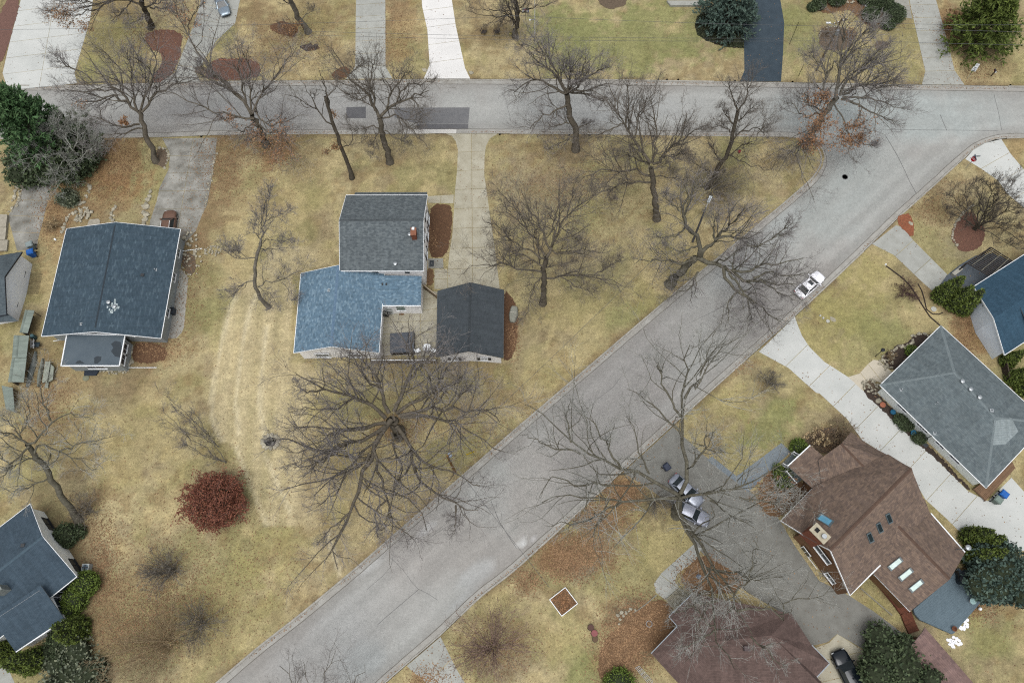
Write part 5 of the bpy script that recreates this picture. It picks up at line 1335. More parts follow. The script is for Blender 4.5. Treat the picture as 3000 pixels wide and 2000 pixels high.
tree('bare tree with drooping limbs and hazy grey crown, right of the driveway mouth', [(*tC(488, 1150)[0], 0), (*tC(490, 1000)[0], 3.4), (*tC(460, 920)[0], 5.2), (*tC(432, 785)[0], 8.2), (*tC(420, 720)[0], 9.6)], [
    (tC(420, 715, 360, 610, 270, 520, 190, 450, 110, 390), 9.6, 16, .55), (tC(412, 720, 330, 670, 220, 630, 110, 620, 40, 680, 20, 760), 9.4, 8, .5), (tC(435, 712, 480, 620, 500, 560, 430, 530), 9.6, 15, .42), (tC(445, 708, 560, 690, 690, 655, 780, 640), 9.6, 13, .42), (tC(450, 710, 600, 720, 700, 790, 745, 830), 9.4, 8, .4),
    (tC(432, 800, 330, 840, 220, 910, 130, 960, 60, 970), 8, 6, .32), (tC(455, 930, 350, 960, 200, 1030), 5.3, 5, .26), (tC(478, 1040, 400, 1080, 270, 1140), 3, 3, .22), (tC(490, 985, 580, 950, 620, 930), 4, 5, .3), (tC(425, 705, 450, 580, 440, 450, 420, 370), 10, 17, .4), (tC(440, 700, 540, 560, 560, 430), 10, 17, .4), (tC(430, 700, 330, 560, 200, 330, 130, 290), 10, 17, .35), (tC(470, 690, 620, 560, 760, 520), 10, 16, .35), (tC(270, 520, 250, 430, 100, 330, 40, 340), 13, 16, .25)], .48, BK_OAK, TW_GREY, 105, dens=1.1, group='bare street trees along the top street')
tree('wide spreading bare tree on the lawn near the junction, long level limbs to the left', [(*tG(1108, 240)[0], 0), (*tG(1095, 90)[0], 3.8), (*tC(1082, 1420)[0], 6), (*tC(1065, 1285)[0], 9)], [
    (tC(1060, 1250, 980, 1130, 920, 1040, 860, 950, 800, 840, 770, 720, 740, 640), 9.5, 17, .55), (tC(1075, 1250, 1100, 1130, 1095, 950, 1075, 830, 1050, 760), 9.5, 17, .5), (tC(1080, 1255, 1180, 1160, 1290, 1080, 1320, 980, 1330, 850), 9.5, 16, .5), (tC(1130, 1210, 1250, 1180, 1380, 1180), 10, 12, .35), (tC(1055, 1260, 960, 1220, 880, 1190, 760, 1200), 9, 12, .35),
    (tC(1065, 1350, 960, 1320, 850, 1300, 700, 1300, 580, 1360, 460, 1400), 7.5, 9, .45), (tC(1075, 1395, 960, 1395, 850, 1400, 760, 1440, 680, 1480, 600, 1510), 6.5, 7, .42), (tC(800, 1425, 740, 1475, 755, 1560), 7, 5, .25), (tC(1075, 1290, 1180, 1270, 1230, 1310), 9, 9, .22), (tC(940, 1060, 990, 850, 1030, 770, 1140, 680), 12, 17, .3), (tC(1080, 1350, 1250, 1360, 1330, 1380), 7, 8, .2), (tC(1290, 1080, 1400, 1000, 1480, 960), 12, 15, .28), (tC(860, 950, 700, 1010, 560, 1060), 13, 13, .25), (tC(880, 1000, 900, 800, 880, 660, 960, 640), 13, 17, .28)], .44, BK_OAK, TW_OAK, 106, dens=1.1, group='bare trees on the corner lawn')
tree('slim bare tree over the dark thicket on the corner lawn', [(*tC(1490, 1440)[0], 0), (*tC(1580, 1290)[0], 3.5), (*tC(1640, 1200)[0], 5.5), (*tC(1680, 1080)[0], 8), (*tC(1700, 960)[0], 10.5), (*tC(1730, 850)[0], 12.5)], [
    (tC(1680, 1090, 1730, 1010, 1870, 990, 1990, 1010), 8, 9, .45), (tC(1640, 1200, 1750, 1120, 1850, 1080, 1960, 900), 5.5, 10, .35), (tC(1700, 960, 1640, 880, 1600, 820), 10.5, 13, .4), (tC(1725, 870, 1790, 770, 1830, 640, 1840, 560), 12, 16, .5), (tC(1730, 850, 1670, 700, 1660, 640), 12.5, 16, .5), (tC(1600, 1250, 1540, 1150, 1490, 1060), 4.5, 8, .4), (tC(1690, 1020, 1600, 960, 1530, 980), 9, 11, .35), (tC(1650, 1180, 1800, 1260, 1960, 1320, 2050, 1210), 5, 5, .25), (tC(1705, 950, 1800, 860, 1860, 800), 10.5, 14, .35), (tC(1550, 1340, 1420, 1260, 1330, 1200), 3, 6, .3)], .32, BK_DARK, TW_OAK, 107, group='bare trees on the corner lawn')
tree('large oak holding orange-brown leaves at the street junction', [(*tD(440, 1090)[0], 0), (*tD(500, 960)[0], 3.2), (*tD(580, 840)[0], 6), (*tD(660, 745)[0], 8)], [
    (tD(650, 760, 660, 640, 680, 470, 700, 330, 720, 200, 705, 100), 8, 18, .6), (tD(680, 730, 720, 640, 850, 540, 950, 500, 1050, 470, 1170, 420), 8, 15, .5), (tD(700, 720, 860, 650, 1000, 570, 1150, 500), 8, 14, .45), (tD(710, 700, 880, 640, 1050, 660, 1250, 660), 8.2, 12, .42), (tD(690, 760, 800, 790, 920, 870, 1050, 920, 1130, 960), 7.5, 9, .42), (tD(700, 740, 900, 750, 1080, 830, 1190, 840), 8, 10, .38),
    (tD(570, 850, 440, 810, 430, 745, 300, 690), 6, 10, .32), (tD(560, 860, 420, 900, 380, 850, 230, 760), 5.8, 9, .3), (tD(590, 830, 555, 700, 575, 550, 640, 490, 700, 450), 6.5, 14, .42), (tD(578, 545, 480, 430, 420, 430), 12, 15, .25), (tD(560, 880, 430, 1020, 330, 1170, 360, 1280, 430, 1380, 490, 1560), 5, 3, .3), (tD(640, 800, 740, 970, 770, 1080, 750, 1180, 800, 1250), 6, 4, .26), (tD(700, 420, 800, 330, 870, 230, 960, 200), 13, 18, .3), (tD(940, 590, 1040, 540, 1060, 620, 1140, 660), 12, 12, .25), (tD(770, 1080, 880, 1110, 940, 1130), 5, 4, .2), (tD(430, 1020, 330, 1180, 220, 1210), 4, 3, .2), (tD(850, 540, 940, 420, 1060, 330), 12, 17, .28)], .5, BK_GREY, TW_GREY, 108,
    leaves=[(2430, 390, 80, 55, 2200), (2420, 330, 60, 50, 700), (2500, 400, 60, 30, 300), (2400, 285, 40, 26, 320), (2510, 350, 60, 35, 300), (2370, 420, 30, 30, 320)], leaf_mat=LF_RUST, group='bare trees on the corner lawn')
tree('leaning oak at the kerb that arches over the diagonal street behind the white car', [(*tG(1205, 745)[0], 0), (*tG(1270, 665)[0], 2.4), (*tG(1350, 590)[0], 4.6), (*tG(1420, 525)[0], 6.4), (*tG(1448, 480)[0], 7.4)], [
    (tG(1445, 485, 1420, 380, 1330, 280, 1290, 180, 1340, 60, 1330, -20), 7.4, 16, .58), (tG(1455, 490, 1560, 390, 1650, 310, 1740, 210, 1780, 150), 7.4, 15, .52), (tG(1555, 395, 1550, 280, 1560, 200), 10, 15, .3), (tG(1550, 400, 1700, 370, 1760, 390, 1850, 450, 2000, 400, 2091, 370), 10, 12, .36), (tG(1425, 535, 1540, 570, 1620, 620, 1720, 680, 1800, 700, 1920, 700, 2040, 740, 2190, 745) , 6.5, 9, .62),
    (tG(1620, 620, 1650, 720, 1720, 800, 1790, 830, 1880, 900, 1980, 960, 2080, 1030), 7.5, 7, .45), (tG(1660, 650, 1740, 740, 1800, 830, 1900, 960), 8, 7, .35), (tG(1650, 635, 1780, 630, 1900, 600, 2091, 570, 2220, 540), 8, 11, .38), (tG(1425, 640, 1400, 720, 1360, 770, 1260, 800, 1180, 870), 5, 3, .26), (tG(1390, 555, 1270, 580, 1100, 550, 1000, 540, 930, 570), 6, 8, .3), (tG(1340, 290, 1260, 370, 1150, 380, 1080, 370), 10, 9, .28), (tG(1425, 440, 1300, 490, 1180, 450), 8, 9, .25), (tG(1720, 800, 1650, 870, 1660, 1000, 1620, 1110), 7, 4, .26), (tG(1850, 690, 1960, 640, 2091, 680, 2330, 640), 9, 11, .26), (tG(1900, 700, 2030, 800, 2180, 860), 9, 8, .24), (tG(1800, 840, 1830, 1000, 1800, 1100), 7, 5, .22), (tG(1290, 180, 1200, 100, 1150, 60), 13, 15, .22), (tG(1690, 660, 1700, 500, 1740, 430), 8, 11, .25), (tG(1980, 400, 2100, 300, 2200, 260), 11, 13, .2)], .6, BK_LICH, TW_GREY, 109, dens=1.05, group='bare trees along the diagonal street')
tree('straight-trunked bare tree on the lawn right of the garage', [(*tG(236, 885)[0], 0), (*tG(245, 760)[0], 3.8), (*tG(245, 640)[0], 7.6), (*tG(262, 530)[0], 11)], [
    (tG(268, 530, 310, 420, 360, 290, 420, 210, 560, 110, 650, 50), 11, 17, .55), (tG(318, 405, 320, 270, 360, 150, 360, 50), 13, 18, .38), (tG(290, 470, 250, 380, 200, 280, 150, 190, 100, 90, 70, 0), 12, 18, .42), (tG(252, 525, 190, 410, 110, 310, 0, 200, -60, 140), 11, 17, .45), (tG(248, 545, 110, 470, 0, 410, -130, 380), 10.5, 15, .38), (tG(245, 605, 150, 540, 0, 510, -150, 500), 9, 13, .35), (tG(243, 645, 100, 625, 0, 610, -180, 560, -260, 600, -380, 650), 7.6, 9, .42),
    (tG(247, 690, 400, 670, 550, 670, 650, 660, 780, 720, 900, 770), 6.2, 7, .42), (tG(640, 662, 740, 600, 840, 550), 7, 9, .28), (tG(265, 515, 290, 490, 450, 500, 600, 480, 730, 500), 11, 11, .36), (tG(250, 615, 360, 590, 450, 570), 8.5, 9, .28), (tG(243, 650, 170, 760, 130, 880, 120, 980), 7, 2.5, .24), (tG(370, 678, 480, 750, 620, 800), 6.5, 4.5, .24), (tG(110, 310, 60, 200, -60, 60, -130, 10), 14, 18, .3), (tG(360, 290, 440, 350, 520, 420), 14, 14, .25), (tG(0, 410, -100, 300, -190, 260), 12, 16, .25), (tG(420, 210, 460, 60, 480, -40), 15, 18, .28)], .4, BK_OAK, TW_OAK, 110, dens=1.0, group='bare trees on the corner lawn')
tree('small crooked bare tree on the lawn between the slate-roofed and white houses', [(*tE(2062, 915)[0], 0), (*tE(1995, 845)[0], 1.8), (*tE(1950, 750)[0], 4), (*tE(1960, 560)[0], 7), (*tE(2000, 400)[0], 9.5)], [
    (tE(1995, 420, 2020, 300, 2040, 150, 2050, 80), 9.5, 13, .55), (tE(1955, 700, 1830, 750, 1780, 820, 1750, 930), 4.6, 5, .35), (tF(15, 890, 100, 850, 200, 850, 290, 790, 370, 750), 3.4, 6, .38), (tE(1965, 535, 1840, 545, 1750, 510, 1680, 420), 7.2, 9, .32), (tE(1840, 545, 1810, 440, 1780, 380), 8, 10, .22), (tE(2000, 400, 1940, 330, 1960, 230), 9.5, 12, .35), (tF(20, 600, 80, 610, 150, 600, 270, 590), 7, 8, .3), (tF(20, 560, 100, 520, 180, 540, 300, 510), 7.4, 9, .28), (tF(40, 400, 60, 280, 110, 150, 130, 60), 10, 13, .35), (tF(10, 880, 110, 940, 190, 1080), 3.6, 3, .2), (tF(60, 400, 150, 350, 250, 300), 10, 12, .28), (tF(200, 850, 260, 930, 320, 970), 5, 4, .18)], .26, BK_GREY, TW_GREY, 111, dens=.95, rat=(.44, .48, .46))
OAKC = [
    (tJ(690, 225, 630, 290, 600, 360, 590, 420, 540, 500, 510, 600, 490, 680, 430, 790, 400, 880, 415, 990), 5.6, 10, .62), (tJ(600, 380, 640, 520, 660, 640, 700, 730, 760, 800, 800, 840), 7, 9, .36), (tJ(660, 260, 560, 330, 450, 350, 330, 380, 150, 395), 6, 12, .46), (tJ(660, 240, 540, 280, 420, 270, 280, 250, 150, 260), 6, 13, .42), (tJ(660, 215, 600, 150, 500, 110, 350, 70, 280, 30, 200, -20), 6, 14, .46), (tJ(680, 190, 650, 90, 610, 0, 560, -90, 500, -150), 6, 15, .46),
    (tJ(705, 180, 760, 60, 800, -40, 790, -150, 800, -240), 6, 16, .46), (tJ(720, 190, 830, 130, 920, 60, 970, -20, 1040, -120), 6, 15, .44), (tJ(730, 205, 900, 160, 1000, 170, 1100, 180, 1200, 190, 1250, 240), 6, 12, .46), (tJ(740, 215, 950, 210, 1050, 250, 1150, 320, 1250, 390), 5.8, 9, .38), (tJ(720, 260, 790, 360, 800, 460, 840, 550, 940, 600, 1010, 660, 1050, 690, 1130, 690), 5.4, 8, .46), (tJ(780, 350, 830, 430, 900, 470, 1000, 500, 1060, 530, 1150, 570), 6, 8, .34), (tJ(690, 290, 745, 460, 740, 560, 720, 620), 5.8, 8, .28), (tJ(580, 400, 470, 500, 420, 600, 300, 660), 7.4, 11, .34),
    (tJ(640, 70, 560, 20, 520, -60, 420, -120), 8, 15, .28), (tJ(780, 20, 850, -60, 920, -120, 960, -160), 9, 15, .28), (tJ(450, 350, 350, 430, 250, 470, 160, 440), 9, 12, .28), (tJ(500, 110, 420, 160, 300, 170, 180, 180), 9, 13, .26), (tJ(1000, 170, 1040, 90, 1110, 70, 1180, 30), 9, 13, .26), (tJ(1020, 660, 1020, 740, 1010, 810), 7.5, 6, .22), (tJ(490, 690, 380, 780, 330, 850), 8.5, 9, .25), (tJ(660, 640, 600, 700, 630, 830), 8, 8, .22), (tJ(350, 70, 260, 90, 180, 40), 11, 14, .24), (tJ(900, 160, 990, 60, 1080, -10), 8, 14, .26)]
tree('huge wide-crowned bare oak below the white house, limbs spread on every side', [(1172, 1278, 0), (1165, 1258, 2), (1156, 1240, 4), (1148, 1228, 5.8)], OAKC, .66, BK_OAK, TW_GREY, 112, dens=1.0, levels=(13, 7, 5))
tree('tall pale-twigged maple over the parked cars at the brown house driveway', [(*tK(838, 712)[0], 0), (*tK(842, 680)[0], 2.5), (*tK(850, 640)[0], 5.5), (*tK(862, 600)[0], 8)], [
    (tK(862, 600, 880, 540, 900, 460, 870, 330, 865, 200, 880, 60, 890, -40) + tG(1330, 1400, 1320, 1300, 1360, 1200), 8, 20, .6), (tK(870, 330, 850, 270, 740, 180, 650, 100, 580, 70), 13, 19, .32), (tK(866, 210, 810, 120, 760, 0, 740, -60) + tG(1140, 1430, 1080, 1310), 15, 20, .32), (tK(880, 120, 960, 20) + tG(1390, 1560, 1450, 1420, 1540, 1340, 1640, 1200, 1780, 1100), 16, 21, .34), (tG(1440, 1440, 1510, 1250, 1550, 1100), 18, 21, .22), (tK(895, 475, 970, 390, 990, 330, 1000, 240), 10, 16, .36),
    (tK(855, 610, 800, 590, 690, 500, 560, 480, 440, 430, 300, 340, 130, 190, 95, 160), 7.5, 17, .52), (tK(300, 340, 280, 200, 300, 110), 15, 19, .26), (tK(560, 478, 490, 360, 440, 270, 330, 170), 12, 18, .34), (tK(350, 400, 200, 360, 90, 310, 40, 300), 14, 17, .26), (tK(850, 625, 780, 620, 660, 640, 500, 640, 370, 620, 240, 600, 150, 640), 7, 14, .46), (tK(560, 645, 450, 710, 350, 740, 160, 775), 10, 13, .32), (tK(860, 625, 930, 610, 1060, 600, 1180, 560, 1260, 530, 1394, 440), 7.5, 16, .44), (tK(1010, 635, 1100, 700, 1250, 780), 11, 14, .26),
    (tK(845, 690, 920, 800, 980, 900, 1050, 1000, 1130, 1080, 1150, 1200, 1220, 1330), 5, 16, .52), (tK(850, 700, 940, 900, 990, 1000, 1020, 1160, 1040, 1300, 1080, 1420, 1130, 1500), 5, 17, .5), (tK(1030, 1300, 940, 1360, 850, 1400), 14, 17, .24), (tK(1050, 1150, 930, 1160, 800, 1230), 12, 15, .24), (tK(990, 980, 1120, 1000, 1280, 1050, 1394, 1020), 9, 15, .32), (tK(1140, 1110, 1220, 1040, 1240, 880, 1230, 820), 12, 17, .24), (tK(1150, 1200, 1280, 1180, 1394, 1240) + tL(150, 1160, 300, 1130, 430, 1090), 13, 18, .3), (tK(1040, 1300, 960, 1220, 900, 1150), 14, 18, .2), (tK(1220, 1330, 1300, 1400, 1394, 1500), 15, 18, .24), (tL(-60, 620, 60, 640, 170, 670, 300, 680), 14, 17, .2), (tK(500, 560, 350, 560, 200, 500, 160, 600), 11, 15, .26), (tK(700, 500, 640, 340, 600, 200), 11, 17, .26)], .5, BK_LICH, TW_PALE, 113, dens=.72, levels=(14, 6, 5), name='maple_tree')
tree('leaning pale-barked tree over the hedge left of the stone house', [(*tI(405, 745)[0], 0), (*tI(330, 640)[0], 3), (*tI(260, 520)[0], 6), (*tI(200, 430)[0], 8.5), (*tI(140, 350)[0], 11)], [
    (tI(140, 350, 220, 310, 260, 230, 350, 200, 480, 220), 11, 14, .42), (tI(175, 395, 210, 340, 300, 390, 420, 450, 510, 490), 10, 12, .4), (tI(300, 388, 450, 340, 580, 310), 11, 14, .3), (tI(140, 350, 60, 300, 0, 290, -60, 280), 11, 15, .42), (tI(150, 360, 60, 450, 20, 500, -40, 600), 11, 12, .4), (tI(200, 435, 150, 420, 60, 470, 20, 500), 8.5, 10, .35), (tI(255, 230, 220, 140, 200, 60, 210, -40), 13, 15, .3), (tI(110, 320, 60, 250, 0, 200), 12, 15, .3), (tI(250, 520, 160, 560, 60, 590, 0, 570), 6, 7, .3), (tI(235, 480, 260, 400, 240, 470), 7, 8, .2), (tI(100, 310, 150, 200, 140, 120), 12.5, 16, .25), (tI(60, 460, 0, 420, -60, 400), 11.5, 14, .25)], .4, BK_LICH, TW_PALE, 114, dens=.7)
tree('bare tree with rusty base on the lawn left of the plain grey driveway', [(*tB(400, 245)[0], 0), (*tB(350, 170)[0], 2), (*tB(310, 100)[0], 4), (*tB(262, -10)[0], 7)], [(tB(262, -10, 230, -100, 220, -180), 7, 11, .6), (tB(345, 160, 380, 110, 450, 80), 2.5, 4, .2), (tB(350, 190, 270, 180, 180, 190), 2, 3, .14), (tB(290, 50, 200, 0, 120, -60), 5, 8, .3)], .46, BK_GREY, TW_OAK, 115, dens=.7, leaves=[(885, 85, 50, 25, 420)], leaf_mat=LF_TAN)
tree('bare multi-limbed tree beside the two slatted lawn chairs', [(*tB(1985, 285)[0], 0), (*tB(2000, 170)[0], 2.2), (*tB(2000, 80)[0], 4), (*tB(1990, -20)[0], 6)], [(tB(1975, 190, 1950, 140, 1900, 80, 1790, 80, 1640, 60), 2, 6, .35), (tB(1980, 180, 1960, 110, 1930, 40, 1900, -60), 2.5, 8, .45), (tB(2000, 90, 1990, 0, 1980, -100), 4, 10, .6), (tC(30, 100, 100, 80, 170, 60, 330, 20), 4, 7, .3), (tC(25, 110, 60, 60, 120, 0), 4, 8, .3), (tB(1960, 110, 1860, 130, 1700, 110, 1620, 80), 3, 6, .28), (tB(1960, 150, 1900, 190, 1870, 200), 2.5, 3, .16), (tB(2000, 120, 1960, 40, 1930, -40), 4, 9, .35)], .4, BK_DARK, TW_OAK, 116, dens=.7)
tree('dark bare oak with brown leaves over the red mulch at the top left', [(*tA(1155, 215)[0], 0), (*tA(1125, 120)[0], 2.5), (*tA(1085, 0)[0], 5.5)], [(tA(1085, 0, 1060, -80, 1040, -160), 5.5, 9, .6), (tA(1100, 40, 1000, 10, 880, 0, 760, 30, 620, 60, 520, 110), 4.5, 8, .42), (tA(1110, 60, 1200, 20, 1300, -20), 4, 8, .35), (tA(880, 0, 700, 80, 560, 110, 420, 130), 6, 8, .3), (tA(1000, 10, 940, 90, 850, 160), 5, 6, .25), (tA(1120, 100, 1060, 160, 980, 180), 3, 5, .25), (tA(760, 30, 600, 0, 450, 40, 380, 90), 7, 9, .25), (tA(1150, 60, 1280, 60, 1360, 110), 4, 8, .3)], .5, BK_DARK, TW_GREY, 117, dens=1.0, leaves=[(190, 60, 60, 45, 800), (250, 70, 40, 25, 300), (510, 30, 40, 40, 260)], leaf_mat=LF_TAN)
tree('bare ornamental tree in the raised red mulch bed by the pergola', [(*tH(1712, 318)[0], 0), (*tH(1726, 300)[0], .7)], [
    (tH(1726, 300, 1780, 220, 1850, 120, 1950, 30, 2030, -60), .7, 8, .5), (tH(1724, 300, 1760, 150, 1740, 50, 1730, -20), .7, 7, .42), (tH(1722, 300, 1640, 190, 1560, 90, 1450, 30), .7, 6, .42), (tH(1728, 298, 1900, 210, 2000, 180, 2110, 160), .7, 7, .45), (tH(1728, 300, 1850, 270, 1960, 270, 2120, 310), .7, 6, .4), (tH(1724, 305, 1830, 340, 1920, 410, 2030, 470), .7, 4, .35), (tH(1722, 298, 1690, 200, 1640, 60, 1640, -40), .7, 7, .4), (tH(1726, 300, 1820, 140, 1840, 0, 1830, -80), .7, 8, .42), (tH(1728, 300, 1880, 150, 2020, 60, 2120, 0), .7, 8, .42), (tH(1722, 302, 1620, 240, 1540, 190, 1480, 180), .7, 4, .32), (tH(1728, 302, 1900, 300, 2040, 380, 2100, 420), .7, 5, .32), (tH(1727, 299, 1800, 180, 1880, 60, 1900, -60), .7, 8.5, .4), (tH(1726, 300, 1780, 260, 1840, 210, 1990, 120), 1, 8, .35)], .24, BK_DARK, TW_DARK, 118, dens=1.1, levels=(11, 8, 5), rat=(.34, .4, .42), lift=.5, twr=1.3, name='ornamental_tree')
tree('cluster of pale bare branches hanging over the yews left of the slate-roofed house', [(*tA(640, 1330)[0], 0), (*tA(600, 1230)[0], 2.5), (*tA(560, 1150)[0], 4.5)], [(tA(560, 1150, 500, 1080, 400, 1000, 330, 960), 4.5, 9, .5), (tA(565, 1160, 440, 1190, 300, 1180, 160, 1230), 4.3, 7, .45), (tA(560, 1150, 600, 1040, 590, 940, 620, 880), 4.5, 10, .45), (tA(570, 1170, 480, 1240, 420, 1330), 4, 6, .35), (tA(555, 1150, 420, 1100, 250, 1080, 120, 1050), 4.5, 8, .45), (tA(600, 1230, 680, 1160, 740, 1080), 3, 8, .4), (tA(590, 1220, 560, 1300, 480, 1400, 420, 1460), 2.5, 4, .3), (tA(565, 1160, 480, 980, 400, 900), 5, 10, .4)], .24, BK_PALE, TW_PALE, 119, dens=.9)
# ------------------------------------------------------------------ twiggy shrubs, evergreens, leaf litter
def twig_shrub(label, px, r, h, n, mat, seed, lean=(0, 0), group=None, droop=0.0, name='bare_shrub', heads=None, spread=1.0, thick=1.0):
    rg = np.random.default_rng(seed); n = int(n * .42); thick = thick * 1.5
    base = G(*px, 0); T = Thing(name, label, 'shrub', base, group)
    az = rg.random(n) * 2 * np.pi; rad = np.sqrt(rg.random(n)) * r * spread
    K = 7; t = np.linspace(0, 1, K)
    o = np.stack([np.cos(az) * rad * .12, np.sin(az) * rad * .12, np.zeros(n)], 1)
    P = np.zeros((n, K, 3))
    for k in range(K):
        P[:, k, 0] = o[:, 0] + np.cos(az) * rad * t[k] ** 1.1 + lean[0] * t[k]
        P[:, k, 1] = o[:, 1] + np.sin(az) * rad * t[k] ** 1.1 + lean[1] * t[k]
        P[:, k, 2] = h * (.75 + .5 * rg.random(n)) * (1 - .45 * (rad / r) ** 2) * (np.sin(t[k] * np.pi * (.5 + .35 * droop)) / np.sin(np.pi * (.5 + .35 * droop) * 1.0 if droop < .01 else np.pi * .5))
    P[:, 1:, :] += rg.normal(size=(n, K - 1, 3)) * h * .018
    n_ = n; Rr = (.016 + .008 * h * .3) * thick * np.linspace(1, .35, K)[None] * np.ones((n, 1))
    V1, Q1 = tubes(P, Rr, 4)
    P2, R2 = sprout(P, Rr, 5, .42, (.3, .9), 4, rg, .2, .25, .18, .7, .3)
    V2, Q2 = tubes(P2, np.maximum(R2, .010 * thick), 3)
    P3, R3 = sprout(P2, R2, 3, .5, (.3, .9), 2, rg, .2, .2, .18, .7, .2)
    V3, Q3 = tubes(P3, np.maximum(R3, .009 * thick), 3)
    T.put('stems', np_mesh('stems', V1, Q1, mat))['kind'] = 'stuff'
    T.put('twigs', np_mesh('twigs', np.concatenate([V2, V3]), np.concatenate([Q2, Q3 + len(V2)]), mat))['kind'] = 'stuff'
    if heads:
        m, cnt, sz = heads
        C0 = P3[rg.integers(0, len(P3), cnt), -1]
        C0 = np.repeat(C0, 8, 0) + rg.normal(size=(cnt * 8, 3)) * sz * .35
        V, Q = leafquads(C0, sz * .7, rg)
        T.put('dry_leaves', np_mesh('dry_leaves', V, Q, m, attr=np.repeat(rg.random(len(C0)), 4)))['kind'] = 'stuff'
    return T
SH_GREY = plain('shrub_twigs_grey', C(134, 128, 118), C(116, 110, 102), 1, .9); SH_BROWN = plain('shrub_twigs_brown', C(148, 130, 108), C(128, 112, 92), 1, .9); SH_PURP = plain('shrub_twigs_purple', C(104, 80, 76), C(86, 68, 66), 1, .9); SH_TAN = plain('shrub_twigs_tan', C(168, 148, 116), C(148, 130, 102), 1, .9)
LF_STRAW = foliage('straw_heads', C(150, 128, 94), C(178, 156, 118), C(200, 182, 146))
twig_shrub('broad many-stemmed bare shrub by the lower kerb near the bottom', (1446, 1897), 5.0, 4.6, 130, TW_RED, 201)
twig_shrub('dense grey bare bush standing alone on the lower left lawn', (508, 1672), 2.8, 3.2, 120, SH_GREY, 202, lean=(-.6, -.2))
twig_shrub('dark rounded bare bush near the street on the lower left lawn', (592, 1828), 3.0, 2.8, 100, SH_GREY, 203)
twig_shrub('wide tan weeping bare shrub at the bottom of the left lawn', (500, 1880), 5.6, 4.2, 130, SH_TAN, 204, lean=(-1.5, -.5), droop=.5)
twig_shrub('round leafless bush on the lawn below the curved driveway mouth', (2252, 1122), 1.7, 1.9, 60, SH_GREY, 205)
twig_shrub('low purple-brown bush beside the black drain hoses', (2650, 856), 1.7, .9, 90, SH_PURP, 206)
twig_shrub('brown hydrangea with straw-coloured dead heads beside the porch', (2400, 1290), 1.9, 1.6, 60, SH_BROWN, 207, heads=(LF_STRAW, 60, .28), name='hydrangea')
twig_shrub('tall brown twiggy shrub at the corner of the brown house by the driveway', (2445, 1272), 1.9, 2.8, 70, SH_BROWN, 208)
twig_shrub('tangle of bare twigs in the bed below the white porch railings', (2275, 1448), 2.4, 2.0, 60, TW_PALE, 209, heads=(LF_RUST, 40, .25))
twig_shrub('dark bare thicket under the slim tree on the corner lawn', (2085, 555), 4.6, 2.6, 150, SH_GREY, 210)
twig_shrub('pale bare shrub among the round yews at the top', (2560, 78), 1.9, 1.8, 45, TW_PALE, 211)
twig_shrub('twiggy bush against the trunk of the leaning tree by the stone house', (262, 1500), 2.4, 2.4, 60, SH_GREY, 212)
twig_shrub('small straw-coloured grass clump at the end of the evergreen hedge', (105, 1955), .8, .9, 40, SH_TAN, 213)
twig_shrub('dry brown perennial clump in the mulch between the two left driveways', (158, 662), 1.3, .8, 60, SH_TAN, 214, heads=(LF_STRAW, 40, .16))
twig_shrub('brown tuft of dry grass in the round bed by the utility pole', (2418, 102), 1.1, .9, 50, SH_BROWN, 215)
twig_shrub('rust-leaved shrub left of the big evergreen at the top right', (2785, 75), 2.0, 2.0, 40, SH_BROWN, 216, heads=(LF_RUST, 90, .3))
twig_shrub('low bare shrub under the maple beside the parked cars', (1918, 1462), 2.2, 1.6, 60, SH_GREY, 217)
twig_shrub('rust-coloured bush right of the round bed below the utility pole', (2490, 110), 1.0, .9, 30, SH_BROWN, 218, heads=(LF_TAN, 50, .22))
twig_shrub('leafless bush in the lawn left of the ranch walkway bed', (2600, 1048), .9, .7, 40, SH_TAN, 219)
twig_shrub('wispy bare shrub at the mouth of the grey driveway', (2090, 1310), 1.5, 1.8, 30, TW_PALE, 220)
# upright clump of grey stems on the left lawn
tree('clump of upright grey stems leaning left above the red-leaved tree', [(662, 1354, 0), (658, 1350, .4)], [
    (tI(1150, 440, 1060, 380, 960, 310, 880, 240, 830, 180), .4, 6.5, .5), (tI(1150, 440, 1080, 330, 990, 230, 900, 140, 820, 80), .4, 7.5, .5), (tI(1115, 365, 1040, 300, 960, 220, 880, 150), .5, 6.5, .45), (tI(1145, 438, 1040, 400, 950, 350, 930, 300), .4, 5, .4), (tI(1110, 362, 1060, 290, 1020, 220, 990, 180), .5, 5.5, .4), (tI(1120, 365, 1050, 330, 940, 280, 850, 230), .5, 6, .4), (tI(1150, 440, 1060, 420, 960, 360), .4, 5, .35), (tI(1118, 362, 1080, 300, 1000, 250, 930, 200), .5, 6, .35)], .12, BK_GREY, TW_GREY, 130, levels=(10, 5, 4), rat=(.28, .35, .4), lift=.7, name='multi_stem_tree')
tree('bare treetop reaching in over the street at the bottom edge', [(905, 2150, 0), (905, 2140, 3), (900, 2125, 6)], [((((900, 2125), (880, 2050), (850, 1980), (820, 1945))), 6, 11, .5), ((((900, 2125), (930, 2040), (960, 1960), (985, 1905))), 6, 12, .5), ((((900, 2125), (980, 2060), (1040, 1990), (1070, 1940))), 6, 11, .45), ((((900, 2125), (800, 2090), (720, 2040))), 6, 10, .4), ((((930, 2040), (900, 1990), (890, 1940))), 8, 12, .3), ((((900, 2125), (1000, 2120), (1090, 2070))), 6, 10, .4)], .22, BK_GREY, TW_GREY, 131, dens=.4)
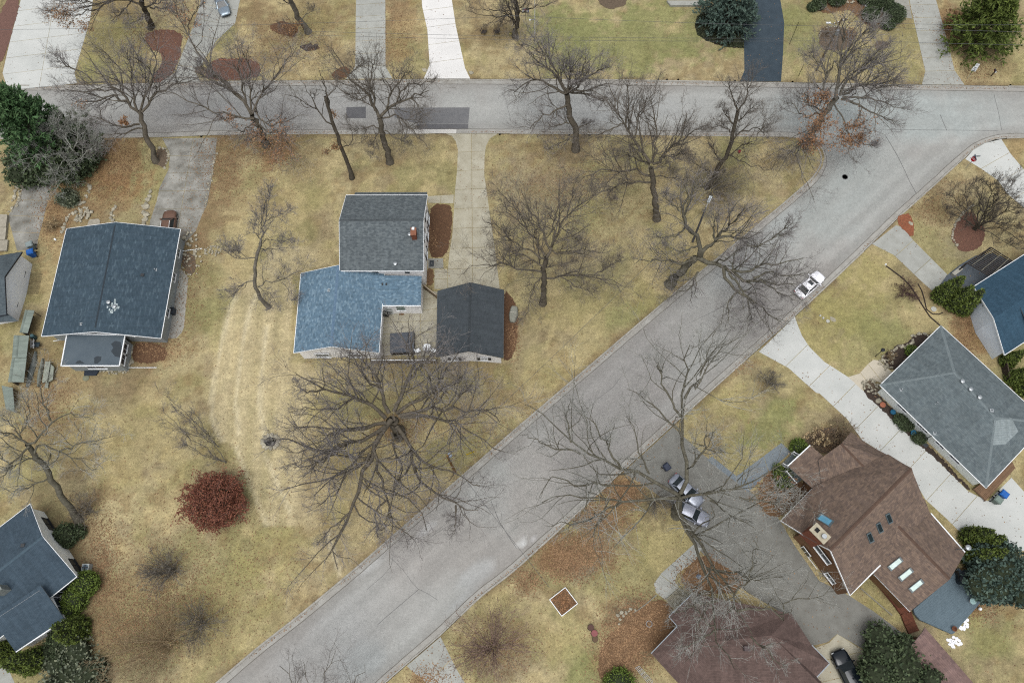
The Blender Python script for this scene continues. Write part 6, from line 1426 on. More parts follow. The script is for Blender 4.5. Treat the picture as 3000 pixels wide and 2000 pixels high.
# maroon-leaved young oak
def leafy(label, px, r, h, seed, mat, n=5200, name='leafy_tree'):
    rg = np.random.default_rng(seed); base = G(*px, 0); T = Thing(name, label, 'tree', base)
    tp = np.array([[0, 0, -.1], [.05, .05, h * .3], [0, .1, h * .6], [.05, 0, h * .9]])
    V, Q = tubes(respath(tp, 8)[None], np.linspace(.16, .04, 8)[None], 8); T.put('trunk', np_mesh('trunk', V, Q, BK_DARK, smooth=True))
    m = 26; az = np.arange(m) * 2.4; z0 = np.linspace(.12, .8, m) * h
    P = np.zeros((m, 6, 3)); t = np.linspace(0, 1, 6)
    rr = r * np.sin(np.clip(np.linspace(.28, .95, m), 0, 1) * np.pi) ** .5 * (.8 + .35 * rg.random(m))
    for k in range(6):
        P[:, k] = np.stack([np.cos(az) * rr * t[k], np.sin(az) * rr * t[k], z0 + h * .2 * t[k]], 1)
    P[:, 1:] += rg.normal(size=(m, 5, 3)) * .12
    for a in range(m):
        V, Q = tubes(P[a:a + 1], (.05 * np.linspace(1, .3, 6))[None], 5); T.put('limb', np_mesh('limb', V, Q, BK_DARK))
    P1, R1 = sprout(P, np.full((m, 6), .03), 14, .42, (.4, 1.1), 4, rg, .1, .15, .2, .6, .5)
    V, Q = tubes(P1, np.maximum(R1, .008), 3); T.put('twigs', np_mesh('twigs', V, Q, TW_RED))['kind'] = 'stuff'
    pts = P1[:, 1:].reshape(-1, 3); C0 = pts[rg.integers(0, len(pts), n)] + rg.normal(size=(n, 3)) * .2
    dd_ = norm(rg.normal(size=(n // 2, 3))); sc_ = (.55 + .45 * rg.random(n // 2) ** .5)[:, None]
    C0[:n // 2] = np.array([0, 0, h * .52]) + dd_ * sc_ * np.array([r * .96, r * .96, h * .46]) * (.86 + .2 * vnoise(dd_[:, 0] * 3 + 9, dd_[:, 1] * 3 + 4, .6, 5))[:, None]
    V, Q = leafquads(C0, .2, rg); T.put('leaves', np_mesh('leaves', V, Q, mat, attr=np.repeat(rg.random(n), 4)))['kind'] = 'stuff'
leafy('small tree still full of maroon leaves on the left lawn', (652, 1478), 3.9, 5.0, 301, LF_RED, 12000)

EV_ARB = foliage('arborvitae_foliage', C(66, 80, 34), C(92, 108, 46), C(120, 134, 64)); EV_YEW = foliage('yew_foliage', C(56, 70, 48), C(74, 88, 60), C(98, 112, 78)); EV_BLUE = foliage('spruce_foliage', C(58, 76, 70), C(76, 96, 86), C(104, 124, 110)); EV_PINE = foliage('pine_foliage', C(54, 82, 50), C(76, 108, 66), C(106, 136, 90)); EV_BOX = foliage('boxwood_foliage', C(74, 92, 38), C(98, 118, 48), C(122, 140, 66)); EV_DUSK = foliage('juniper_foliage', C(96, 106, 88), C(114, 122, 102), C(134, 138, 112))
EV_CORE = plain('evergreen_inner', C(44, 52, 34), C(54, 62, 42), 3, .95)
def lobes_points(lobes, n, rg):
    vol = np.array([l[3] * l[3] + l[3] * l[5] for l in lobes]); ii = rg.choice(len(lobes), n, p=vol / vol.sum())
    L = np.array(lobes)[ii]
    d = norm(rg.normal(size=(n, 3))); s = (.86 + .2 * rg.random(n))[:, None]
    return L[:, :3] + d * np.stack([L[:, 3], L[:, 4], L[:, 5]], 1) * s, d
def evergreen(label, px, lobes, mat, seed, n, leaf=.24, name='evergreen_shrub', cat='shrub', group=None, trunk_h=.6, ragged=.1):
    """lobes: (x,y,z,rx,ry,rz) ellipsoids relative to the base"""
    rg = np.random.default_rng(seed); base = G(*px, 0); T = Thing(name, label, cat, base, group)
    C0, d = lobes_points(lobes, n, rg); C0 = C0 + rg.normal(size=(n, 3)) * ragged
    keep = C0[:, 2] > .03
    for l in lobes:   # drop clumps buried inside another lobe
        q = ((C0 - np.array(l[:3])) / np.array(l[3:6])); keep &= (q * q).sum(1) > .62
    C0 = C0[keep]; d = d[keep]; m = len(C0)
    u = norm(rg.normal(size=(m, 3))); u = norm(u + d * .6); w = norm(np.cross(u, rg.normal(size=(m, 3))))
    s = (leaf * (.6 + .8 * rg.random(m)))[:, None]
    V = np.stack([C0 - u * s * .5 - w * s * .22, C0 - u * s * .3 + w * s * .3, C0 + u * s * .6, C0 + u * s * .05 - w * s * .42], 1).reshape(-1, 3)
    tone = np.clip(.5 + .28 * rg.normal(size=m), 0, 1)
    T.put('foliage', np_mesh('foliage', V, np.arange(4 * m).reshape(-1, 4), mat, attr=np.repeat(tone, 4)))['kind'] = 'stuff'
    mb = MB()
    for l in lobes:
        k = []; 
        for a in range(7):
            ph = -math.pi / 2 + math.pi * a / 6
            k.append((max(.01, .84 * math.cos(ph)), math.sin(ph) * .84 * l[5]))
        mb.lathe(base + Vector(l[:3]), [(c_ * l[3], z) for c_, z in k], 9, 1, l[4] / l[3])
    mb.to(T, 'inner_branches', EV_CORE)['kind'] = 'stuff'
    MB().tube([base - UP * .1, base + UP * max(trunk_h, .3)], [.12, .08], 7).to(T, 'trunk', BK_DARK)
    return T
def cone(h, r, k=5):
    out = []
    for i in range(k):
        f = (i + .5) / k
        out.append((0, 0, h * (f * .93 + .02), r * (1.02 - f) ** .62, r * (1.02 - f) ** .62, h * .62 / k + .18))
    return out
def ball(r, h, sx=1.0): return [(0, 0, h * .5, r * sx, r, h * .55)]
def blob(seed, r, h, n):
    rg = np.random.default_rng(seed); out = [(0, 0, h * .45, r * .72, r * .72, h * .5)]
    for i in range(n):
        a = rg.random() * 6.28; d = r * (.35 + .4 * rg.random()); z = h * (.25 + .5 * rg.random()); s = r * (.26 + .16 * rg.random())
        out.append((math.cos(a) * d, math.sin(a) * d, z, s, s * (.8 + .4 * rg.random()), s * .8))
    return out
def conifer(label, px, h, r, mat, seed, levels, per, leaf=.5, name='conifer', up=.15, base_z=.6, pw=.8, dens=1.0):
    """whorled branches carrying flat sprays of needles"""
    rg = np.random.default_rng(seed); base = G(*px, 0); T = Thing(name, label, 'tree', base)
    V, Q = tubes(np.array([[[0, 0, -.1], [.05, 0, h * .4], [0, .05, h * .75], [0, 0, h]]]), np.array([[.03 * h, .022 * h, .012 * h, .02]]), 8); T.put('trunk', np_mesh('trunk', V, Q, BK_DARK, smooth=True))
    PP = []
    for i in range(levels):
        f = i / (levels - 1); z = base_z + (h - base_z) * f * .97
        for k in range(per):
            az = 6.283 * (k + rg.random() * .7) / per + i * 1.1; ln = r * ((1 - f) ** pw * .95 + .07) * rg.uniform(.7, 1.15)
            t = np.linspace(0, 1, 6); u = up + .25 * f
            PP.append(np.stack([np.cos(az) * ln * t, np.sin(az) * ln * t, z + ln * (u * t - .22 * t * (1 - t)) + rg.normal() * .1], 1))
    PP = np.array(PP); V, Q = tubes(PP, np.tile(.035 * np.linspace(1, .3, 6), (len(PP), 1)), 4); T.put('branches', np_mesh('branches', V, Q, BK_DARK))['kind'] = 'stuff'
    P1, R1 = sprout(PP, np.full(PP.shape[:2], .02), int(9 * dens), .34, (.5, 1.0), 3, rg, .25, .05, .12, .6, .35)
    A = np.concatenate([P1[:, 1], P1[:, 2], (P1[:, 0] + P1[:, 1]) / 2, PP[:, 5], PP[:, 4], PP[:, 3]]); D = np.concatenate([P1[:, 2] - P1[:, 1]] * 3 + [PP[:, 5] - PP[:, 4]] * 3)
    A = np.repeat(A, 3, 0) + rg.normal(size=(len(A) * 3, 3)) * .07; D = norm(np.repeat(norm(D), 3, 0) + rg.normal(size=A.shape) * .5)
    w = norm(np.cross(D, np.array([0, 0, 1.0]) + rg.normal(size=A.shape) * .5)); s = (leaf * (.6 + .7 * rg.random(len(A))))[:, None]
    V = np.stack([A - D * s * .35, A + w * s * .16, A + D * s * .65, A - w * s * .16], 1).reshape(-1, 3)
    T.put('needles', np_mesh('needles', V, np.arange(len(V)).reshape(-1, 4), mat, attr=np.repeat(np.clip(.5 + .3 * rg.normal(size=len(A)), 0, 1), 4)))['kind'] = 'stuff'
AR = [((2752, 872), 6.2, 1.35, 'tall arborvitae nearest the driveway at the corner of the teal-roofed house'), ((2785, 893), 5.8, 1.3, 'middle arborvitae of the group beside the teal-roofed house'), ((2812, 905), 6.0, 1.35, 'arborvitae closest to the pale wall of the teal-roofed house'), ((2778, 850), 4.2, 1.0, 'shorter arborvitae behind the group by the blue-grey patio'),
      ((2832, 1575), 6.0, 1.25, 'upper arborvitae at the corner of the brown house beside the concrete apron'), ((2862, 1592), 6.2, 1.1, 'second arborvitae behind the brown house, tip over the concrete apron'), ((2836, 1632), 5.4, 1.2, 'arborvitae between the brown house and the dark spruce'), ((2868, 1630), 6.0, 1.1, 'inner arborvitae pressed against the dark spruce'),
      ((238, 1838), 6.0, 1.5, 'upper arborvitae of the pair at the end wall of the stone house'), ((236, 1862), 5.6, 1.4, 'lower arborvitae of the pair at the end wall of the stone house'), ((122, 1928), 6.4, 1.4, 'arborvitae at the bottom corner, overlapping the stone house roof'), ((100, 1945), 6.0, 1.3, 'lowest arborvitae at the bottom corner by the pale walk'), ((25, 1908), 3.0, 1.5, 'clipped evergreen at the left bottom edge by the stone house'),
      ((2945, 1062), 4.2, 1.0, 'arborvitae behind the dark fence between the teal and grey roofs'), ((2962, 1112), 4.4, 1.1, 'middle arborvitae along the right edge behind the grey ranch'), ((2992, 1140), 4.4, 1.2, 'lowest arborvitae along the right edge behind the grey ranch')]
for i, (px_, h, r, lb) in enumerate(AR):
    evergreen(lb, px_, cone(h, r), EV_ARB, 400 + i, 2600, .22, name='arborvitae', group='columnar arborvitae', ragged=.07)
evergreen('mounded yew against the window wall of the stone house', (262, 1712), [(0, 0, 1.1, 1.7, 1.5, 1.2), (-.9, -1.7, 1.0, 1.5, 1.5, 1.1), (-1.6, -2.9, .9, 1.3, 1.2, 1.0)], EV_BOX, 430, 5200, .2, name='yew')
evergreen('very dark sprawling yew below the stone house gutter', (182, 1900), blob(5, 2.6, 1.6, 8), plain('x', C(1, 1, 1)) if False else EV_YEW, 431, 4200, .22, name='yew')
evergreen('dark evergreen bush against the upper gable wall of the stone house', (206, 1570), blob(6, 2.0, 2.2, 7), EV_YEW, 432, 3600, .22, name='yew')
evergreen('large blue-green spruce mound at the right of the slate-grey deck', (2890, 1690), blob(7, 4.0, 5.0, 22), EV_BLUE, 433, 9500, .34, name='spruce', cat='tree', ragged=.16)
evergreen('big round yew at the bottom right beside the black car', (2612, 1960), blob(8, 4.6, 4.2, 24), EV_YEW, 434, 10500, .32, name='yew', ragged=.16)
conifer('large evergreen tree at the top right corner', (2850, 128), 10.5, 5.4, EV_ARB, 435, 17, 9, .62, 'evergreen_tree', up=.1, pw=.75)
conifer('blue-green spruce hanging over the black driveway at the top', (2128, 66), 9.0, 5.2, EV_BLUE, 436, 15, 9, .6, 'spruce', up=-.05)
conifer('tall bright green pine at the upper left edge', (178, 462), 15.0, 4.4, EV_PINE, 437, 20, 8, .7, 'pine_tree', up=.55, base_z=3.0, pw=.6)
conifer('dark spreading yew mass under bare branches at the upper left', (205, 470), 6.0, 5.6, EV_YEW, 446, 12, 11, .6, 'yew_tree', up=.3, pw=.5)
evergreen('dark yew thicket between the two left driveways under bare branches', (225, 480), blob(11, 4.6, 4.2, 22), EV_YEW, 438, 9000, .36, name='yew', ragged=.3)
evergreen('dark evergreen mass above the left weathered driveway', (118, 505), blob(12, 3.6, 3.6, 14), EV_YEW, 439, 6000, .36, name='yew', ragged=.3)
evergreen('sprawling dusty-green juniper at the bottom left edge', (222, 1978), blob(13, 4.4, 1.4, 16), EV_DUSK, 440, 4600, .3, name='juniper', ragged=.3)
evergreen('small bright green boxwood at the top of the white porch steps', (2336, 1314), ball(1.1, 1.3), EV_BOX, 441, 1500, .16, name='boxwood')
evergreen('bright green bush at the bottom edge in the leaf bed', (1812, 2004), ball(1.8, 1.6), EV_BOX, 442, 2000, .18, name='boxwood')
evergreen('low brown-green juniper in the mulch right of the left driveway', (206, 585), blob(14, 1.8, .9, 8), EV_DUSK, 443, 2200, .2, name='juniper', ragged=.2)
evergreen('green bush in the stone-edged bed of the ranch house', (2668, 1032), ball(.8, .8), EV_BOX, 444, 900, .16, name='boxwood')
evergreen('green shrubs of the bed below the white porch', (2290, 1400), blob(15, 1.5, 1.3, 6), EV_ARB, 445, 2000, .2, name='juniper')
for i, (a, b, r, h, lb) in enumerate([(1085, 140, 1.6, 1.9, 'largest round clipped yew beside the top right driveway'), (905, 135, 1.3, 1.5, 'round yew left of the pale bare shrub at the top'), (1020, 62, 1.2, 1.5, 'round yew directly above the largest clipped yew'), (1042, 205, 1.0, 1.1, 'lowest small yew below the largest clipped yew'), (930, 28, 1.5, 1.7, 'yew at the top edge left of the concrete pad'), (860, 12, 1.0, 1.2, 'yew at the top edge right of the utility pole'), (512, 52, 1.05, 1.3, 'round yew right of the black driveway at the top'), (464, 72, .75, .9, 'smallest round yew beside the black driveway'), (645, 15, 1.4, 1.6, 'yew at the top edge left of the utility pole')]):
    evergreen(lb, tD(a, b)[0], ball(r, h), EV_YEW, 450 + i, 1800, .18, name='yew', group='clipped yews at the top', ragged=.06)
for i, (a, b, lb) in enumerate([(385, 690, 'dark clipped shrub along the ranch wall below the first window'), (445, 755, 'dark shrub along the ranch wall beside the blue flower pot'), (600, 905, 'dark shrub along the ranch wall near the side door')]):
    evergreen(lb, tQ(a, b)[0], ball(.75, .9, 1.2), EV_YEW, 470 + i, 1000, .15, group='shrubs along the ranch wall')
# ground cover
def cover(name, poly, n, size, mat, seed, z=.04, lift=.12, label=None):
    rg = np.random.default_rng(seed); P = xy(poly); a = np.array(P); lo, hi = a.min(0), a.max(0)
    pts = lo + (hi - lo) * rg.random((n * 3, 2)); pts = pts[inpoly(pts[:, 0], pts[:, 1], P)][:n]
    C0 = np.stack([pts[:, 0], pts[:, 1], z + lift * rg.random(len(pts))], 1)
    V, Q = leafquads(C0, size, rg, .25)
    o = link(name, np_mesh(name, V, Q, mat, attr=np.repeat(rg.random(len(C0)), 4))); tag(o, label, None, None, 'stuff'); return o
IVY = tC(1400, 200, 1420, 130, 1480, 90, 1600, 75, 1700, 90, 1772, 240, 1775, 372, 1640, 360, 1500, 320, 1420, 270)
sheet_obj('planting_bed', W(organic(IVY), .05), M_dk, None, kind='structure')
cover('ivy', IVY, 9000, .22, foliage('ivy_leaves', C(30, 36, 24), C(46, 54, 34), C(70, 74, 50)), 501)
LIT = foliage('fallen_leaves', C(106, 80, 56), C(140, 108, 78), C(172, 140, 104))
LITTER = [(1690, 1620, 110, 65, 5200), (1660, 1660, 60, 50, 1500), (1820, 1445, 55, 45, 2200), (1750, 1525, 90, 35, 1800), (1830, 1890, 80, 110, 6500), (1880, 1800, 60, 60, 2200), (2055, 1685, 60, 50, 2400), (1545, 1700, 50, 40, 900), (330, 470, 110, 80, 3000), (290, 560, 130, 70, 2000), (650, 480, 90, 120, 2600), (800, 445, 70, 60, 1800), (470, 1020, 80, 40, 1100), (1240, 700, 40, 40, 900), (1505, 990, 20, 70, 700), (300, 1640, 60, 160, 2600), (400, 1850, 140, 120, 3200), (470, 1760, 160, 130, 2400), (130, 1180, 90, 120, 1800), (2830, 960, 40, 110, 1900), (2270, 1450, 60, 50, 1300), (2870, 1770, 60, 50, 1000), (2800, 1690, 40, 40, 600), (1150, 1260, 70, 50, 900), (1450, 1900, 120, 90, 1700), (850, 120, 140, 80, 1700), (1170, 100, 50, 110, 1000), (420, 110, 60, 60, 1100), (2560, 40, 110, 40, 1400), (2790, 90, 50, 50, 700), (150, 640, 60, 90, 1300), (2440, 1290, 70, 40, 800), (600, 1650, 300, 250, 3200), (1640, 560, 200, 140, 2400), (1300, 1250, 300, 120, 1300), (2860, 200, 90, 50, 700), (550, 800, 60, 200, 1500), (2740, 610, 100, 70, 900), (1250, 1990, 60, 40, 900), (2140, 1070, 60, 20, 500), (1720, 1480, 60, 30, 700)]
rgl = np.random.default_rng(55); acc = []
for (a, b, rx, ry, n) in LITTER:
    q = rgl.normal(size=(n, 2)) * .55
    for (u, v) in q: acc.append((a + u * rx, b + v * ry))
acc += [(rgl.random() * 3000, rgl.random() * 2000) for _ in range(9000)]
acc = np.array(acc); lv = np.array([ROT @ Vector((a - 1500.0, 1000.0 - b, -FOC)) for a, b in acc]); tt = -CAM_H / lv[:, 2]
gx_, gy_ = lv[:, 0] * tt, lv[:, 1] * tt
ok = ~inpoly(gx_, gy_, road_poly)
C0 = np.stack([gx_[ok], gy_[ok], .045 + .02 * rgl.random(ok.sum())], 1)
V, Q = leafquads(C0, .15, rgl, .15)
V[:, 2] = .03 + (V[:, 2] - .045) * .35 + .015
tag(link('fallen_leaves', np_mesh('fallen_leaves', V, Q, LIT, attr=np.repeat(rgl.random(len(C0)), 4))), kind='stuff')
# leaves caught in the gutters
acc = []
for ln, sd in ((kN, -1), (kW, 1), (kE, 1)):
    pts = resample(ln, .75)
    for i in range(1, len(pts) - 1):
        if not (-95 < pts[i].x < 85 and -12 < pts[i].y < 105): continue
        t = (pts[i + 1] - pts[i - 1]).normalized(); nr = Vector((-t.y, t.x, 0)) * sd
        if vnoise(np.array([pts[i].x]), np.array([pts[i].y]), 6.0, 77)[0] > .52:
            for k in range(9): acc.append(pts[i] + t * rgl.normal() * .4 + nr * (.26 + abs(rgl.normal()) * .12) + Vector((0, 0, -.095)))
V, Q = leafquads(np.array([list(a) for a in acc]), .13, rgl, .1); V[:, 2] = -.10 + .02 * rgl.random(len(V))
tag(link('gutter_leaves', np_mesh('gutter_leaves', V, Q, LIT, attr=np.repeat(rgl.random(len(acc)), 4))), kind='stuff')
# ------------------------------------------------------------------ vehicles
M_tyre = plain('tyre_rubber', C(38, 38, 38), C(30, 30, 30), 6, .9); M_rim = plain('alloy_rim', C(190, 192, 196), C(170, 172, 176), 5, .3, .5, .8)
M_cglass = glass('car_glass', (.012, .016, .018, 1), .04); M_lampw = plain('headlamp', C(220, 224, 226), C(200, 206, 210), 8, .1, .6); M_lampr = plain('tail_lamp', C(150, 24, 22), C(120, 18, 16), 8, .15, .6)
def paint(name, c, c2=None, metal=.35, rough=.28): return plain(name, c, c2 or tuple(x * .93 for x in c[:3]) + (1,), 1.2, rough, .5, metal)
def vehicle(name, label, cat, center, front, mat, kind='sedan', L=4.7, Wd=1.82, H=1.45, sunroof=False, rails=None):
    c = G(*center, 0); f = G(*front, 0); d = (f - c); d.z = 0; d.normalize(); s = Vector((-d.y, d.x, 0))
    c.z = -.12 if inpoly(np.array([c.x]), np.array([c.y]), road_poly)[0] else .02
    T = Thing(name, label, cat, c)
    def P(x, y, z): return c + d * x + s * y + UP * z
    h = L / 2; w = Wd / 2
    suv = kind != 'sedan'
    sh = .98 if suv else .86      # shoulder height
    hood = 1.0 if suv else .82
    # body: lofted rounded sections along the length
    st = [(-h, .62, .45, .40, sh * .78), (-h + .06, .84, .30, .36, sh * .92), (-h + .35, .96, .22, .34, sh * 1.02), (-h * .55, 1.0, .2, .34, sh * 1.04), (0, 1.0, .2, .34, sh), (h * .42, 1.0, .2, .34, sh * .98), (h * .55, .99, .2, .34, hood), (h - .55, .95, .22, .34, hood * .93), (h - .18, .84, .28, .36, hood * .84), (h, .58, .42, .42, hood * .68)]
    V, F = [], []
    n = 14
    for x, wf, z0, zb, zt in st:
        hw = w * wf
        ring = [(-hw * .88, z0), (-hw * .98, z0 + .12), (-hw, (z0 + zt) / 2), (-hw * .985, zt - .12), (-hw * .90, zt - .02), (-hw * .6, zt + .035), (-hw * .2, zt + .055), (hw * .2, zt + .055), (hw * .6, zt + .035), (hw * .90, zt - .02), (hw * .985, zt - .12), (hw, (z0 + zt) / 2), (hw * .98, z0 + .12), (hw * .88, z0)]
        V += [P(x, y, z) for y, z in ring]
    for i in range(len(st) - 1):
        for j in range(n):
            j2 = (j + 1) % n; F.append((i * n + j, i * n + j2, (i + 1) * n + j2, (i + 1) * n + j))
    F += [tuple(range(n))[::-1], tuple((len(st) - 1) * n + j for j in range(n))]
    body = T.add('body', V, F, mat, smooth=True)
    # cabin: glass house with painted roof and pillars
    if suv: xf0, xf1, xr1, xr0 = h * .44, h * .12, -h * .80, -h * .93
    else: xf0, xf1, xr1, xr0 = h * .42, h * .08, -h * .48, -h * .80
    wb, wt = w * .90, w * .68; zb = sh - .02; zt = H
    B = [P(xf0, wb, zb), P(xf0, -wb, zb), P(xr0, -wb * .95, zb), P(xr0, wb * .95, zb)]
    Tp = [P(xf1, wt, zt - .04), P(xf1, -wt, zt - .04), P(xr1, -wt, zt - .04), P(xr1, wt, zt - .04)]
    for nm, q in (('windshield', (0, 1, 1, 0)), ('rear_window', (2, 3, 3, 2)), ('side_window', (1, 2, 2, 1)), ('side_window', (3, 0, 0, 3))):
        T.add(nm, [B[q[0]], B[q[1]], Tp[q[2]], Tp[q[3]]], [(0, 1, 2, 3)], M_cglass)
    rf = MB()
    rows = []
    for i in range(6):
        x = xf1 + .04 + (xr1 - xf1 - .08) * i / 5; bul = .05 * math.sin(math.pi * (i + .6) / 6.2)
        rows.append([P(x, wt * y * (1.03 if 0 < i < 5 else .98), zt - .035 + bul * (1 - y * y) + .02 * (1 - abs(y))) for y in (-1, -.6, -.2, .2, .6, 1)])
    V = [p for r_ in rows for p in r_]; F = [(i * 6 + j, i * 6 + j + 1, (i + 1) * 6 + j + 1, (i + 1) * 6 + j) for i in range(5) for j in range(5)]
    roof_o = T.add('roof', V, F, mat, smooth=True)
    for a, b in ((0, 0), (1, 1), (2, 2), (3, 3)):
        MB().beam(B[a], Tp[b] + UP * .01, .09, .07).to(T, 'pillar', mat)
    for sg in (1, -1):
        MB().beam(P((xf1 + xr1) / 2 - .05, sg * (wb + wt) / 2 * 1.0, (zb + zt) / 2 - .02), P((xf1 + xr1) / 2 - .05, sg * wt, zt - .04), .08, .04).to(T, 'pillar', M_cglass)
        MB().box(P(xf0 - .18, sg * (w + .1), sh + .06), (.16, .24, .15), (d, s, UP)).to(T, 'wing_mirror', mat)
        MB().box(P(h - .2, sg * w * .62, hood * .72), (.22, .34, .14), (d, s, UP)).to(T, 'headlight', M_lampw)
        MB().box(P(-h + .1, sg * w * .66, sh * .82), (.16, .34, .16), (d, s, UP)).to(T, 'taillight', M_lampr)
        if rails: MB().beam(P(xf1 - .1, sg * wt * .92, zt + .05), P(xr1 + .1, sg * wt * .92, zt + .05), .05, .05).to(T, 'roof_rail', rails)
        for x in (h * .62, -h * .60):
            wh = T.add('wheel', *_disc(P(x, sg * (w - .1), .33), s * sg, .33, .2), M_tyre)
            T.add('rim', *_disc(P(x, sg * (w - .015), .33), s * sg, .21, .05), M_rim, wh)
    if sunroof:
        T.add('sunroof', [P(xf1 - .12, .36, zt + .045), P(xf1 - .12, -.36, zt + .045), P(xf1 - .62, -.36, zt + .058), P(xf1 - .62, .36, zt + .058)], [(0, 1, 2, 3)], M_cglass, roof_o)
    MB().box(P(-h + .02, 0, sh * .55), (.03, .5, .14), (d, s, UP)).to(T, 'number_plate', M_trim)
    return T
def _disc(c, n, r, t):
    a = n.cross(UP).normalized(); b = n.cross(a); k = 16; V, F = [], []
    for sg, rr in ((-.5, r), (.35, r), (.5, r * .86)):
        V += [c + n * t * sg + (a * math.cos(2 * math.pi * j / k) + b * math.sin(2 * math.pi * j / k)) * rr for j in range(k)]
    for i in range(2):
        for j in range(k): F.append((i * k + j, i * k + (j + 1) % k, (i + 1) * k + (j + 1) % k, (i + 1) * k + j))
    F.append(tuple(range(k))[::-1]); F.append(tuple(2 * k + j for j in range(k)))
    return V, F
vehicle('sedan', 'white sedan with dark sunroof parked at the kerb of the diagonal street', 'car', (2369, 838), (2403, 807), paint('white_pearl', C(240, 241, 246, 1.2), metal=0.0), sunroof=True)
vehicle('minivan', 'copper-brown vehicle half under the eaves of the slate-roofed house', 'car', (500, 668), (506, 620), paint('copper_paint', C(128, 98, 82), C(112, 86, 72), .3), 'suv', 4.9, 1.9, 1.7, rails=M_trim)
vehicle('minivan', 'black vehicle on the pale pad at the bottom right', 'car', (2478, 1968), (2455, 1922), paint('black_paint', C(26, 34, 40), C(20, 26, 32), .2, .12), 'suv', 5.0, 1.95, 1.75)
vehicle('sedan', 'silver car directly under the pale-twigged maple trunk', 'car', (2008, 1440), (2042, 1472), paint('silver_paint', C(166, 172, 184), C(150, 156, 168), .5))
vehicle('sedan', 'lower silver car parked under the pale-twigged maple', 'car', (2022, 1505), (2062, 1524), paint('silver_paint2', C(160, 164, 176), C(146, 150, 162), .5))
vehicle('sedan', 'silver-blue car behind bare branches on the top left driveway', 'car', (654, 22), (666, 54), paint('silver_blue', C(150, 166, 178), C(138, 152, 164), .5))

# ------------------------------------------------------------------ poles, wires, signs
M_pole = plain('weathered_pole', C(124, 106, 76), C(96, 82, 58), 3, .95, grain=.2); M_galv = plain('galvanised_post', C(176, 180, 182), C(156, 160, 162), 5, .5, .4, .4); M_wire = plain('cable', C(96, 98, 100), C(84, 86, 88), 1, .6)
def pole(label, px, h, r=.16, mat=None):
    b = G(*px, 0); T = Thing('utility_pole', label, 'pole', b)
    MB().tube([b - UP * .1, b + UP * h * .5, b + UP * h], [r, r * .88, r * .72], 12).to(T, 'pole', mat or M_pole)
    return T, b
T, b = pole('wooden utility pole with crossarm and transformer at the top right', (2392, 207), 10.6)
MB().box(b + UP * 10.0, (2.2, .1, .12), (Vector((.93, .36, 0)), Vector((-.36, .93, 0)), UP)).to(T, 'crossarm', M_pole)
for k in (-.95, -.4, .4, .95): MB().lathe(b + Vector((.93, .36, 0)) * k + UP * 10.06, [(.05, 0), (.07, .08), (.03, .18)], 8).to(T, 'insulator', M_trim)
MB().lathe(b + Vector((.1, -.45, 8.0)), [(.26, 0), (.3, .1), (.3, .75), (.22, .85)], 14).to(T, 'transformer', M_galv)
MB().tube([b + UP * 9.0, b + Vector((-1.1, .3, 9.4))], .05, 6).to(T, 'lamp_arm', M_galv); MB().box(b + Vector((-1.4, .35, 9.4)), (.6, .22, .14)).to(T, 'lamp_head', M_trim)
pt1 = b + UP * 10.2
T, b = pole('brown wooden utility pole beside the diagonal kerb below the huge oak', (1334, 1384), 9.6, .17, plain('tan_pole', C(134, 100, 52), C(106, 80, 44), 3, .95, grain=.2))
MB().box(b + UP * 9.3, (1.3, .1, .12), (Vector((.77, .64, 0)), Vector((-.64, .77, 0)), UP)).to(T, 'crossarm', M_pole)
MB().lathe(b + Vector((.2, .25, 8.4)), [(.22, 0), (.26, .1), (.26, .6), (.2, .7)], 14).to(T, 'transformer', plain('pale_blue_steel', C(170, 182, 196), C(150, 162, 176), 3, .5))
pt2 = b + UP * 9.45
T = Thing('guy_wire', 'slanting guy wire with yellow plastic guard near the brown pole', 'guy wire', G(1392, 1320))
MB().tube([G(1392, 1321, 0), G(1366, 1331, 1.2)], .07, 8).to(T, 'guard', plain('yellow_plastic', C(206, 178, 40), C(186, 160, 34), 3, .5)); MB().tube([G(1366, 1331, 1.2), pt2 - UP * .4], .012, 5).to(T, 'cable', M_wire)
T = Thing('street_light', 'street light with pale cobra head above the corner thicket', 'street light', G(2029, 708))
b = T.L; MB().tube([b - UP * .1, b + UP * 4.6, b + UP * 9.2], [.16, .14, .1], 12).to(T, 'pole', plain('dark_grey_pole', C(104, 104, 110), C(90, 90, 96), 3, .7))
dd = (G(2083, 575, 9.0) - (b + UP * 9.0)); dd.z = 0; dd.normalize(); ds = dd.cross(UP)
MB().tube([b + UP * 8.9, b + UP * 9.15 + dd * .9], .045, 8).to(T, 'arm', M_galv)
hm = MB(); hm.box(b + UP * 9.18 + dd * 1.3, (.95, .36, .2), (dd, ds, UP)); lh = hm.to(T, 'lamp_head', plain('lamp_housing', C(214, 222, 226), C(196, 206, 210), 4, .35))
MB().box(b + UP * 9.1 + dd * 1.65, (.35, .28, .22), (dd, ds, UP)).to(T, 'lens', M_lampw, lh)
pt3 = b + UP * 9.15
T = Thing('flagpole', 'slim white pole standing at the top beside the two lawn chairs', 'pole', G(1567, 104))
b = T.L; MB().tube([b, b + UP * 7.5], [.07, .045], 10).to(T, 'pole', M_trim); MB().box(b + Vector((-.4, -.1, 3.4)), (.8, .08, .08)).to(T, 'bracket', M_galv); MB().box(b + Vector((-.75, -.1, 3.35)), (.25, .2, .2)).to(T, 'fixture', M_trim)
pt4 = b + UP * 4.2
def wire(label, a, q, sag, seg=20):
    P = [a.lerp(q, i / seg) - UP * sag * 4 * (i / seg) * (1 - i / seg) for i in range(seg + 1)]
    T = Thing('overhead_wire', label, 'wire', P[0]); MB().tube(P, .02, 5).to(T, 'cable', M_wire)
wire('overhead wire above the right kerb lawn between the brown pole and the street light', pt2, pt3, .7)
